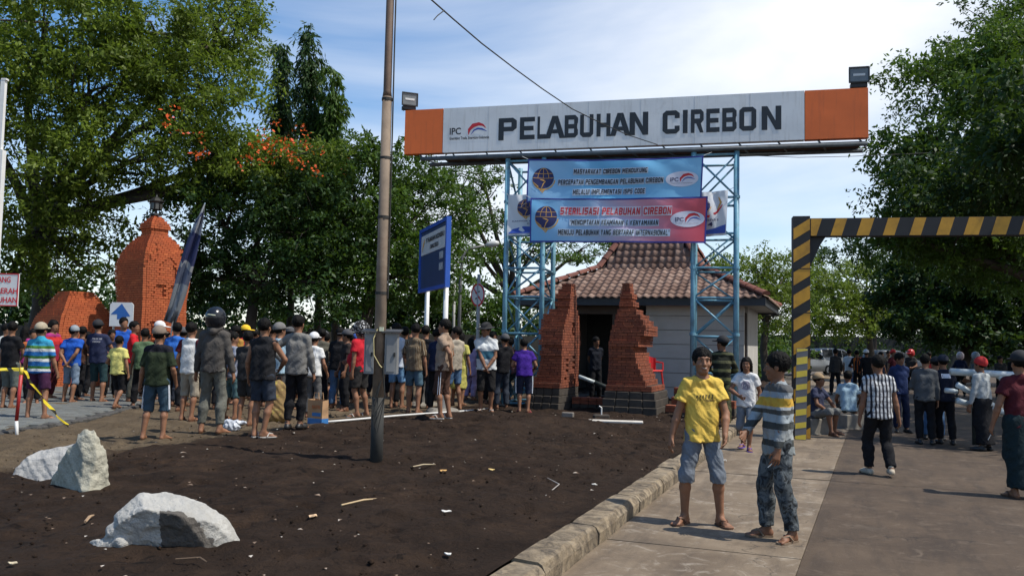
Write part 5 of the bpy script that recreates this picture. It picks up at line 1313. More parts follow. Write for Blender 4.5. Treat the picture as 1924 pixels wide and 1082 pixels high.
# height limit portal
hz_y = plain('hazard_yellow', (.52, .26, .018), .55, .18, 4, dirt=(.12, .06, .02), dirtamt=.5); hz_k = plain('hazard_black', (.010, .010, .011), .6, .3, 4)
def hazard(root, name, w, h_, d_, period, slope, horizontal=False, yel=None, blk=None, duty=.5, z0=0):
    """box beam whose front carries slanting yellow panels, each 3 mm proud"""
    mb = MB()
    if horizontal: mb.box((h_ / 2, d_ / 2, z0 + w / 2), (h_, d_, w))
    else: mb.box((0, d_ / 2, z0 + h_ / 2), (w, d_, h_))
    o = mb.build(name, blk or hz_k, root)
    t = -w * abs(slope); rnd = random.Random(4)
    while t < h_ + w:
        a0, a1 = t, t + period * (duty + rnd.uniform(-.08, .06)); pts = []
        for (q, s_) in ((a0, 0), (a1, 0), (a1, 1), (a0, 1)):
            v = q + slope * w * s_; v = min(max(v, .01), h_ - .01); pts.append((v, s_))
        if horizontal: poly = [(v, z0 + .006 + (w - .012) * s_) for v, s_ in pts]
        else: poly = [(-w / 2 + .006 + (w - .012) * s_, z0 + v) for v, s_ in pts]
        ar = abs(sum(poly[i][0] * poly[(i + 1) % 4][1] - poly[(i + 1) % 4][0] * poly[i][1] for i in range(4))) / 2
        if ar > .004:
            m2 = MB(); m2.add([(u, -.003, v) for u, v in poly], [(0, 1, 2, 3) if not horizontal else (0, 1, 2, 3)]); m2.build('yellow_stripe', yel or hz_y, o)
        t += period
    return o
pp0 = at_z(1507, 824, 0.0)
PT = R(12); prt = empty('height_barrier', pp0, -PT); tag(prt, 'black and yellow striped height limit portal over the road', 'height barrier')
ptop = U(1507, 406, pp0.y).z
hazard(prt, 'post', .315, ptop, .30, .445, .62, duty=.54)
bz = ptop - .045 - .345
o = hazard(prt, 'beam', .345, 7.5, .26, .47, .30, True, z0=bz); o.location = (.1625, .01, 0)
for k in range(3):
    mb = MB(); mb.box((0, -.004, 1.55 + .85 * k), (.318, .006, .02)); mb.build('weld_seam', hz_k, prt)
mb = MB(); mb.prism([(.1585, bz - .003), (.1585, bz - .62), (.36, bz - .16), (.46, bz - .003)], .05, lambda u, v, w: Vector((u, .12 - w, v))); mb.build('gusset', hz_k, prt)
mb = MB(); mb.box((6.9, .15, ptop / 2), (.3, .3, ptop)); mb.build('far_post', hz_k, prt)
# reflective board on the post foot
rb = empty('reflector_board', Vector((pp0.x - .105, pp0.y - .22, 0)), -PT); rb.rotation_euler = (0, R(1.2), -PT)
tag(rb, 'narrow yellow and grey striped reflector board leaning at the portal post', 'marker board')
hazard(rb, 'board', .205, 1.72, .02, .24, .18, yel=plain('reflective_yellow', (.70, .52, .06), .35, .1), blk=plain('reflective_grey', (.13, .13, .14), .4, .15))

# white pipe barrier at the right
def pipe_barrier():
    d0 = 15.3
    b = empty('pipe_gate', (U(1850, 760, d0).x, d0, 0)); tag(b, 'swing gate of thick white pipes across the right of the road', 'gate')
    wm_ = plain('white_pipe_paint', (.52, .57, .57), .45, .08, 4, dirt=(.2, .19, .17), dirtamt=.4)
    o0 = Vector(b.location)
    def pt(x, y, d=d0): return U(x, y, d) - o0
    for a, c, r1 in (((1786, 698), (2010, 710), .062), ((1798, 722), (1838, 745), .052), ((1776, 733), (1798, 735), .045), ((1798, 752), (1832, 762), .055), ((1876, 706), (1980, 778), .052), ((1832, 762), (1990, 796), .055), ((1838, 745), (1880, 770), .05)):
        mb = MB(); mb.tube([pt(*a), pt(*c)], r1, 12); mb.build('pipe', wm_, b, True)
    for x in (1985,):
        q = pt(x, 704, d0 + .02); mb = MB(); mb.tube([(q.x, q.y, -0.0), (q.x, q.y, q.z)], .06, 10); mb.build('upright', wm_, b, True)
    q = pt(1830, 700, d0 + .3); mb = MB(); mb.tube([q + Vector((0, 0, -1.3)), q + Vector((0, 0, .16))], .05, 8); mb.build('upright', plain('dark_post', (.03, .035, .03), .6), b, True)
pipe_barrier()

# ------------------------------------------------------------ signs and flag at the left
def sign_left():
    d0 = 11.0; c0 = U(-30, 545, d0); b = empty('port_notice_sign', (c0.x, d0, .2)); tag(b, 'white sign with red capital letters at the left edge of the picture', 'sign')
    u1 = U(35, 545, d0).x - c0.x; zt_, zb_ = U(20, 514, d0).z - .2, U(20, 575, d0).z - .2; u0 = u1 - 1.1
    mb = MB(); mb.box(((u0 + u1) / 2, 0, (zt_ + zb_) / 2), (u1 - u0, .02, zt_ - zb_)); mb.build('panel', plain('sign_panel_white', (.62, .63, .63), .5, .05), b)
    mb = MB()
    for z_ in (zt_ - .006, zb_ + .006): mb.box(((u0 + u1) / 2, -.0115, z_), (u1 - u0, .004, .012))
    mb.box((u1 - .006, -.0115, (zt_ + zb_) / 2), (.012, .004, zt_ - zb_ - .03)); mb.build('red_border', INK_RED, b)
    f = lambda u, v, w: Vector((u, -.010 - w, v)); px = lambda x: U(x, 545, d0).x - c0.x; pz = lambda y: U(15, y, d0).z - .2
    for s_, a, c, y0_, y1_ in (('DILARANG', -34, 20, 531, 520), ('MASUK DAERAH', -62, 34.0, 552, 541), ('PELABUHAN', -36, 34.0, 569, 558)):
        put_text('lettering', s_, INK_RED, b, f, px(a), px(c), pz(y0_), pz(y1_), .02, 0, .004)
    for u in (u0 + .2, u1 - .35):
        mb = MB(); mb.tube([(u, .04, -.1), (u, .04, zt_)], .03, 8); mb.build('post', plain('galvanised_pole', (.30, .30, .29), .5, .15), b, True)
sign_left()
q = U(1, 380, 9.0); mb = MB(); q2 = U(2, 150, 9.0)
mb.box((q.x - .03, 9.0, q2.z - .0), (.055, .05, .02)); mb.box((q.x - .025, 9.0, 1.9), (.07, .07, 3.5)); mb.box((q.x - .04, 9.0, (q2.z + 3.65) / 2), (.045, .045, q2.z - 3.66)); tag(mb.build('white_pole', plain('white_post_paint', (.66, .66, .64), .5, .06)), 'white square pole cut by the left edge of the picture', 'pole')
def arrow_sign():
    d0 = 22.4; c0 = U(227, 612, d0); b = empty('arrow_sign', (c0.x, d0, .2)); tag(b, 'white panel with a thick blue arrow pointing up, before the brick monument', 'sign')
    w = (U(248, 590, d0).x - U(204, 590, d0).x) / 2; zt_, zb_ = U(227, 568, d0).z - .2, U(227, 613, d0).z - .2
    rc = .06; poly = [(-w, zb_), (w, zb_), (w, zt_ - rc), (w - rc, zt_), (-w + rc, zt_), (-w, zt_ - rc)]
    mb = MB(); mb.prism(poly, .03, lambda u, v, ww: Vector((u, -ww, v))); mb.build('panel', plain('sign_panel_white', (.62, .63, .63), .5, .05), b)
    H_ = zt_ - zb_; mb = MB(); mb.add([(u * w, -.004, zb_ + v * H_) for u, v in [(-.05, .05), (.45, .05), (.45, .42), (.78, .42), (.0, .95), (-.9, .50), (-.35, .50), (-.35, .3), (-.05, .3)]], [tuple(range(9))]); mb.build('arrow', ink('arrow_blue', (.02, .11, .36)), b)
    for u in (-w * .7, w * .7):
        mb = MB(); mb.tube([(u, .06, -.1), (u, .06, zt_ - .05)], .03, 8); mb.build('post', plain('galvanised_pole', (.30, .30, .29), .5, .15), b, True)
arrow_sign()
def feather_flag():
    d0 = 21.0; c0 = U(312, 640, d0); b = empty('feather_flag', (c0.x, d0, .2)); tag(b, 'tall leaning grey and navy feather flag in front of the brick monument', 'flag')
    o0 = Vector(b.location); cl = [(384, 385), (376, 412), (366, 445), (356, 480), (346, 515), (337, 550), (328, 580), (318, 606)]; wd = [2, 12, 21, 25, 26, 25, 23, 22]
    n_ = 6; vs_ = []; 
    for i, ((x, y), w) in enumerate(zip(cl, wd)):
        for k in range(n_ + 1):
            t = k / n_ - .5; p = U(x + w * t, y + w * t * .35, d0 + .10 * math.sin(k * 1.6 + i * .9)) - o0; vs_.append(p)
    fs = []; m_i = []
    for i in range(len(cl) - 1):
        for k in range(n_): fs.append((i * (n_ + 1) + k, i * (n_ + 1) + k + 1, (i + 1) * (n_ + 1) + k + 1, (i + 1) * (n_ + 1) + k))
    m, n, l, bs = nodes_of('feather_flag_print'); co = objco(n); sp = n.new('ShaderNodeSeparateXYZ'); l.new(co, sp.inputs[0])
    zz = math_n(n, l, 'ADD', math_n(n, l, 'DIVIDE', sp.outputs[2], 5.5), math_n(n, l, 'MULTIPLY', math_n(n, l, 'SUBTRACT', noise(n, l, 2.0, 2, .5, co, .8), .5), .22))
    G_ = (.17, .19, .215); Nn = (.012, .018, .075)
    l.new(ramp(n, l, zz, [(0, G_), (.47, G_), (.50, (.06, .075, .12)), (.56, (.22, .23, .25)), (.59, Nn), (.72, Nn), (.74, (.25, .26, .29)), (.77, Nn), (.80, G_), (1, G_)], True), bs.inputs['Base Color']); bs.inputs['Roughness'].default_value = .7
    me = MB().add(vs_, fs).mesh('flag_cloth', m, True); o = new_obj('flag_cloth', me, b); md = o.modifiers.new('thick', 'SOLIDIFY'); md.thickness = .004
    mb = MB(); mb.tube([Vector((0, .02, 0)), U(324, 606, d0 + .05) - o0, U(352, 520, d0 + .05) - o0, U(378, 420, d0 + .05) - o0, U(385, 384, d0 + .05) - o0], [.02, .018, .015, .01, .006], 6); mb.build('pole', plain('flag_pole', (.25, .25, .25), .4), b, True)
    mb = MB(); mb.box((0, 0, .03), (.5, .5, .06)); mb.build('base', plain('black_iron', (.012, .012, .012), .5, .2), b)
feather_flag()

# stake with barricade tape
sp_ = on_ground(33, 815); st = empty('barrier_stake', sp_); tag(st, 'red and white stake holding yellow tape on the pavement edge', 'stake')
q = U(41, 690, sp_.y) - sp_; lo_ = U(31, 790, sp_.y) - sp_
mb = MB(); mb.tube([(0, 0, -.1), lo_], .024, 8); mb.build('white_foot', plain('white_post_paint', (.66, .66, .64), .5, .06), st, True)
mb = MB(); mb.tube([lo_ * 1.001, q.lerp(lo_, .14)], .026, 8); mb.build('red_shaft', plain('red_stake_paint', (.35, .02, .02), .5, .15), st, True)
mb = MB(); mb.tube([q.lerp(lo_, .139), q], .027, 8); mb.build('yellow_tip', plain('reflective_yellow', (.70, .52, .06), .35, .1), st, True)
def tape(label, pts, w=.05):
    m = None; key = 'tape'
    if key not in MATS:
        m, n, l, b = nodes_of('barricade_tape'); co = objco(n); sp = n.new('ShaderNodeSeparateXYZ'); l.new(co, sp.inputs[0])
        f = math_n(n, l, 'FRACT', math_n(n, l, 'MULTIPLY', math_n(n, l, 'ADD', sp.outputs[0], sp.outputs[2]), 5)); l.new(mixc(n, l, math_n(n, l, 'GREATER_THAN', f, .62), (.75, .60, .04), (.03, .03, .02)), b.inputs['Base Color']); b.inputs['Roughness'].default_value = .4; MATS[key] = m
    mb = MB(); vs_ = []
    for i, p in enumerate(pts):
        tw = .6 * math.sin(i * 1.3); vs_ += [Vector(p) + Vector((0, math.sin(tw) * w / 2, math.cos(tw) * w / 2)), Vector(p) - Vector((0, math.sin(tw) * w / 2, math.cos(tw) * w / 2))]
    mb.add(vs_, [(2 * i, 2 * i + 1, 2 * i + 3, 2 * i + 2) for i in range(len(pts) - 1)])
    o = mb.build('barricade_tape', MATS[key]); md = o.modifiers.new('thick', 'SOLIDIFY'); md.thickness = .002; tag(o, label, 'tape', 'yellow tape at the stake')
tp = sp_ + q
tape('yellow black tape stretched left from the stake tip', [tp + Vector((-.02 - .25 * k, -.03, -.03 - .012 * k + .01 * math.sin(k * 2))) for k in range(6)])
e_ = on_ground(128, 802); tape('yellow black tape hanging from the stake down to the paving', [tp.lerp(e_, k / 10) + Vector((.02 * math.sin(k * 2.1), -.02, .06 * math.sin(math.pi * k / 10) * -1 + .02)) for k in range(11)], .055)

# red plastic chair by the guard house
def chair(px, py, d0):
    c0 = U(px, py, d0); z0 = .62; b = empty('plastic_chair', (c0.x, d0, z0), R(30)); tag(b, 'red plastic chair beside the right half of the split gate', 'chair'); rm = plain('red_plastic', (.55, .02, .015), .35, .08)
    mb = MB(); mb.bevbox((0, 0, .43), (.46, .44, .04), .02); mb.build('seat', rm, b)
    mb = MB(); n_ = 9; pr = []
    for k in range(n_): 
        a = R(-80 + 160 * k / (n_ - 1)); pr.append((.23 * math.sin(a), .08 + .15 * math.cos(a)))
    vs_ = [(x, y, .45) for x, y in pr] + [(x * 1.1, y * 1.25, .86 - .10 * abs(x) / .23) for x, y in pr]; mb.add(vs_, [(k, k + 1, n_ + k + 1, n_ + k) for k in range(n_ - 1)]); o = mb.build('backrest', rm, b); md = o.modifiers.new('t', 'SOLIDIFY'); md.thickness = .02
    for sx_ in (-1, 1):
        for sy_ in (-1, 1): mb = MB(); mb.tube([(sx_ * .19, sy_ * .18, .42), (sx_ * .23, sy_ * .22, 0)], [.028, .02], 6); mb.build('leg', rm, b)
        mb = MB(); mb.tube([(sx_ * .24, -.18, .43), (sx_ * .26, -.16, .64), (sx_ * .26, .12, .66)], .02, 6); mb.build('armrest', rm, b)
chair(1224, 700, 23.0)
# white boom pole behind the split gate
p1, p2, p3 = U(1088, 707, 22.6), U(1117, 718, 22.4), U(1148, 730, 22.2)
b = empty('boom_barrier', (p3.x + .3, p3.y, .2)); o0 = Vector(b.location); tag(b, 'slanting boom barrier with white tip seen through the split gate', 'barrier')
mb = MB(); mb.tube([p1 - o0, p2 - o0], .05, 8); mb.build('white_tip', plain('white_pipe_paint', (.52, .57, .57), .45), b, True)
mb = MB(); mb.tube([p2 - o0 + Vector((.001, 0, 0)), p3 - o0 + Vector((.3, 0, -.12))], .055, 8); mb.build('dark_boom', plain('dark_post', (.03, .035, .03), .6), b, True)
mb = MB(); mb.box((0, 0, .35), (.25, .25, .7)); mb.build('stand', plain('dark_post', (.03, .035, .03), .6), b)

# ------------------------------------------------------------ rocks
def rock_mat(name, c, dark, amt, painted_shade=None):
    m, n, l, b = nodes_of(name); co = objco(n)
    f = noise(n, l, 4, 8, .7, co); cc = ramp(n, l, f, [(.3, tuple(x * .72 for x in c)), (.6, c), (.8, tuple(min(1, x * 1.2) for x in c))])
    cc = mixc(n, l, ramp(n, l, noise(n, l, 2.6, 7, .75, co, .8), [(.52, (0, 0, 0)), (.70, (amt,) * 3)]), cc, dark)
    if painted_shade:                                                   # shade of the overhang painted as dark colour on the broken right hand face
        vm = n.new('ShaderNodeVectorMath'); vm.operation = 'DOT_PRODUCT'; l.new(co, vm.inputs[0]); vm.inputs[1].default_value = painted_shade[0]
        dd = math_n(n, l, 'ADD', math_n(n, l, 'SUBTRACT', vm.outputs['Value'], painted_shade[1]), math_n(n, l, 'MULTIPLY', math_n(n, l, 'SUBTRACT', noise(n, l, 8, 6, .65, co), .5), .20))
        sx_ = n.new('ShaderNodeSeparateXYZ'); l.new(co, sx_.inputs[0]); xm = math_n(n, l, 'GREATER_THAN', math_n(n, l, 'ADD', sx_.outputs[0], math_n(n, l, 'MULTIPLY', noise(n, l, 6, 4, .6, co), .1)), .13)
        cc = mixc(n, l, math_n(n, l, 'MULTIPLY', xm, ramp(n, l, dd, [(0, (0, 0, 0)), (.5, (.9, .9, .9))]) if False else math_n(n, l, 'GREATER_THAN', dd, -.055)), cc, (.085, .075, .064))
    l.new(cc, b.inputs['Base Color']); b.inputs['Roughness'].default_value = .9; bump(n, l, b, noise(n, l, 11, 9, .62, co), .8, .045)
    return m
white_rock = rock_mat('pale_limestone', (.40, .39, .37), (.16, .14, .11), .5); moss_rock = rock_mat('mossy_limestone', (.40, .38, .30), (.10, .095, .045), .8)
def rock(label, loc, rz, mat, build, h=.0135, sink=.05, seed=1, extra_cuts=16, sc=1.0):
    G = Field(np.array((-.95, -.7, -.12)), np.array((.95, .7, .85)), h); build(G)
    rs = np.random.RandomState(seed)
    X, Y, Z = G.ax[0][:, None, None], G.ax[1][None, :, None], G.ax[2][None, None, :]
    inside = np.argwhere(G.D < 0); pts_ = G.lo + G.h * inside[::7]
    for _ in range(extra_cuts):                                # chip random facets off the block
        n_ = rs.normal(size=3); n_[2] = abs(n_[2]) * .8; n_ /= np.linalg.norm(n_); sup = (pts_ @ n_).max(); G.cut(n_ * (sup - rs.uniform(.02, .085)), n_)
    nz = np.abs(vnoise(X * 6 + Z * 5, Y * 6 - Z * 4) - .5) * 1.6 + .45 * vnoise(X * 15 - Z * 13, Y * 15 + Z * 12) + .3 * vnoise(X * 38 + Z * 33, Y * 38 - Z * 35); G.D = (G.D + .032 * (nz - .7)).astype('f4')
    G.D[:, :, 0] = .5
    o = new_obj('boulder', G.mesh('boulder', mat)); o.location = (loc.x, loc.y, loc.z - sink); o.rotation_euler = (0, 0, rz); o.scale = (sc, sc, sc); tag(o, label, 'boulder', 'pale boulders on the dark soil'); return o
def carve(G, c, r, tilt=0):
    X, Y, Z = G.ax[0][:, None, None] - c[0], G.ax[1][None, :, None] - c[1], G.ax[2][None, None, :] - c[2]
    k0 = np.sqrt((X / r[0]) ** 2 + (Y / r[1]) ** 2 + (Z / r[2]) ** 2); G.D = np.maximum(G.D, ((1 - k0) * min(r)).astype('f4'))
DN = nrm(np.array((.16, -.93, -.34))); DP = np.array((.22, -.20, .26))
def r_big(G):
    # ridge from the upper left peak down to the right; bright sloping left face, overhanging broken face on the right
    G.cap((-.30, .05, .06), (.45, .05, .04), .70, .64, 0)
    G.cut((-.26, -.10, .52), (-.34, -.64, .69)); G.cut(DP, DN); G.cut((-.02, 0, .50), (.22, -.10, .97)); G.cut((.36, 0, .38), (.55, -.10, .83)); G.cut((.58, 0, .18), (.85, -.15, .5)); G.cut((-.34, 0, .44), (-.72, -.08, .69)); G.cut((.66, 0, .1), (.97, -.1, .25)); G.cut((-.26, 0, .54), (.0, -.1, 1)); G.cut((0, .26, .3), (.1, .85, .5)); G.cut((-.56, 0, .14), (-.90, -.25, .35)); G.cut((-.1, -.40, .10), (-.1, -.97, .2))
    carve(G, (-.22, -.46, -.10), (.30, .16, .15)); carve(G, (-.52, -.1, .30), (.12, .3, .09)); carve(G, (.06, -.20, .56), (.05, .3, .06))
    G.cap((-.80, -.22, .03), (-.40, -.24, .05), .03, .055, .02); G.cap((-.62, -.22, .04), (-.30, -.22, .08), .05, .08, .02)
def r_fin(G):
    G.cap((0, 0, 0), (.02, 0, .5), .55, .45, 0)
    G.cut((-.02, -.08, .35), (-.62, -.78, .06)); G.cut((-.02, 0, .66), (-.74, .05, .68)); G.cut((.25, 0, .3), (.98, -.02, .10)); G.cut((.10, -.20, .3), (.50, -.86, .05)); G.cut((0, .14, .3), (.1, .95, .25)); G.cut((.12, 0, .68), (.5, -.1, .9)); G.cut((-.42, 0, .1), (-.95, 0, .35))
def r_slab(G):
    G.cap((-.2, 0, .05), (.2, 0, .05), .40, .40, 0)
    G.cut((0, -.12, .2), (-.15, -.85, .45)); G.cut((.0, 0, .34), (-.18, .1, 1)); G.cut((-.36, 0, .2), (-.85, -.2, .5)); G.cut((.34, 0, .2), (.9, 0, .3))
rp = on_ground(282, 1030); rock('large jagged pale boulder with dark undercut right side, nearest the camera', rp + Vector((0, .22, 0)), R(-6), rock_mat('limestone_painted_shade', (.40, .39, .36), (.16, .14, .11),   .45, (tuple(nrm(np.array((.16, -.93, -.34)))), float(nrm(np.array((.16, -.93, -.34))) @ np.array((.22, -.20, .26))))), r_big, sc=.72, sink=.045)
rp = on_ground(132, 922); rock('upright pointed boulder with greenish flank, leaning on a flat pale one', rp + Vector((0, .2, 0)), R(5), moss_rock, r_fin, seed=2, sc=.92)
rp = on_ground(72, 905); rock('flat topped pale grey boulder behind the upright pointed one', rp + Vector((-.02, .42, 0)), R(8), white_rock, r_slab, seed=3)
rp = on_ground(-14, 905); rock('small pale boulder cut by the left picture edge', rp + Vector((-.2, .1, 0)), R(40), white_rock, lambda G: (G.ell((0, 0, .04), (.22, .18, .16), .03), G.cut((0, 0, .14), (.3, -.2, 1)), G.cut((.12, 0, 0), (1, -.2, .3))), seed=4)

# ------------------------------------------------------------ small things on the ground
def on(px, py, dz=0):
    p = on_ground(px, py); return p + Vector((0, 0, dz))
a, b_ = on(613, 796, .03), on(920, 771, .03)
P_ = []
for k in range(9):
    p = a.lerp(b_, k / 8); p.z = float(gz(p.x, p.y)) + .035; P_.append(p)
mb = MB(); mb.tube(P_, .019, 8); tag(mb.build('white_pipe', plain('pvc_white', (.62, .61, .58), .45, .06), None, True), 'long thin white plastic pipe lying on the soil before the crowd', 'pipe')
def planks():
    a, b_ = on(1083, 790, .04), on(1208, 800, .04); d = (b_ - a); ang = math.atan2(d.y, d.x)
    r_ = MB(); r_.bevbox((0, 0, 0), (d.length, .12, .03), .006); o = r_.build('plank', plain('pale_plank', (.50, .46, .40), .8, .2, 3, dirt=(.1, .08, .06), dirtamt=.5)); o.location = (a + b_) / 2; o.rotation_euler = (R(8), 0, ang); tag(o, 'pale white plank lying on the soil before the split gate', 'plank')
    p = on(1130, 786, 0); t = empty('garden_tap', p); tag(t, 'small white pipe tap standing on a stone behind the plank', 'tap')
    mb = MB(); mb.tube([(0, 0, 0), (0, 0, .22), (-.05, 0, .25)], .016, 6); mb.build('riser', plain('pvc_white', (.62, .61, .58), .45), t); mb = MB(); mb.bevbox((0, .02, .03), (.32, .2, .10), .02); mb.build('stone', stone_old, t)
    p = on(1067, 783, .05); mb = MB(); mb.bevbox((0, 0, 0), (.24, .12, .09), .012); o = mb.build('loose_brick', plain('grey_block', (.16, .14, .12), .9, .25)); o.location = p; o.rotation_euler = (0, 0, -.3); tag(o, 'grey loose block lying left of the pale plank', 'block')
planks()
def plastic_bag():
    p = on(436, 808); G = Field(np.array((-.25, -.2, -.03)), np.array((.3, .2, .3)), .012)
    G.ell((0, 0, .06), (.13, .11, .09), .03); G.ell((.1, .02, .12), (.11, .05, .035), .02); G.ell((-.05, 0, .12), (.07, .06, .05), .02); G.wrinkle(.014, 48, 1.0); G.wrinkle(.008, 90, 2.0)
    o = new_obj('plastic_bag', G.mesh('plastic_bag', plain('pale_plastic_film', (.42, .45, .50), .3, .2, 9, bmp=.4))); o.location = p; tag(o, 'crumpled pale grey plastic bag on the ground behind the hooded figure', 'bag')
plastic_bag()
def paper_bag():
    p = on(597, 796); b = empty('paper_bag', p, R(-32)); tag(b, 'brown paper shopping bag with blue foot held low by the crowd', 'bag')
    kr = plain('kraft_paper', (.42, .25, .13), .8, .15, 5, bmp=.3); bl = ink('bag_blue', (.03, .16, .42))
    w, d_, h_ = .34, .16, .42
    mb = MB(); mb.box((0, 0, .05), (w, d_, .10)); mb.build('blue_foot', bl, b)
    mb = MB(); mb.add([(-w / 2, -d_ / 2, .101), (w / 2, -d_ / 2, .101), (w / 2, d_ / 2, .101), (-w / 2, d_ / 2, .101), (-w / 2, -d_ / 2 - .01, h_), (w / 2, -d_ / 2 + .01, h_ - .015), (w / 2, d_ / 2 - .01, h_), (-w / 2, d_ / 2 + .01, h_ + .01)], [(0, 1, 5, 4), (1, 2, 6, 5), (2, 3, 7, 6), (3, 0, 4, 7)]); mb.build('bag_body', kr, b)
    mb = MB(); mb.box((.04, -d_ / 2 - .004, .17), (.2, .004, .06)); mb.build('blue_print', bl, b)
    put_text('lettering', 'BATIK', ink('print_orange', (.5, .14, .03)), b, lambda u, v, ww: Vector((u, -d_ / 2 - .004 - ww, v)), -.06, .14, .27, .33, .02, 0, .004)
    for yy in (-.05, .05): mb = MB(); mb.tube([(-.07, yy, h_), (-.05, yy, h_ + .12), (.05, yy, h_ + .12), (.07, yy, h_)], .006, 5); mb.build('handle', kr, b)
paper_bag()
def stick(label, a, b_, r1, c, bend=0.0):
    a, b_ = on(*a, .012), on(*b_, .012); m_ = a.lerp(b_, .5) + Vector((bend, bend * .4, .015)); mb = MB(); mb.tube([a, a.lerp(m_, .5), m_, m_.lerp(b_, .5), b_], [r1, r1, r1 * 1.1, r1 * .9, r1 * .5], 5); tag(mb.build('stick', plain('dry_stick_' + str(len(label)), c, .85, .2)), label, 'stick')
stick('straight pale stick lying on the dark soil right of the boulders', (641, 951), (722, 938), .010, (.38, .28, .16))
stick('thin pale stick lying just right of the utility pole', (772, 879), (818, 874), .009, (.36, .29, .19))
stick('forked grey twig lying on the soil near the kerb', (1025, 933), (1028, 899), .006, (.30, .27, .24), .14)
stick('thin bent twig on the soil in front of the nearest boulder', (330, 1053), (388, 1058), .006, (.12, .08, .05), .05)
stick('small wood sliver beside the left end of the nearest boulder', (160, 983), (176, 970), .012, (.30, .20, .12))
def scrap(label, px, py, s, c, seed, cat='scrap'):
    rnd = np.random.RandomState(seed); n_ = 9; a = np.linspace(0, 2 * np.pi, n_, endpoint=False); rr = s * (.55 + .6 * rnd.rand(n_)); p = on(px, py, .02)
    vs_ = [(rr[i] * math.cos(a[i]) * 1.5, rr[i] * math.sin(a[i]), s * .5 * rnd.rand()) for i in range(n_)] + [(0, 0, s * .35)]
    mb = MB(); mb.add(vs_, [(i, (i + 1) % n_, n_) for i in range(n_)]); o = mb.build('scrap', plain('scrap_%d' % seed, c, .8, .25, 20)); o.location = p; o.rotation_euler = (0, 0, rnd.rand() * 6); md = o.modifiers.new('t', 'SOLIDIFY'); md.thickness = .006; tag(o, label, cat, 'scraps lying on the soil')
scrap('orange peel like scrap on the soil, right of the utility pole foot', 832, 888, .045, (.52, .30, .10), 1); scrap('yellowish scrap on the soil in the middle of the dark plot', 923, 886, .045, (.60, .42, .16), 2)
scrap('crumpled tan paper scrap on the soil left of the pale stick', 589, 974, .045, (.50, .34, .20), 3); scrap('white torn paper scrap on the soil below the middle of the plot', 838, 965, .03, (.60, .58, .54), 4)
scrap('round pale dry leaf standing on the soil below the heap', 896, 836, .04, (.45, .38, .28), 5); scrap('small white scrap near the bottom of the soil plot', 841, 1046, .026, (.6, .58, .53), 6)
scrap('pale dry leaf scrap near the bottom left corner', 23, 1064, .028, (.5, .42, .28), 7); scrap('small white scrap lying on the soil beside the kerb', 1118, 914, .03, (.55, .53, .48), 8)
scrap('white foam piece on the road behind the man in yellow', 1359, 868, .05, (.62, .61, .58), 9)
def litter():
    rnd = np.random.RandomState(11); V = []; F_ = []
    for _ in range(800):
        s = rnd.uniform(-4.5, 14); q_ = rnd.uniform(.25, 10); p = KS(-q_, s); x, y = p.x, p.y; z = float(gz(x, y)) + .022; r1 = rnd.uniform(.004, .016) * (1.7 if rnd.rand() < .06 else 1); a = rnd.rand() * 6.28; c_, s_ = math.cos(a) * r1, math.sin(a) * r1; k = len(V)
        V += [(x + c_ * 1.6, y + s_ * 1.6, z), (x - s_, y + c_, z + r1 * .6), (x - c_ * 1.6, y - s_ * 1.6, z + r1 * .2), (x + s_, y - c_, z + r1 * .4)]; F_.append((k, k + 1, k + 2, k + 3))
    m, n, l, b = nodes_of('litter_flakes'); co = geoco(n)
    l.new(ramp(n, l, noise(n, l, 9, 1, .5, co), [(.3, (.05, .035, .025)), (.5, (.22, .15, .10)), (.62, (.5, .46, .4))]), b.inputs['Base Color']); b.inputs['Roughness'].default_value = .9
    o = new_obj('litter', np_mesh('litter', np.array(V), np.array(F_), m, False)); tag(o, 'tiny pale leaf and paper flakes strewn over the dark soil', 'litter', None, 'stuff')
    V = []; F_ = []; G = np.random.RandomState(4)
    for _ in range(2200):
        s = G.uniform(-4.5, 12); q_ = G.uniform(.3, 9); p = KS(-q_, s); x, y = p.x, p.y; r1 = G.uniform(.006, .022) * (1.5 if G.rand() < .1 else 1); z = float(gz(x, y)) + r1 * .2; k = len(V)
        for i in range(6):
            d = [(1, 0, 0), (-1, 0, 0), (0, 1, 0), (0, -1, 0), (0, 0, 1), (0, 0, -1)][i]; V.append((x + d[0] * r1 * G.uniform(.6, 1.2), y + d[1] * r1 * G.uniform(.6, 1.2), z + d[2] * r1 * G.uniform(.5, .9)))
        for f in ((0, 2, 4), (2, 1, 4), (1, 3, 4), (3, 0, 4), (2, 0, 5), (1, 2, 5), (3, 1, 5), (0, 3, 5)): F_.append(tuple(k + i for i in f))
    o = new_obj('soil_clods', np_mesh('soil_clods', np.array(V), np.array(F_), soil_m, False)); tag(o, 'loose dark clods of earth on the soil plot', 'earth', None, 'stuff')
litter()

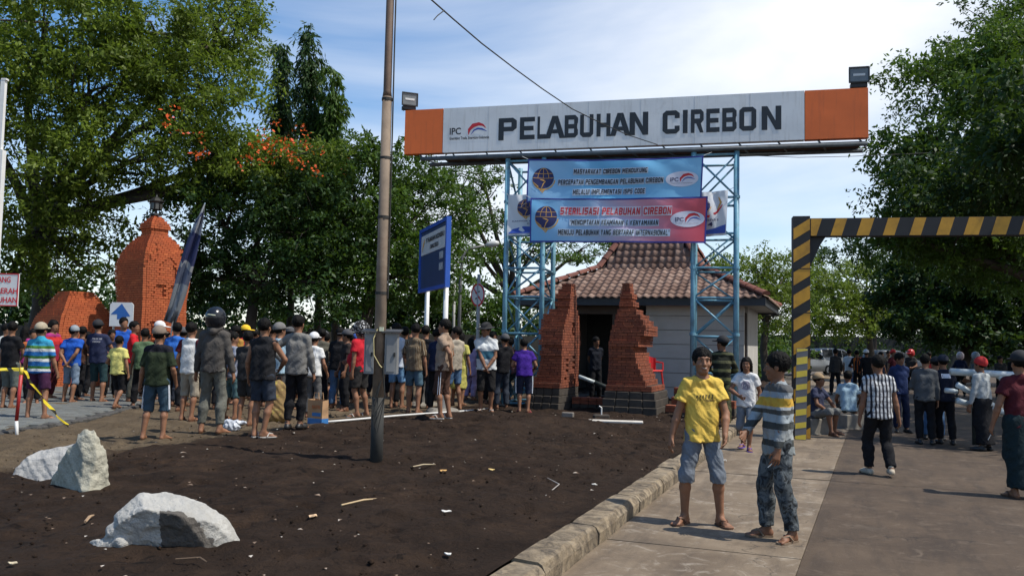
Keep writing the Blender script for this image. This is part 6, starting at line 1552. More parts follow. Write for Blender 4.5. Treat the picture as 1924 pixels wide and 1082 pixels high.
# ------------------------------------------------------------ cars
def car(label, loc, rz, paint, sc=1.0, kind='mpv'):
    r_ = empty('parked_car', loc, rz, sc); tag(r_, label, 'car', 'cars parked beyond the gate')
    gl = plain('car_glass', (.015, .018, .02), .08, .1, bmp=0); rub = plain('tyre_rubber', (.012, .012, .012), .8, .2)
    # stations along x: (x, half width, z sill, z belt, half width roof, z roof)
    L_ = 2.2
    prof = [(-2.15, .78, .45, .80, .70, .82), (-2.05, .84, .28, .95, .66, 1.35), (-1.75, .86, .24, .98, .66, 1.64), (-.6, .87, .22, .98, .68, 1.70), (.5, .87, .22, .97, .66, 1.62), (1.25, .86, .22, .96, .74, 1.04), (1.95, .82, .24, .84, .70, .88), (2.2, .70, .36, .70, .6, .72)]
    vs_ = []; fs = []
    for x, w, zs, zb_, wr, zr_ in prof: vs_ += [(x, -w, zs), (x, -w * 1.0, (zs + zb_) / 2), (x, -w * .97, zb_), (x, -wr, zr_ - .05), (x, -wr * .8, zr_), (x, wr * .8, zr_), (x, wr, zr_ - .05), (x, w * .97, zb_), (x, w, (zs + zb_) / 2), (x, w, zs)]
    k = 10
    for i in range(len(prof) - 1):
        for j in range(k): a = i * k; j2 = (j + 1) % k; fs.append((a + j, a + k + j, a + k + j2, a + j2))
    fs += [tuple(range(k)), tuple(range((len(prof) - 1) * k, len(prof) * k))[::-1]]
    mb = MB(); mb.add(vs_, [f[::-1] for f in fs]); mb.build('body', paint, r_, True)
    for s in (-1, 1):
        for x0_, x1_ in ((-1.65, -.75), (-.65, .12), (.2, .95)):
            z0_ = 1.02; zt_ = lambda x: float(np.interp(x, [-1.75, -.6, .5, 1.25], [1.56, 1.62, 1.54, 1.03])); wt = lambda x: float(np.interp(x, [-1.75, -.6, .5, 1.25], [.675, .70, .69, .80]))
            mb = MB(); mb.add([(x0_, s * .862, z0_), (x1_, s * .862, z0_), (x1_, s * (wt(x1_) + .02), zt_(x1_)), (x0_, s * (wt(x0_) + .02), zt_(x0_))], [(0, 1, 2, 3) if s < 0 else (3, 2, 1, 0)]); mb.build('side_window', gl, r_)
        for x in (-1.35, 1.35):
            mb = MB(); mb.tube([(x, s * .66, .32), (x, s * .885, .32)], .32, 18); w_ = mb.build('wheel', rub, r_)
            mb = MB(); mb.tube([(x, s * .88, .32), (x, s * .897, .32)], .2, 14); mb.build('rim', plain('alloy_rim', (.4, .4, .4), .3, .1, metal=.7), w_)
        mb = MB(); mb.bevbox((2.1, s * .56, .66), (.14, .28, .14), .03); mb.build('headlight', plain('lamp_lens', (.5, .5, .48), .1, .05, bmp=0), r_)
        mb = MB(); mb.bevbox((-2.1, s * .74, .98), (.10, .14, .34), .03); mb.build('tail_light', plain('tail_lens', (.35, .01, .01), .15, .05, bmp=0), r_)
        mb = MB(); mb.bevbox((.72, s * .96, 1.04), (.12, .16, .12), .03); mb.build('mirror', paint, r_)
    mb = MB(); mb.add([(-2.135, -.60, .98), (-2.135, .60, .98), (-1.93, .54, 1.52), (-1.93, -.54, 1.52)], [(0, 3, 2, 1)]); mb.build('rear_window', gl, r_)
    mb = MB(); mb.add([(1.24, -.66, 1.06), (1.24, .66, 1.06), (.58, .58, 1.585), (.58, -.58, 1.585)], [(0, 1, 2, 3)]); mb.build('windscreen', gl, r_)
    mb = MB(); mb.box((-2.17, 0, .62), (.03, .5, .12)); mb.build('number_plate', plain('black_plate', (.02, .02, .02), .5), r_)
silver = plain('silver_car_paint', (.48, .49, .48), .3, .05, metal=.3, bmp=0); darkp = plain('dark_blue_car_paint', (.025, .035, .05), .25, .05, bmp=0); whitep = plain('white_car_paint', (.6, .6, .6), .3, .04, bmp=0)
cl_ = at_z(1510, 703, 0)
car('silver people carrier parked behind the portal post', Vector((cl_.x, cl_.y, 0)), R(32), silver, 1.04)
car('pale van parked beyond the silver people carrier', Vector((U(1566, 660, 72).x, 72, 0)), R(20), plain('grey_van_paint', (.25, .26, .26), .35, .05, bmp=0), 1.08)
car('dark blue car behind the people under the right trees', Vector((U(1682, 660, 62).x, 62, 0)), R(10), darkp, 1.05)

# ------------------------------------------------------------ walls behind
def bg_wall(label, pa, pb2, h_, m):
    d = Vector(pb2) - Vector(pa); r_ = empty('boundary_wall', pa, math.atan2(d.y, d.x)); tag(r_, label, 'wall'); L_ = d.length; n_ = max(1, int(L_ / 3))
    for k in range(n_):
        mb = MB(); mb.box((L_ * (k + .5) / n_, 0, h_ / 2), (L_ / n_ - .25, .14, h_)); mb.build('wall_panel', m, r_)
        mb = MB(); mb.box((L_ * k / n_, 0, h_ / 2 + .05), (.25, .24, h_ + .1)); mb.build('pillar', m, r_)
grw = plain('mouldy_wall_render', (.042, .042, .037), .9, .3, .8, dirt=(.016, .018, .014), dirtamt=.8, world_co=True)
bg_wall('grey mouldy boundary wall behind the crowd and the brick monument', (-24, 30, .1), (2.5, 33, .1), 1.9, grw)
bg_wall('dark boundary wall under the trees far behind the cars', (19, 84, 0), (62, 76, 0), 3.0, plain('dark_far_wall', (.035, .04, .04), .9, .3, .5))
# ------------------------------------------------------------ trees
def leaf_mat(name, a, b_, tr=.35):
    m, n, l, b = nodes_of(name); co = geoco(n)
    f = noise(n, l, .55, 3, .5, co); g = noise(n, l, 9, 2, .5, co)
    c = ramp(n, l, g, [(.3, a), (.7, b_)]); c2 = ramp(n, l, f, [(.35, (.75, .75, .75)), (.65, (1.2, 1.2, 1.1))])
    mm = n.new('ShaderNodeMix'); mm.data_type = 'RGBA'; mm.blend_type = 'MULTIPLY'; mm.inputs['Factor'].default_value = 1; l.new(c, mm.inputs['A']); l.new(c2, mm.inputs['B'])
    l.new(mm.outputs['Result'], b.inputs['Base Color']); b.inputs['Roughness'].default_value = .55; b.inputs['Specular IOR Level'].default_value = .3
    t = n.new('ShaderNodeBsdfTranslucent'); l.new(mixc(n, l, .5, mm.outputs['Result'], (.10, .16, .01)), t.inputs[0]); ms = n.new('ShaderNodeMixShader'); ms.inputs[0].default_value = tr
    l.new(b.outputs[0], ms.inputs[1]); l.new(t.outputs[0], ms.inputs[2]); l.new(ms.outputs[0], n['Material Output'].inputs['Surface'])
    return m
LM = {'fresh': leaf_mat('fresh_leaf', (.080, .135, .016), (.205, .265, .038), .5), 'mid': leaf_mat('mid_green_leaf', (.034, .080, .012), (.085, .155, .024), .42), 'dark': leaf_mat('dark_green_leaf', (.014, .040, .010), (.034, .078, .016), .3),
      'lime': leaf_mat('lime_leaf', (.11, .17, .018), (.20, .26, .035), .45), 'blossom': leaf_mat('orange_blossom', (.55, .06, .015), (.75, .13, .02), .2)}
bark = plain('tree_bark', (.055, .045, .035), .95, .35, 3, dirt=(.10, .09, .075), dirtamt=.5, bmp=.6, world_co=True)
def rdir(rs, n): 
    v = rs.normal(size=(n, 3)); return v / np.linalg.norm(v, axis=1)[:, None]
def leaf_mesh(rs, cent, rad, nper, llen, lwid, droop=0.0, flat=.65, upb=.6):
    """diamond leaves: clump centres -> quads. Leaves hang along short invisible twigs inside each clump"""
    n = len(cent) * nper
    c = np.repeat(cent, nper, 0); r = np.repeat(rad, nper)
    ntw = max(2, nper // 14)                                      # twigs per clump
    tw = rdir(rs, len(cent) * ntw); tw[:, 2] *= flat; tid = (np.repeat(np.arange(len(cent)) * ntw, nper) + rs.randint(0, ntw, n))
    t = rs.rand(n) ** .7
    pos = c + tw[tid] * (r * t)[:, None] + rs.normal(size=(n, 3)) * (r * .10)[:, None]
    pos[:, 2] -= droop * (t ** 2) * r
    d = tw[tid] * .5 + rdir(rs, n) * .75; d[:, 2] -= droop * .8 + .15; d /= np.linalg.norm(d, axis=1)[:, None]
    nn = rdir(rs, n); nn[:, 2] += upb + .35; s = np.cross(d, nn); s /= np.linalg.norm(s, axis=1)[:, None] + 1e-9
    k = (rs.uniform(.6, 1.25, n) * np.repeat(rs.uniform(.7, 1.35, len(cent)), nper))[:, None]; L_ = llen * k; W = lwid * k * .5
    V = np.stack([pos, pos + d * L_ * .45 + s * W, pos + d * L_, pos + d * L_ * .45 - s * W], 1).reshape(-1, 3)
    Q = np.arange(4 * n).reshape(n, 4)
    return V, Q
def tree(name, label, base, blobs, trunk_r, fork, leaf='mid', clumps=200, nper=60, rad=.7, llen=.13, lwid=.055, seed=1, droop=.1, flat=.65, group=None, blossom=None, nlimb=None, shell=.45):
    rs = np.random.RandomState(seed); rnd = random.Random(seed)
    base = Vector(base); r_ = empty(name, base); tag(r_, label, 'tree', group)
    vol = np.array([b[3] * b[4] * b[5] for b in blobs]) ** .75; cnt = np.maximum(3, (clumps * vol / vol.sum()).astype(int))
    cent = []; own = []
    for i, (bl, k) in enumerate(zip(blobs, cnt)):
        d = rdir(rs, k); rr = shell + (1 - shell) * rs.rand(k) ** .6
        cent.append(np.array(bl[:3]) + d * rr[:, None] * np.array(bl[3:6])); own += [i] * k
    cent = np.concatenate(cent) - np.array(base); own = np.array(own)
    V, Q = leaf_mesh(rs, cent, rad * rs.uniform(.6, 1.35, len(cent)), nper, llen, lwid, droop, flat)
    new_obj('crown', np_mesh('crown', V, Q, LM[leaf], False), r_)
    mb = MB(); fk = Vector(fork) - base
    m_ = fk * .5 + Vector((rnd.uniform(-.2, .2), rnd.uniform(-.2, .2), 0))
    mb.tube([Vector((0, 0, -.2)), Vector((0, 0, .15)), m_, fk], [trunk_r * 1.5, trunk_r * 1.1, trunk_r * .9, trunk_r * .75], 10); mb.build('trunk', bark, r_, True)
    for i, bl in enumerate(blobs):
        c = Vector(bl[:3]) - base; mid = fk.lerp(c, .5) + Vector((rnd.uniform(-.4, .4), rnd.uniform(-.3, .3), rnd.uniform(-.1, .5)))
        mb = MB(); mb.tube([fk - (fk * .06), fk.lerp(mid, .5), mid, mid.lerp(c, .6), c], [trunk_r * .6, trunk_r * .48, trunk_r * .36, trunk_r * .26, trunk_r * .16], 7)
        idx = np.where(own == i)[0]; rs.shuffle(idx)
        for j in idx[:(nlimb or 14)]:
            e = Vector(cent[j]); s0 = c.lerp(mid, rnd.uniform(0, .6)); q = s0.lerp(e, .5) + Vector((rnd.uniform(-.25, .25), rnd.uniform(-.25, .25), rnd.uniform(-.1, .25)))
            mb.tube([s0, q, e], [trunk_r * .14, trunk_r * .09, .008], 5)
        mb.build('limb', bark, r_, True)
    if blossom is not None:
        bc = np.array([np.array(U(*b)) for b in blossom]) - np.array(base); V, Q = leaf_mesh(rs, bc, np.full(len(bc), .6), 18, .11, .08, 0, .6); new_obj('blossom', np_mesh('blossom', V, Q, LM['blossom'], False), r_)
    return r_
def B(px, py, d, rx, ry, rz): p = U(px, py, d); return (p.x, p.y, p.z, rx, ry, rz)
def gb(px, d, z=.1): p = U(px, 640, d); return (p.x, d, z)
flw = [(540, 262, 20.6), (552, 285, 20.7), (565, 270, 20.4), (520, 285, 20.6), (498, 260, 20.5), (575, 258, 20.8), (560, 296, 20.4), (472, 268, 20.4), (380, 275, 19.0), (335, 250, 18.8), (330, 225, 18.8), (485, 312, 20.2), (396, 280, 19.2), (545, 245, 20.8), (585, 290, 20.9), (470, 290, 20.2), (612, 318, 21.4), (645, 318, 22.5), (510, 240, 20.6)]
# near left feathery tree
KF = 1.30
BF = lambda px, py, d, rx, ry, rz: B(px, py, d * KF, rx * KF, ry * KF, rz * KF)
tree('flame_tree', 'huge feathery green tree with orange blossom filling the upper left', gb(62, 28), [BF(90, 40, 20.5, 2.7, 2.4, 1.5), BF(300, 60, 20.5, 2.4, 2.2, 1.4), BF(-40, 190, 19.5, 2.2, 2.0, 1.5), BF(170, 170, 20, 2.6, 2.2, 1.3), BF(380, 170, 20.5, 2.0, 1.8, 1.4), BF(60, 330, 19.5, 2.2, 2.0, 1.1), BF(270, 290, 20, 2.3, 1.8, .95),
     BF(450, 290, 20.5, 1.9, 1.6, .95), BF(560, 300, 21, 1.2, 1.2, .7), BF(60, 440, 20, 1.9, 1.5, .75), BF(150, 500, 19.9, .9, .8, .5), BF(20, 520, 20.0, 1.1, 1.0, .55), BF(180, 400, 20.0, 1.1, 1.1, .55), BF(420, 60, 21.5, 1.5, 1.4, 1.2), BF(400, 350, 20.5, 1.4, 1.2, .6)], .34, U(70, 420, 28), 'fresh', 800, 130, .80, .160, .068, 2, .12, .55, 'trees along the left side', [(x, y, d * KF * .93) for x, y, d in flw], 16, .25)
tree('roadside_tree', 'dark leafy tree rising behind the feather flag and the crowd', gb(470, 27), [B(420, 420, 27, 2.4, 2, 1.8), B(520, 400, 27, 2.4, 2.0, 2.0), B(600, 420, 27, 2.0, 2, 2.0), B(480, 510, 26.5, 2.4, 1.8, 1.3), B(380, 520, 27, 1.6, 1.5, 1.1), B(590, 530, 26.5, 1.9, 1.6, 1.2)], .2, U(480, 540, 27), 'dark', 330, 110, .62, .15, .07, 3, .15, .7, 'trees along the left side', None, 8)
tree('roadside_tree', 'broad dark green tree directly behind the utility pole', gb(690, 28), [B(660, 330, 28, 1.9, 2, 1.3), B(730, 320, 28.5, 2.2, 2, 1.1), B(690, 430, 28, 2.6, 2.2, 1.5), B(790, 400, 28.5, 2.0, 1.9, 1.5), B(640, 500, 27.5, 1.9, 1.6, 1.3), B(750, 520, 27.5, 2.2, 1.6, 1.2), B(830, 500, 28, 1.4, 1.4, 1.2)], .22, U(700, 520, 28), 'mid', 340, 110, .62, .15, .07, 4, .15, .7, 'trees along the left side', None, 8)
for i, (px, top_, w, dd, lab) in enumerate(((578, 55, .42, 31, 'tallest slender drooping spire tree, in the middle of the three'), (622, 135, .34, 30.5, 'shorter slender drooping spire tree, right of the tallest'), (528, 85, .28, 32, 'thin slender drooping spire tree, left of the tallest'))):
    bl = []; n_ = 9
    for k in range(n_):
        t = k / (n_ - 1); y = lerp(top_ + 18, 470, t); bl.append(B(px + 14 * t + 5 * math.sin(k * 2), y, dd, w * (.5 + .75 * min(1, t * 1.6)), w * (.5 + .75 * min(1, t * 1.6)), .62))
    tree('spire_tree', lab, gb(px + 14, dd), bl, .14, U(px + 12, 420, dd), 'dark' if i != 1 else 'mid', 230, 80, .46, .24, .07, 20 + i, 1.2, .8, 'slender spire trees', None, 2, .2)
# umbrella trees beyond the gate
tree('rain_tree', 'spreading umbrella shaped tree seen behind the left gate tower', gb(940, 44), [B(860, 345, 43, 2.9, 2.4, .55), B(905, 320, 44, 2.4, 2, .45), B(960, 395, 43, 2.6, 2.2, .5), B(850, 420, 43, 3.0, 2.4, .6), B(1000, 470, 43, 3.2, 2.4, .55), B(900, 480, 42, 2.4, 2, .5), B(1090, 470, 45, 3.0, 2, .6), B(780, 460, 43, 2.2, 2, .8)], .30, U(965, 560, 44), 'mid', 190, 95, .75, .17, .08, 6, .05, .35, 'trees beyond the gate', None, 10)
tree('rain_tree', 'dark spreading tree low behind the blue notice board', gb(850, 36), [B(820, 560, 36, 2.2, 1.6, 1.4), B(890, 570, 37, 2.0, 1.6, 1.2), B(960, 590, 38, 2.0, 1.6, 1.0), B(760, 590, 36, 2.0, 1.4, 1.2)], .2, U(850, 600, 36), 'mid', 130, 90, .7, .17, .08, 7, .1, .6, 'trees beyond the gate', None, 6)
tree('roadside_tree', 'bright green tree right of the guard house roof', gb(1440, 46), [B(1430, 520, 46, 2.6, 2, 1.6), B(1480, 510, 48, 2.4, 2, 1.3), B(1400, 560, 47, 2.0, 2, 1.4), B(1470, 590, 45, 2.4, 2, 1.4), B(1350, 500, 50, 2.0, 1.8, 1.0)], .22, U(1440, 600, 46), 'fresh', 170, 100, .75, .17, .085, 8, .1, .65, 'trees beyond the gate', None, 8)
tree('roadside_tree', 'yellowish green rounded tree beneath the striped portal beam', gb(1640, 58), [B(1640, 530, 58, 3.6, 2.6, 1.7), B(1570, 560, 58, 2.2, 2, 1.6), B(1600, 600, 57, 3.0, 2, 1.3), B(1690, 580, 58, 2.6, 2, 1.5), B(1530, 590, 57, 1.4, 1.4, 1.5)], .25, U(1630, 610, 58), 'lime', 190, 95, .9, .20, .10, 9, .1, .6, 'trees beyond the gate', None, 8)
tree('roadside_tree', 'dark layered tree behind the yellowish one, under the portal beam', gb(1640, 70), [B(1570, 500, 70, 3.6, 2.6, 1.8), B(1660, 460, 70, 4.2, 3, 1.9), B(1740, 480, 70, 4, 3, 2.6), B(1740, 570, 68, 4, 3, 2.6), B(1540, 550, 72, 2.4, 2, 1.8)], .3, U(1640, 600, 70), 'dark', 200, 95, 1.05, .24, .11, 10, .1, .6, 'trees beyond the gate', None, 6)
# big tree over the right of the road
tree('shade_tree', 'huge dark green tree overhanging the road at the right', (19.5, 30, 0), [B(1790, 150, 29, 2.6, 2.6, 1.6), B(1900, 170, 29, 2.8, 2.8, 2.0), B(1720, 270, 28.5, 1.8, 2.0, 1.0), B(1850, 300, 29, 3.0, 2.8, 1.9), B(1960, 330, 30, 3, 3, 2.4), B(1700, 370, 28.5, 1.7, 1.9, .9), B(1800, 420, 29, 2.6, 2.6, 1.5), B(1900, 460, 30, 2.8, 2.6, 1.9), B(2050, 200, 30, 3.4, 3.2, 2.6), B(1960, 40, 30, 1.8, 2, 1.2), B(2090, 430, 30, 3.2, 3, 2.4), B(1680, 440, 29, 1.5, 1.8, .7), B(1770, 340, 29, 2.2, 2.4, 1.3), B(1860, 90, 29.5, 2.0, 2.2, 1.2)],
     .38, (19.2, 30, 4.2), 'mid', 760, 125, .85, .19, .085, 12, .25, .6, 'trees on the right of the road', None, 12, .35)
tree('shade_tree', 'sparse dark tree crown touching the upper right picture corner', (22, 36, 0), [B(1880, 25, 36, 2.6, 2.4, 1.1), B(1960, -20, 36, 2.4, 2.2, 1.3), B(1850, 60, 36, 1.0, 1.2, .6), B(1990, 200, 36, 2.4, 2.2, 2)], .32, U(1990, 300, 36), 'dark', 90, 80, .7, .16, .07, 13, .2, .6, 'trees on the right of the road', None, 10)
tree('shade_tree', 'very dark dense tree at the right edge behind the crowd', (24, 46, 0), [B(1800, 520, 46, 4.0, 3, 3.0), B(1900, 540, 45, 3.6, 3, 3.2), B(1760, 600, 46, 3.4, 2.6, 1.6), B(1870, 620, 44, 3.4, 2.6, 1.5), B(1980, 560, 45, 3.5, 3, 3.2), B(1720, 520, 47, 2.6, 2.4, 2.2), B(1830, 440, 46, 3.2, 2.6, 2.2)], .35, U(1850, 600, 46), 'dark', 560, 95, .95, .27, .135, 14, .15, .65, 'trees on the right of the road', None, 6)
# off to the right: crowns that shade the road (they stand in the row the picture shows)
tree('shade_tree', 'dark shade tree nearest the portal in the right hand row', (15.5, 20.0, 0), [(13.0, 15.8, 6.8, 2.8, 2.8, 1.7), (13.6, 20, 7.2, 3, 3, 1.9), (13.6, 25, 7.0, 2.0, 2.4, 1.4), (15.8, 23, 7, 3, 3, 2), (11.9, 19.0, 6.6, 1.3, 2, .9)], .34, (15.2, 20.2, 3.8), 'dark', 430, 95, .8, .20, .10, 15, .2, .6, 'trees on the right of the road', None, 8)
def wood_mass(label, lo, hi, y0_, y1_, zt_, mat, seed, ncl=260):
    rs = np.random.RandomState(seed); x = rs.uniform(lo, hi, ncl); y = rs.uniform(y0_, y1_, ncl); z = rs.rand(ncl) ** .8 * (zt_ * (.75 + .25 * np.sin(x * .9 + seed)))
    V, Q = leaf_mesh(rs, np.stack([x, y, z], 1), np.full(ncl, 1.15), 70, .30, .15, .1, .7); o = new_obj('undergrowth', np_mesh('undergrowth', V, Q, mat, False)); tag(o, label, 'undergrowth', None, 'stuff')
wood_mass('dark undergrowth behind the left crowd and the boundary wall', -23, 1.5, 33.5, 38, 4.6, LM['dark'], 31, 330)
wood_mass('dark green thicket far behind the parked cars', 17, 62, 76, 88, 7.5, LM['dark'], 32, 620)
wood_mass('green thicket beyond the guard house', 1, 18, 50, 60, 4.0, LM['mid'], 33, 200)
# ------------------------------------------------------------ the people
cb = lambda nm, c: cloth(nm, 'plain', c)
DEN = cloth('light_denim', 'plain', (.17, .23, .31)); DENG = cloth('grey_denim', 'plain', (.15, .17, .20)); DEND = cloth('dark_denim', 'plain', (.028, .035, .05)); DENB = cloth('blue_denim', 'plain', (.075, .14, .25)); BLK = cb('black_cloth', (.010, .010, .012)); CHAR = cb('charcoal_cloth', (.035, .034, .034))
NAVY = cb('navy_cloth', (.014, .02, .05)); GREY = cb('grey_cloth', (.16, .155, .145)); WHT = cb('white_cloth', (.62, .62, .60)); BEI = cb('beige_cloth', (.38, .29, .21)); OLV = cb('olive_grey_cloth', (.095, .09, .07)); MAR = cb('maroon_cloth', (.075, .012, .018))
LBLUE = cb('pale_blue_cloth', (.30, .42, .50)); BROWN = cb('brown_cloth', (.07, .035, .025)); TEAL = cb('dark_teal_cloth', (.022, .05, .055)); PURP = cb('purple_cloth', (.045, .014, .20)); PLUM = cb('plum_cloth', (.05, .014, .045))
RED = cb('red_cloth', (.50, .014, .022)); BLUE = cb('royal_blue_cloth', (.015, .085, .40)); YEL = cb('pale_yellow_cloth', (.60, .55, .17))
WSAND = plain('pale_sandal', (.45, .42, .38), .7, .15); BSHOE = plain('beige_shoe', (.38, .32, .24), .7, .15); PSAND = plain('purple_sandal', (.12, .06, .35), .6, .1)
def at_person(px, yf, yt, hatx=0.0, road=False):
    p = at_z(px, yf, 0.0) if road else on_ground(px, yf); top = U(px, yt, p.y).z; return p, (top - p.z) / (1.742 + hatx)
def pp(label, px, yf, yt, face, h=.017, road=False, **kw):
    p, s = at_person(px, yf, yt, {'helmet': .05, 'cap': .025, 'beanie': .03, 'bucket': .03}.get(kw.get('hat'), 0), road)
    s = min(max(s, .72), 1.12)
    if 'pose' not in kw: kw['pose'] = random.Random(int(px * 7)).choice(['stand', 'stand2', 'frontL', 'frontR', 'front', 'akimboL', 'behind', 'stand'])
    if 'wide' not in kw: kw['wide'] = random.Random(int(px * 3)).uniform(.92, 1.10)
    view = math.degrees(math.atan2(-p.x, p.y)) * 0           # faces are given in picture terms
    return person(label, p, s, R(face), h=h, **kw)
LC = 'people in the crowd on the left'; RC = 'people standing in the shade on the right'
cap = lambda nm, c: plain(nm, c, .85, .15, 20, bmp=.2)
# ---- the two men in front
yel_shirt = cb('bright_yellow_cotton', (.66, .45, .085))
man = pp('smiling man in yellow T-shirt and grey denim knee shorts, facing the camera', 1318, 985, 649, 8, .0062, True, shirt=yel_shirt, pants=DENG, legs='knee', eyes=True, smile=True, hair='short', skin=0, hem=-.10, wide=.98,
   pose=P(fl=(.17, -.08, 0), fr=(-.15, .03, 0), tl=8, tr=-52, pel=(.0, 0, .908), hl=(.155, -.20, .88), el=(1, .55, 0), hr=(-.31, .03, .80), er=(-.6, 1, 0), head=(-8, -.02), lean=(.0, .02)), shoemat=plain('brown_sandal', (.09, .04, .02), .7, .2))
from mathutils.bvhtree import BVHTree
def drape(root, name, back=False):
    """maps flat print coordinates onto the front (or back) of a garment"""
    me = [c for c in root.children if c.name.split('.')[0] == name][0].data
    tr_ = BVHTree.FromPolygons([v.co for v in me.vertices], [tuple(p.vertices) for p in me.polygons]); sg = 1 if back else -1
    def f(u, v, w):
        x = -u if back else u; hit = tr_.ray_cast(Vector((x, sg * 1.0, v)), Vector((0, -sg, 0)))[0]
        return Vector((x, (hit.y if hit else sg * .15) + sg * (.003 + w), v))
    return f
def shirt_print():
    m_ = ink('print_black', (.02, .018, .01)); f = drape(man, 'shirt')
    for k in range(6):                                         # row of small figures, the last two riding bicycles
        mb = MB(); x = -.088 + .031 * k; s = .55 + .09 * k; z_ = 1.235
        disc(mb, f, x, z_ + .030 * s, .0065, .0065, .002, n=10); strip(mb, f, [(x, z_ + .022 * s), (x - .006, z_ - .004)], [.010, .009], .0024); strip(mb, f, [(x - .006, z_ - .004), (x + .005, z_ - .016), (x - .004, z_ - .03)], .005, .0028)
        if k >= 3:
            for dx in (-.012, .012): disc(mb, f, x + dx, z_ - .026, .0105, .0105, .0032 + abs(dx) * .01, n=12, inner=.7)
        mb.build('shirt_print', m_, man)
shirt_print()
str_sh = cloth('grey_yellow_striped_jersey', 'bands', [(0, (.22, .24, .24)), (.86, (.055, .06, .058)), (.92, (.30, .32, .32)), (.985, (.27, .29, .30)), (1.02, (.055, .06, .058)), (1.085, (.30, .34, .36)), (1.16, (.07, .07, .065)), (1.20, (.33, .35, .36)), (1.225, (.55, .33, .05)), (1.305, (.30, .33, .35)), (1.36, (.10, .10, .10)), (1.43, (.26, .29, .31))])
camo_p = cloth('grey_camouflage', 'camo', (.020, .022, .024), (.055, .065, .072), (.105, .118, .125), (.03, .033, .035), freq=9)
man2 = pp('man in grey and yellow striped long sleeve shirt and camouflage trousers, in profile facing left', 1462, 1012, 659, -84, .0064, True, shirt=str_sh, sleeve='long', pants=camo_p, legs='long', skin=1, hem=-.13, eyes=True,
   pose=P(fl=(.13, .05, 0), fr=(-.10, -.10, 0), tl=28, tr=-6, hl=(.23, -.11, .78), el=(.3, 1, 0), hr=(-.06, -.29, .97), er=(-1, .3, 0), head=(-34, .02)), shoemat=plain('tan_sandal', (.16, .11, .07), .7, .2))
def cigarette(o, hand, off, d):
    w = Vector(o['_wl' if hand > 0 else '_wr']) + Vector(off); mb = MB(); mb.tube([w, w + Vector(d)], .0045, 6); mb.build('cigarette', plain('cigarette_white', (.7, .68, .62), .6, .05), o)
cigarette(man2, 1, (-.01, -.04, -.11), (.0, -.05, -.045))
tsh = cloth('white_faded_print_tshirt', 'batik', (.60, .60, .60), (.58, .58, .58), (.60, .60, .60), freq=4)
wom = pp('long haired person in white printed T-shirt and denim shorts walking past the kerb', 1402, 846, 667, -22, .010, True, shirt=tsh, pants=DENG, legs='knee', hair='long', skin=1, eyes=True, shoemat=PSAND,
   pose=P(fl=(.06, -.12, 0), fr=(-.08, .18, .03), pel=(0, 0, .895), hr=(-.10, -.24, 1.0), er=(-1, .4, 0), hl=(.24, .06, .84)))
mb = MB(); disc(mb, drape(wom, 'shirt'), -.0, 1.19, .085, .085, .001, n=20); mb.build('shirt_print', cloth('faded_print', 'batik', (.42, .40, .42), (.22, .20, .25), (.5, .5, .5), freq=18), wom)
pp('man in green and black striped jacket and cap standing behind the man in yellow', 1356, 806, 626, 170, .013, True, shirt=cloth('green_black_jacket', 'bands', [(0, (.02, .024, .014)), (.9, (.10, .105, .045)), (.96, (.014, .016, .012)), (1.06, (.10, .105, .05)), (1.12, (.016, .018, .012)), (1.22, (.11, .11, .06)), (1.27, (.012, .014, .010)), (1.38, (.09, .095, .05)), (1.42, (.015, .017, .012))]), sleeve='long', pants=cloth('olive_camouflage', 'camo', (.03, .034, .016), (.07, .072, .035), (.02, .02, .012), freq=9), legs='long', hat='cap', hatmat=cap('black_cap', (.012, .013, .016)), shoes='shoe', skin=1, pose='front')
# ---- right side, in the shade
pp('man in black and white plaid shirt walking away down the road', 1652, 893, 662, 178, .010, True, shirt=cloth('black_white_plaid', 'plaid', (.50, .51, .52), (.022, .022, .03)), pants=BLK, legs='long', shoes='shoe', shoemat=BSHOE, skin=1, wide=1.06,
   pose=P(fl=(.09, -.16, 0), fr=(-.10, .14, .04), pel=(0, 0, .895), hl=(.26, -.02, .80), hr=(-.27, .03, .80), lean=(0, -.02)))
sit = P(pel=(0, 0, .44), fl=(.20, -.34, 0), fr=(-.14, -.44, 0), lean=(0, -.10), hl=(.19, -.36, .50), hr=(-.10, -.30, .50), el=(1, .4, 0), er=(-1, .4, 0), head=(8, -.05))
q = at_z(1545, 818, 0); person('seated man in beige cap, dark blue T-shirt and grey shorts beside the portal post', q + Vector((0, .35, 0)), .97, R(42), sit, .011, 1, cb('dark_blue_tee', (.035, .04, .075)), 'short', cb('grey_shorts', (.17, .17, .16)), 'knee', 'short', 'cap', cap('beige_cap', (.26, .18, .10)), 'sandal', group=RC, eyes=True)
q2 = at_z(1598, 805, 0); person('seated man in pale blue T-shirt with his back turned, beside the portal', q2 + Vector((0, .1, 0)), .99, R(165), P(pel=(0, 0, .46), fl=(.18, -.4, 0), fr=(-.2, -.3, 0), lean=(0, -.16), hl=(.2, -.34, .5), hr=(-.22, -.3, .52)), .012, 1, LBLUE, 'short', cb('dark_grey_shorts', (.05, .05, .05)), 'short', 'short', group=RC)
for (qq, lab) in ((q + Vector((0, .40, 0)), 'low concrete block under the seated man in the beige cap'), (q2 + Vector((.02, .08, 0)), 'low concrete block under the seated man in pale blue')):
    mb = MB(); mb.bevbox((0, 0, .16), (.46, .36, .30), .02); mb.bevbox((0, 0, .005), (.5, .4, .02), .004); o = mb.build('concrete_block', plain('footing_concrete', (.2, .18, .15), .9, .25)); o.location = qq; o.rotation_euler = (0, 0, .3); tag(o, lab, 'block')
pp('man in open dark blue shirt facing the camera under the trees', 1692, 812, 662, -5, .014, True, shirt=cb('dark_blue_shirt', (.02, .035, .10)), pants=NAVY, legs='long', shoes='shoe', skin=1, eyes=True, pose='behind', group=RC, collar=1)
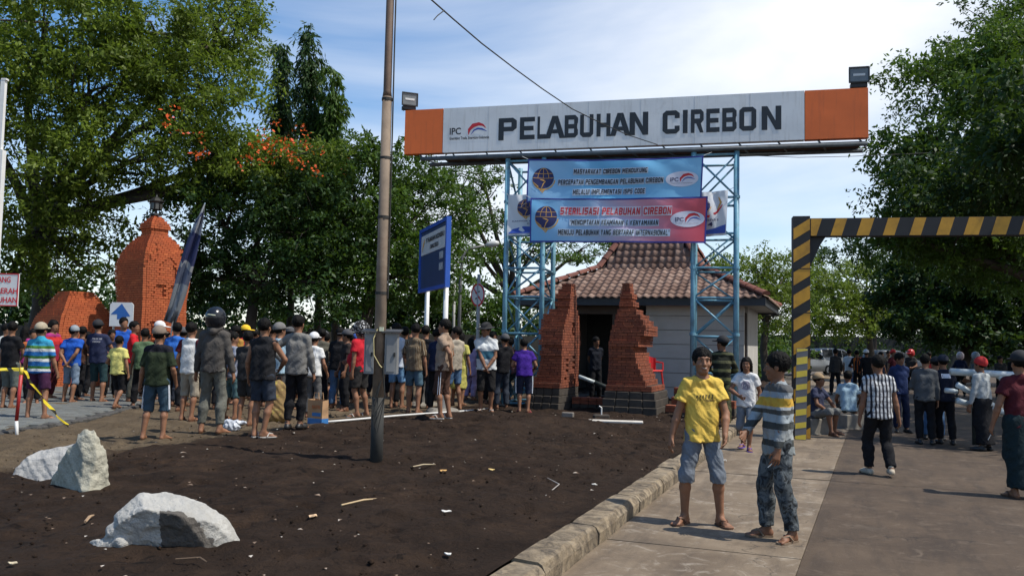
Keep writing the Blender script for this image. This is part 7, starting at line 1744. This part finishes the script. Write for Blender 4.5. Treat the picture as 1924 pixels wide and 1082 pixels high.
pp('man in dark grey shirt and black trousers with his back turned', 1738, 834, 664, 160, .014, True, shirt=cb('slate_grey_shirt', (.075, .08, .085)), sleeve='long', pants=BLK, legs='long', shoes='shoe', group=RC, pose='frontL')
sec = pp('man in navy vest with white back letters and black trousers by the pipe gate', 1776, 834, 664, 172, .014, True, shirt=cb('navy_vest', (.012, .016, .032)), sleeve='long', pants=BLK, legs='long', shoes='shoe', hat='cap', hatmat=cap('navy_cap', (.014, .018, .03)), group=RC, pose='frontR')
mb = MB(); strip(mb, drape(sec, 'shirt', True), [(-.085 + .017 * k, 1.33) for k in range(11)], .085, .001); pch = mb.build('back_patch', INK_WHITE, sec); block_line('lettering', 'KBT', INK_NAVY, pch, drape(sec, 'shirt', True), -.07, .07, 1.305, 1.355, 0, .005)
pp('man in black polo behind the man in the navy vest', 1757, 826, 668, 150, .017, True, shirt=BLK, pants=DENB, legs='long', shoes='shoe', hat='cap', hatmat=cap('black_cap', (.012, .013, .016)), group=RC)
pp('man in red cap and pale grey shirt leaning on the pipe gate', 1848, 846, 668, -150, .013, True, shirt=cb('pale_grey_shirt', (.34, .36, .36)), sleeve='long', pants=BLK, legs='sarong', hat='beanie', hatmat=cap('red_knit', (.42, .02, .02)), skin=1, shoes='shoe', group=RC, pose=P(hl=(.24, -.10, .84), hr=(-.14, -.34, 1.28), er=(-1, .4, -.4), lean=(0, -.05)))
last = pp('man in maroon shirt and dark sarong with cigarette, cut by the right edge', 1921, 935, 655, 175, .010, True, shirt=MAR, pants=cb('dark_sarong', (.012, .024, .028)), legs='sarong', hat='cap', hatmat=cap('black_cap', (.012, .013, .016)), skin=0, group=RC, pose=P(hl=(.30, -.05, .86), el=(.6, 1, 0)))
cigarette(last, 1, (.01, -.03, -.13), (.02, -.03, -.07))
far = [(1570, 742, 654, 170, CHAR, BLK, 'man in dark jacket standing far back beside the silver car', 'long', None, None), (1597, 738, 655, 150, WHT, DENB, 'man in white shirt and jeans far back right of the portal post', 'short', None, None), (1612, 740, 657, 180, cloth('orange_black_vest', 'vstripe', (.02, .02, .022), (.5, .12, .02), (.02, .02, .022), freq=1.2), BLK, 'man in black vest with orange stripes far back on the road', 'long', None, None),
       (1630, 742, 655, 175, BLK, BLK, 'man in black with white cap far back on the road', 'long', 'cap', cap('white_cap', (.6, .6, .6))), (1668, 735, 658, 0, CHAR, BLK, 'person in dark grey far back behind the plaid shirt', 'short', None, None), (1678, 740, 655, 20, MAR, BLK, 'person in red headgear far back left of the blue shirt', 'short', 'beanie', cap('red_knit', (.42, .02, .02))),
       (1712, 738, 655, -30, CHAR, BLK, 'person with red helmet far back right of the blue shirt', 'short', 'helmet', plain('red_helmet', (.4, .02, .02), .3)), (1748, 738, 660, 180, cb('dark_red_cloth', (.2, .015, .02)), BLK, 'person in dark red shirt far back behind the grey shirt', 'short', None, None),
       (1806, 745, 660, 160, NAVY, BLK, 'person in navy far back behind the pipe gate', 'long', 'helmet', plain('white_red_helmet', (.5, .4, .4), .3)), (1835, 748, 660, -160, OLV, BLK, 'person in olive far back behind the red capped man', 'long', 'helmet', plain('grey_helmet', (.25, .27, .3), .3)), (1882, 750, 668, 0, CHAR, BLK, 'person in charcoal far back between the red cap and the maroon shirt', 'long', None, None),
       (1655, 738, 660, 40, NAVY, BLK, 'person in navy far back, half hidden by the plaid shirt', 'short', None, None), (1905, 745, 664, -20, BLK, BLK, 'person in black far back near the right picture edge', 'long', 'cap', cap('grey_cap', (.1, .1, .1)))]
for px, yf, yt, fc, sh_, pa_, lab, sl, ht, hm in far:
    pp(lab, px, yf, yt, fc, .024, True, shirt=sh_, pants=pa_, legs='long', sleeve=sl, hat=ht, hatmat=hm, shoes='shoe', group='people far back on the road', skin=1, pose=random.choice(['stand', 'stand2', 'front', 'frontL']))
# ---- left crowd
pp('man in black T-shirt and grey shorts at the left picture edge', 14, 768, 603, 172, .014, shirt=BLK, pants=cb('grey_green_shorts', (.10, .115, .105)), legs='knee', group=LC, pose='frontR')
pp('man in blue, green and white striped polo and beige cap standing at the tape', 68, 787, 603, 178, .012, shirt=cloth('blue_green_stripe', 'bands', [(0, (.02, .11, .35)), (.86, (.55, .57, .58)), (.905, (.03, .12, .025)), (.955, (.02, .12, .34)), (1.035, (.55, .57, .58)), (1.085, (.03, .12, .025)), (1.14, (.02, .13, .36)), (1.21, (.55, .57, .58)), (1.265, (.06, .17, .03)), (1.32, (.04, .26, .42)), (1.40, (.03, .28, .44))]), sleeve='half', collar=1, pants=PLUM, legs='short', hat='cap', hatmat=cap('khaki_cap', (.33, .28, .20)), group=LC,
   pose=P(fl=(.16, -.02, 0), fr=(-.20, .06, 0), tl=30, tr=-35, hl=(.30, -.04, .84), hr=(-.29, -.08, .84)), wide=1.1)
pp('man in blue T-shirt and pale denim shorts with hands behind his back', 131, 757, 609, 172, .013, shirt=BLUE, pants=DEN, legs='knee', hat='cap', hatmat=cap('grey_blue_cap', (.22, .25, .27)), hatyaw=R(60), group=LC, pose='behind', wide=1.08)
nv = pp('man in navy T-shirt with printed back and dark teal shorts', 181, 756, 598, 178, .013, shirt=cb('navy_print_tee', (.022, .028, .065)), pants=TEAL, legs='knee', hat='cap', hatmat=cap('black_cap', (.012, .013, .016)), group=LC, pose='front', wide=1.08)
block_line('lettering', 'POLISI AIR', INK_GREY, nv, drape(nv, 'shirt', True), -.10, .10, 1.32, 1.355, 0, .002); block_line('lettering', 'CIREBON', INK_GREY, nv, drape(nv, 'shirt', True), -.08, .08, 1.26, 1.29, 0, .002)
pp('boy in pale yellow T-shirt and black shorts stepping away', 218, 768, 628, 172, .013, shirt=YEL, pants=BLK, legs='knee', group=LC, pose=P(fl=(.07, -.16, 0), fr=(-.07, .14, .04), pel=(0, 0, .895), hl=(.2, -.2, 1.0), hr=(-.25, -.02, .82)))
pp('man in red T-shirt in profile facing right, left of the dark green shirt', 246, 756, 602, 105, .014, shirt=RED, pants=OLV, legs='long', group=LC, skin=1, pose='frontR')
pp('man with black jacket over a bright blue shirt before the arrow sign', 229, 742, 587, 40, .017, shirt=BLUE, pants=BLK, legs='long', group=LC)
pp('woman in red and magenta top facing right behind the striped polo', 92, 750, 600, 80, .015, shirt=cloth('red_magenta_top', 'bands', [(0, (.3, .02, .05)), (1.2, (.5, .03, .03)), (1.36, (.32, .03, .16))]), pants=MAR, legs='long', hair='long', group=LC, pose='frontL')
pp('woman in magenta blouse half hidden beside the black T-shirt', 40, 748, 612, 160, .019, shirt=cb('magenta_cloth', (.30, .03, .16)), pants=BLK, legs='long', hair='long', group=LC)
pp('man in pale grey shirt at the far left behind the black T-shirt', 6, 752, 606, 60, .019, shirt=cb('pale_grey_shirt', (.34, .36, .36)), pants=BLK, legs='long', group=LC)
pp('person in orange shirt glimpsed between the black T-shirt and striped polo', 58, 758, 617, 20, .02, shirt=cb('orange_cloth', (.42, .12, .04)), pants=BLK, legs='long', group=LC)
gs = pp('man in dark green T-shirt, brown cap and denim shorts with white side stripes', 290, 826, 609, 178, .010, shirt=cloth('green_black_tee', 'bands', [(0, (.022, .032, .016)), (1.34, (.012, .012, .018))]), pants=cloth('indigo_shorts', 'plain', (.035, .065, .095)), legs='knee', sleeve='half', hat='cap', hatmat=cap('taupe_cap', (.17, .13, .10)), group=LC, wide=1.08, shoes=None,
   pose=P(fl=(.16, .02, 0), fr=(-.13, -.02, 0), tl=8, tr=-12, hl=(.29, -.06, .84), hr=(-.24, -.12, .88)))
for s_ in (1, -1):
    for dx in (-.016, .016): mb = MB(); mb.tube([(s_ * .186, .0 + dx, .86), (s_ * .200, dx, .70), (s_ * .212, dx, .47)], .006, 5); mb.build('side_stripe', INK_WHITE, gs)
pp('person in white cap and dark shirt behind the dark green T-shirt', 291, 752, 601, 100, .018, shirt=CHAR, pants=BLK, legs='long', hat='cap', hatmat=cap('white_cap', (.6, .6, .6)), group=LC)
pp('man in blue T-shirt and black trousers, left of the white and maroon shirt', 322, 772, 604, 165, .015, shirt=cb('mid_blue_cloth', (.03, .13, .45)), pants=BLK, legs='long', group=LC, pose='front')
wv = pp('man in white shirt with maroon sleeves and beige shorts holding a cup', 352, 791, 604, 168, .013, shirt=WHT, sleeve='none', pants=cb('sand_shorts', (.30, .26, .20)), legs='knee', group=LC, pose=P(hl=(.2, -.05, .86), hr=(-.13, -.06, .98), er=(-1, .4, 0)), shoes='sandal')
for s_ in (1, -1):
    G = Field(np.array((-.4, -.2, 1.1)), np.array((.4, .2, 1.6)), .013); G.cap((s_ * .155, 0, 1.368), (s_ * .215, .02, 1.20), .066, .072, .02, fb=True); new_obj('sleeve', G.mesh('sleeve', MAR), wv)
hel = pp('tall figure in black helmet, grey hoodie and faded trousers seen from behind', 396, 814, 574, 178, .010, shirt=cb('grey_hoodie', (.075, .068, .062)), sleeve='long', pants=cloth('faded_grey_jeans', 'camo', (.10, .10, .085), (.135, .135, .115), (.115, .112, .095), freq=5), legs='slim', hat='helmet', hatmat=plain('black_helmet', (.012, .014, .018), .22, .1, bmp=0), extra='hood', hair=None, group=LC, shoes=None, hem=-.06,
   pose=P(fl=(.13, 0, 0), fr=(-.14, .02, 0), tl=12, tr=-22, hl=(.27, -.06, .84), hr=(-.27, -.03, .84)))
pp('man in ochre shirt facing left beyond the hooded figure', 436, 757, 610, -30, .017, shirt=cb('ochre_cloth', (.38, .20, .045)), collar=1, pants=BLK, legs='long', group=LC, skin=1)
pp('person in yellow cap and red shirt beyond the tank top', 455, 752, 608, 30, .017, shirt=RED, pants=BLK, legs='long', hat='cap', hatmat=cap('yellow_cap', (.72, .45, .02)), group=LC)
pp('man in blue patterned shirt and teal shorts right of the hooded figure', 431, 789, 622, 150, .015, shirt=cloth('blue_batik', 'batik', (.02, .035, .12), (.25, .27, .32), (.03, .05, .16), freq=26), pants=cb('washed_teal_shorts', (.07, .13, .14)), legs='knee', group=LC)
pp('man in charcoal T-shirt and dark trousers left of the tank top', 460, 800, 620, 160, .015, shirt=CHAR, pants=CHAR, legs='short', group=LC, pose='frontL')
pp('muscular man in black tank top and dark denim shorts seen from behind', 489, 821, 596, 170, .010, shirt=cb('black_tank', (.016, .016, .018)), sleeve='none', pants=DEND, legs='short', group=LC, skin=0, wide=1.06, shoemat=WSAND,
   pose=P(fl=(.08, 0, 0), fr=(-.07, .02, 0), hl=(.27, -.10, .86), hr=(-.16, -.24, 1.0), er=(-1, .5, 0), tl=10, tr=-50))
pp('man in grey cap and pale blue shirt between the tank top and the grey shirt', 519, 790, 603, 175, .014, shirt=LBLUE, pants=cb('dark_grey_shorts', (.05, .05, .05)), legs='short', hat='cap', hatmat=cap('mid_grey_cap', (.13, .125, .12)), group=LC)
pp('man in grey long sleeve shirt and black jeans with arm akimbo', 553, 806, 590, 172, .010, shirt=cb('stone_grey_shirt', (.17, .165, .155)), sleeve='long', pants=BLK, legs='slim', group=LC, shoes='shoe', pose=P(hl=(.21, .02, 1.02), el=(1, .35, 0), hr=(-.24, -.08, .84), fl=(.10, .0, 0), fr=(-.06, -.08, 0)))
mb = MB(); bagp = on_ground(520, 792); b_ = empty('cloth_sack', bagp, .3); tag(b_, 'worn yellowish cloth sack standing between the tank top and the black jeans', 'sack')
G = Field(np.array((-.3, -.22, -.03)), np.array((.3, .22, .85)), .015); G.cap((-.05, 0, .12), (-.03, 0, .62), .15, .11, .05); G.cap((.06, 0, .12), (.04, 0, .62), .15, .10, .05); G.cut((0, 0, 0), (0, 0, -1)); G.wrinkle(.012, 30, 2.2); new_obj('sack_body', G.mesh('sack_body', cloth('sack_cloth', 'batik', (.30, .24, .06), (.24, .16, .07), (.36, .30, .10), freq=6)), b_)
mb = MB(); mb.tube([(-.05, 0, .68), (-.03, 0, .80), (.05, 0, .80), (.06, 0, .68)], .012, 5); mb.build('sack_handle', BROWN, b_)
pp('person in red cap behind the grey long sleeve shirt', 556, 752, 584, 180, .018, shirt=BLUE, pants=BLK, legs='long', hat='beanie', hatmat=cap('red_knit', (.42, .02, .02)), group=LC)
pp('man in white T-shirt and white cap bending towards the paper bag', 586, 785, 621, 165, .014, shirt=WHT, pants=cb('mid_grey_trousers', (.10, .10, .10)), legs='long', hat='cap', hatmat=cap('white_cap', (.6, .6, .6)), group=LC, pose=P(lean=(.08, -.12), hl=(.26, -.10, .72), hr=(-.2, -.2, .9)))
pp('man in black and white hooped shirt and dark shorts leaning forward', 622, 762, 618, -115, .014, shirt=cloth('black_white_hoops', 'hoop', (.012, .012, .014), (.48, .48, .48), freq=20, duty=.62), sleeve='half', pants=DEND, legs='short', group=LC, pose='lean')
pp('man in dark cap and charcoal shirt left of the hooped shirt', 606, 757, 620, 175, .017, shirt=CHAR, pants=BLK, legs='long', hat='cap', hatmat=cap('dark_grey_cap', (.06, .06, .065)), group=LC)
pp('heavy man in red T-shirt with patterned helmet, facing left', 673, 783, 601, -105, .012, shirt=cb('bright_red_cloth', (.46, .016, .028)), pants=cb('dark_shorts', (.025, .023, .022)), legs='short', hat='helmet', hatmat=cloth('black_white_helmet', 'camo', (.5, .5, .5), (.02, .02, .02), (.45, .45, .45), freq=14), extra='nodecal', group=LC, wide=1.2, belly=.06, pose='frontR', shoemat=WSAND)
pp('man in black shirt with green collar in the gap left of the red T-shirt', 640, 752, 620, 10, .02, shirt=BLK, pants=BLK, legs='long', group=LC)
pp('man in dark shirt in the shade between the hooped and red shirts', 655, 757, 625, 150, .02, shirt=cb('dark_brown_cloth', (.03, .022, .02)), pants=BLK, legs='long', group=LC)
pp('person in blue cap deep in the crowd left of the utility pole', 663, 750, 625, 60, .02, shirt=NAVY, pants=BLK, legs='long', hat='cap', hatmat=cap('royal_cap', (.03, .08, .3)), group=LC)
pp('man in pale T-shirt and light blue denim shorts right of the utility pole', 742, 768, 606, 165, .013, shirt=cb('pale_white_tee', (.42, .46, .52)), pants=cloth('bright_denim', 'plain', (.14, .27, .44)), legs='short', group=LC, pose='frontL')
pp('man in brown and gold striped shirt and denim shorts', 776, 777, 607, 172, .012, shirt=cloth('brown_gold_stripe', 'vstripe', (.05, .028, .02), (.22, .15, .08), (.04, .022, .016), (.33, .27, .18), freq=4.2), sleeve='half', pants=cloth('teal_denim', 'plain', (.06, .11, .15)), legs='short', group=LC, pose='frontL')
pp('man in black T-shirt gripping the white post of the blue board', 796, 768, 610, 172, .014, shirt=BLK, pants=CHAR, legs='long', group=LC, pose=P(hl=(.18, -.22, 1.62), el=(1, .3, -.5), hr=(-.16, -.26, 1.05), er=(-1, .3, -.3)))
tr_ = pp('man in beige shirt and brown knee trousers with white side stripes, facing left', 832, 786, 598, -108, .010, shirt=cb('tan_shirt', (.30, .215, .155)), collar=1, pants=BROWN, legs='knee', group=LC, shoemat=WSAND, eyes=True, pose=P(hl=(.10, .17, .92), el=(.6, .8, 0), hr=(-.15, -.12, .98), er=(-.8, .6, 0), fl=(.09, -.04, 0), fr=(-.08, .05, 0)))
for dy in (-.018, .018): mb = MB(); mb.tube([(.174, dy, .86), (.180, dy - .005, .68), (.176, dy - .02, .42)], .006, 5); mb.build('side_stripe', INK_WHITE, tr_)
pp('man in cream shirt and blue shorts half hidden behind the beige shirt', 852, 770, 612, -140, .015, shirt=cb('cream_cloth', (.38, .33, .26)), pants=DENB, legs='short', group=LC)
pp('woman in yellow dress with long hair right of the beige shirt', 862, 762, 622, 165, .015, shirt=cb('yellow_dress_cloth', (.50, .46, .12)), pants=cb('yellow_dress_cloth', (.50, .46, .12)), legs='skirt', hair='long', group=LC)
pp('woman in lilac blouse and trousers left of the hat wearer', 884, 752, 634, 150, .015, shirt=cb('lilac_cloth', (.40, .30, .46)), sleeve='long', pants=cb('lilac_cloth', (.40, .30, .46)), legs='long', hem=-.25, hair='long', group=LC)
pp('man in black hat and white polo with a teal band, hands clasped, facing the camera', 912, 775, 603, 4, .010, shirt=cloth('white_teal_polo', 'bands', [(0, (.55, .57, .57)), (1.035, (.03, .10, .15)), (1.19, (.57, .59, .59)), (1.40, (.36, .37, .38))]), collar=1, pants=cb('black_trousers', (.014, .013, .013)), legs='knee', hat='bucket', hatmat=cap('black_hat', (.012, .012, .013)), group=LC, skin=1, eyes=True, wide=1.1, pose='clasp', shoemat=WSAND)
pt_ = U(968, 760, 21.6); person('man in maroon shirt and jeans perched on the gate tower', Vector((pt_.x, 20.75, .2)), 1.0, R(-125), P(pel=(0, 0, .86), fl=(.1, -.42, .30), fr=(-.1, -.30, .12), lean=(0, -.35), hl=(.1, -.50, 1.0), hr=(-.12, -.48, .95)), .014, 1, cb('dusty_maroon_shirt', (.10, .05, .05)), 'long', cb('jeans_teal', (.03, .065, .09)), 'long', 'short', group=LC)
pu = pp('man in purple shirt and striped track shorts leaning against the gate tower', 984, 775, 634, 175, .013, shirt=PURP, pants=cb('navy_track_shorts', (.016, .02, .04)), legs='knee', group=LC, pose=P(lean=(.05, -.18), hl=(.2, -.28, 1.05), hr=(-.2, -.28, 1.0)), wide=1.1, shoemat=plain('red_sandal', (.25, .04, .05), .7))
for s_ in (1, -1): mb = MB(); mb.tube([(s_ * .190, .0, .86), (s_ * .196, 0, .68), (s_ * .190, 0, .45)], .012, 5); mb.build('side_stripe', INK_WHITE, pu)
pp('guard in dark uniform standing in the doorway behind the split gate', 1118, 752, 632, 5, .015, shirt=cb('guard_uniform', (.012, .014, .022)), pants=BLK, legs='long', shoes='shoe', skin=1, eyes=True, pose='behind')
for px, yt, fc, sh_, lab in ((160, 622, 170, CHAR, 'person in charcoal between the blue and navy T-shirts'), (268, 625, 120, BLK, 'person in black between the red and dark green T-shirts'), (308, 622, 60, GREY, 'person in grey behind the dark green T-shirt'), (378, 622, 170, NAVY, 'person in navy left of the hooded figure'), (575, 628, 10, LBLUE, 'person in pale blue right of the grey long sleeve shirt'), (707, 625, 170, CHAR, 'person in charcoal behind the utility pole'),
                             (737, 615, 10, MAR, 'person in maroon behind the meter boxes'), (815, 618, 90, RED, 'person in red right behind the white post'), (938, 640, 30, CHAR, 'person in charcoal right of the hat wearer'), (890, 630, 30, BLK, 'person in black behind the lilac blouse'), (545, 612, 90, BLK, 'person in black deep behind the grey long sleeve shirt'), (475, 618, 170, OLV, 'person in olive deep behind the tank top'), (205, 618, 20, NAVY, 'person in navy before the arrow sign')):
    pp(lab, px, 746 + random.randint(-3, 6), yt, fc, .022, shirt=sh_, pants=BLK, legs='long', group='people deep in the left crowd', skin=1)

for px, yf, yt, fc, sh_, pa_, ht, lab in ((147, 752, 612, 150, BROWN, BLK, None, 'person in brown just right of the blue T-shirt'), (264, 765, 616, 200, cb('faded_green_cloth', (.08, .13, .07)), BLK, None, 'person in faded green left of the dark green T-shirt'), (337, 762, 612, 175, CHAR, DEND, 'cap', 'person in dark cap left of the white and maroon shirt'), (412, 768, 616, 165, MAR, BLK, None, 'person in maroon right behind the hooded figure'),
        (507, 764, 610, 185, cb('rust_cloth', (.22, .07, .03)), BLK, None, 'person in rust shirt right of the tank top'), (536, 770, 612, 150, NAVY, DENB, 'cap', 'person in navy and dark cap left of the grey long sleeve shirt'), (600, 766, 616, 200, OLV, BLK, None, 'person in olive right of the white T-shirt and cap'), (632, 768, 614, 165, BLK, DENB, None, 'person in black and blue jeans right of the hooped shirt'),
        (648, 772, 616, -60, cb('dark_brown_cloth', (.03, .022, .02)), BLK, 'cap', 'person in dark brown and cap left of the red T-shirt'), (758, 764, 612, 190, CHAR, BLK, None, 'person in charcoal left of the brown and gold shirt'), (820, 774, 614, 160, NAVY, BLK, None, 'person in navy right of the white post'), (925, 758, 622, 20, OLV, BLK, None, 'person in olive right of the white and teal polo'), (943, 768, 625, 200, BLK, DEND, 'cap', 'person in black cap left of the gate tower')):
    pp(lab, px, yf, yt, fc, .019, shirt=sh_, pants=pa_, legs='long', hat=ht, hatmat=cap('dark_grey_cap', (.06, .06, .065)) if ht else None, group=LC, skin=1)
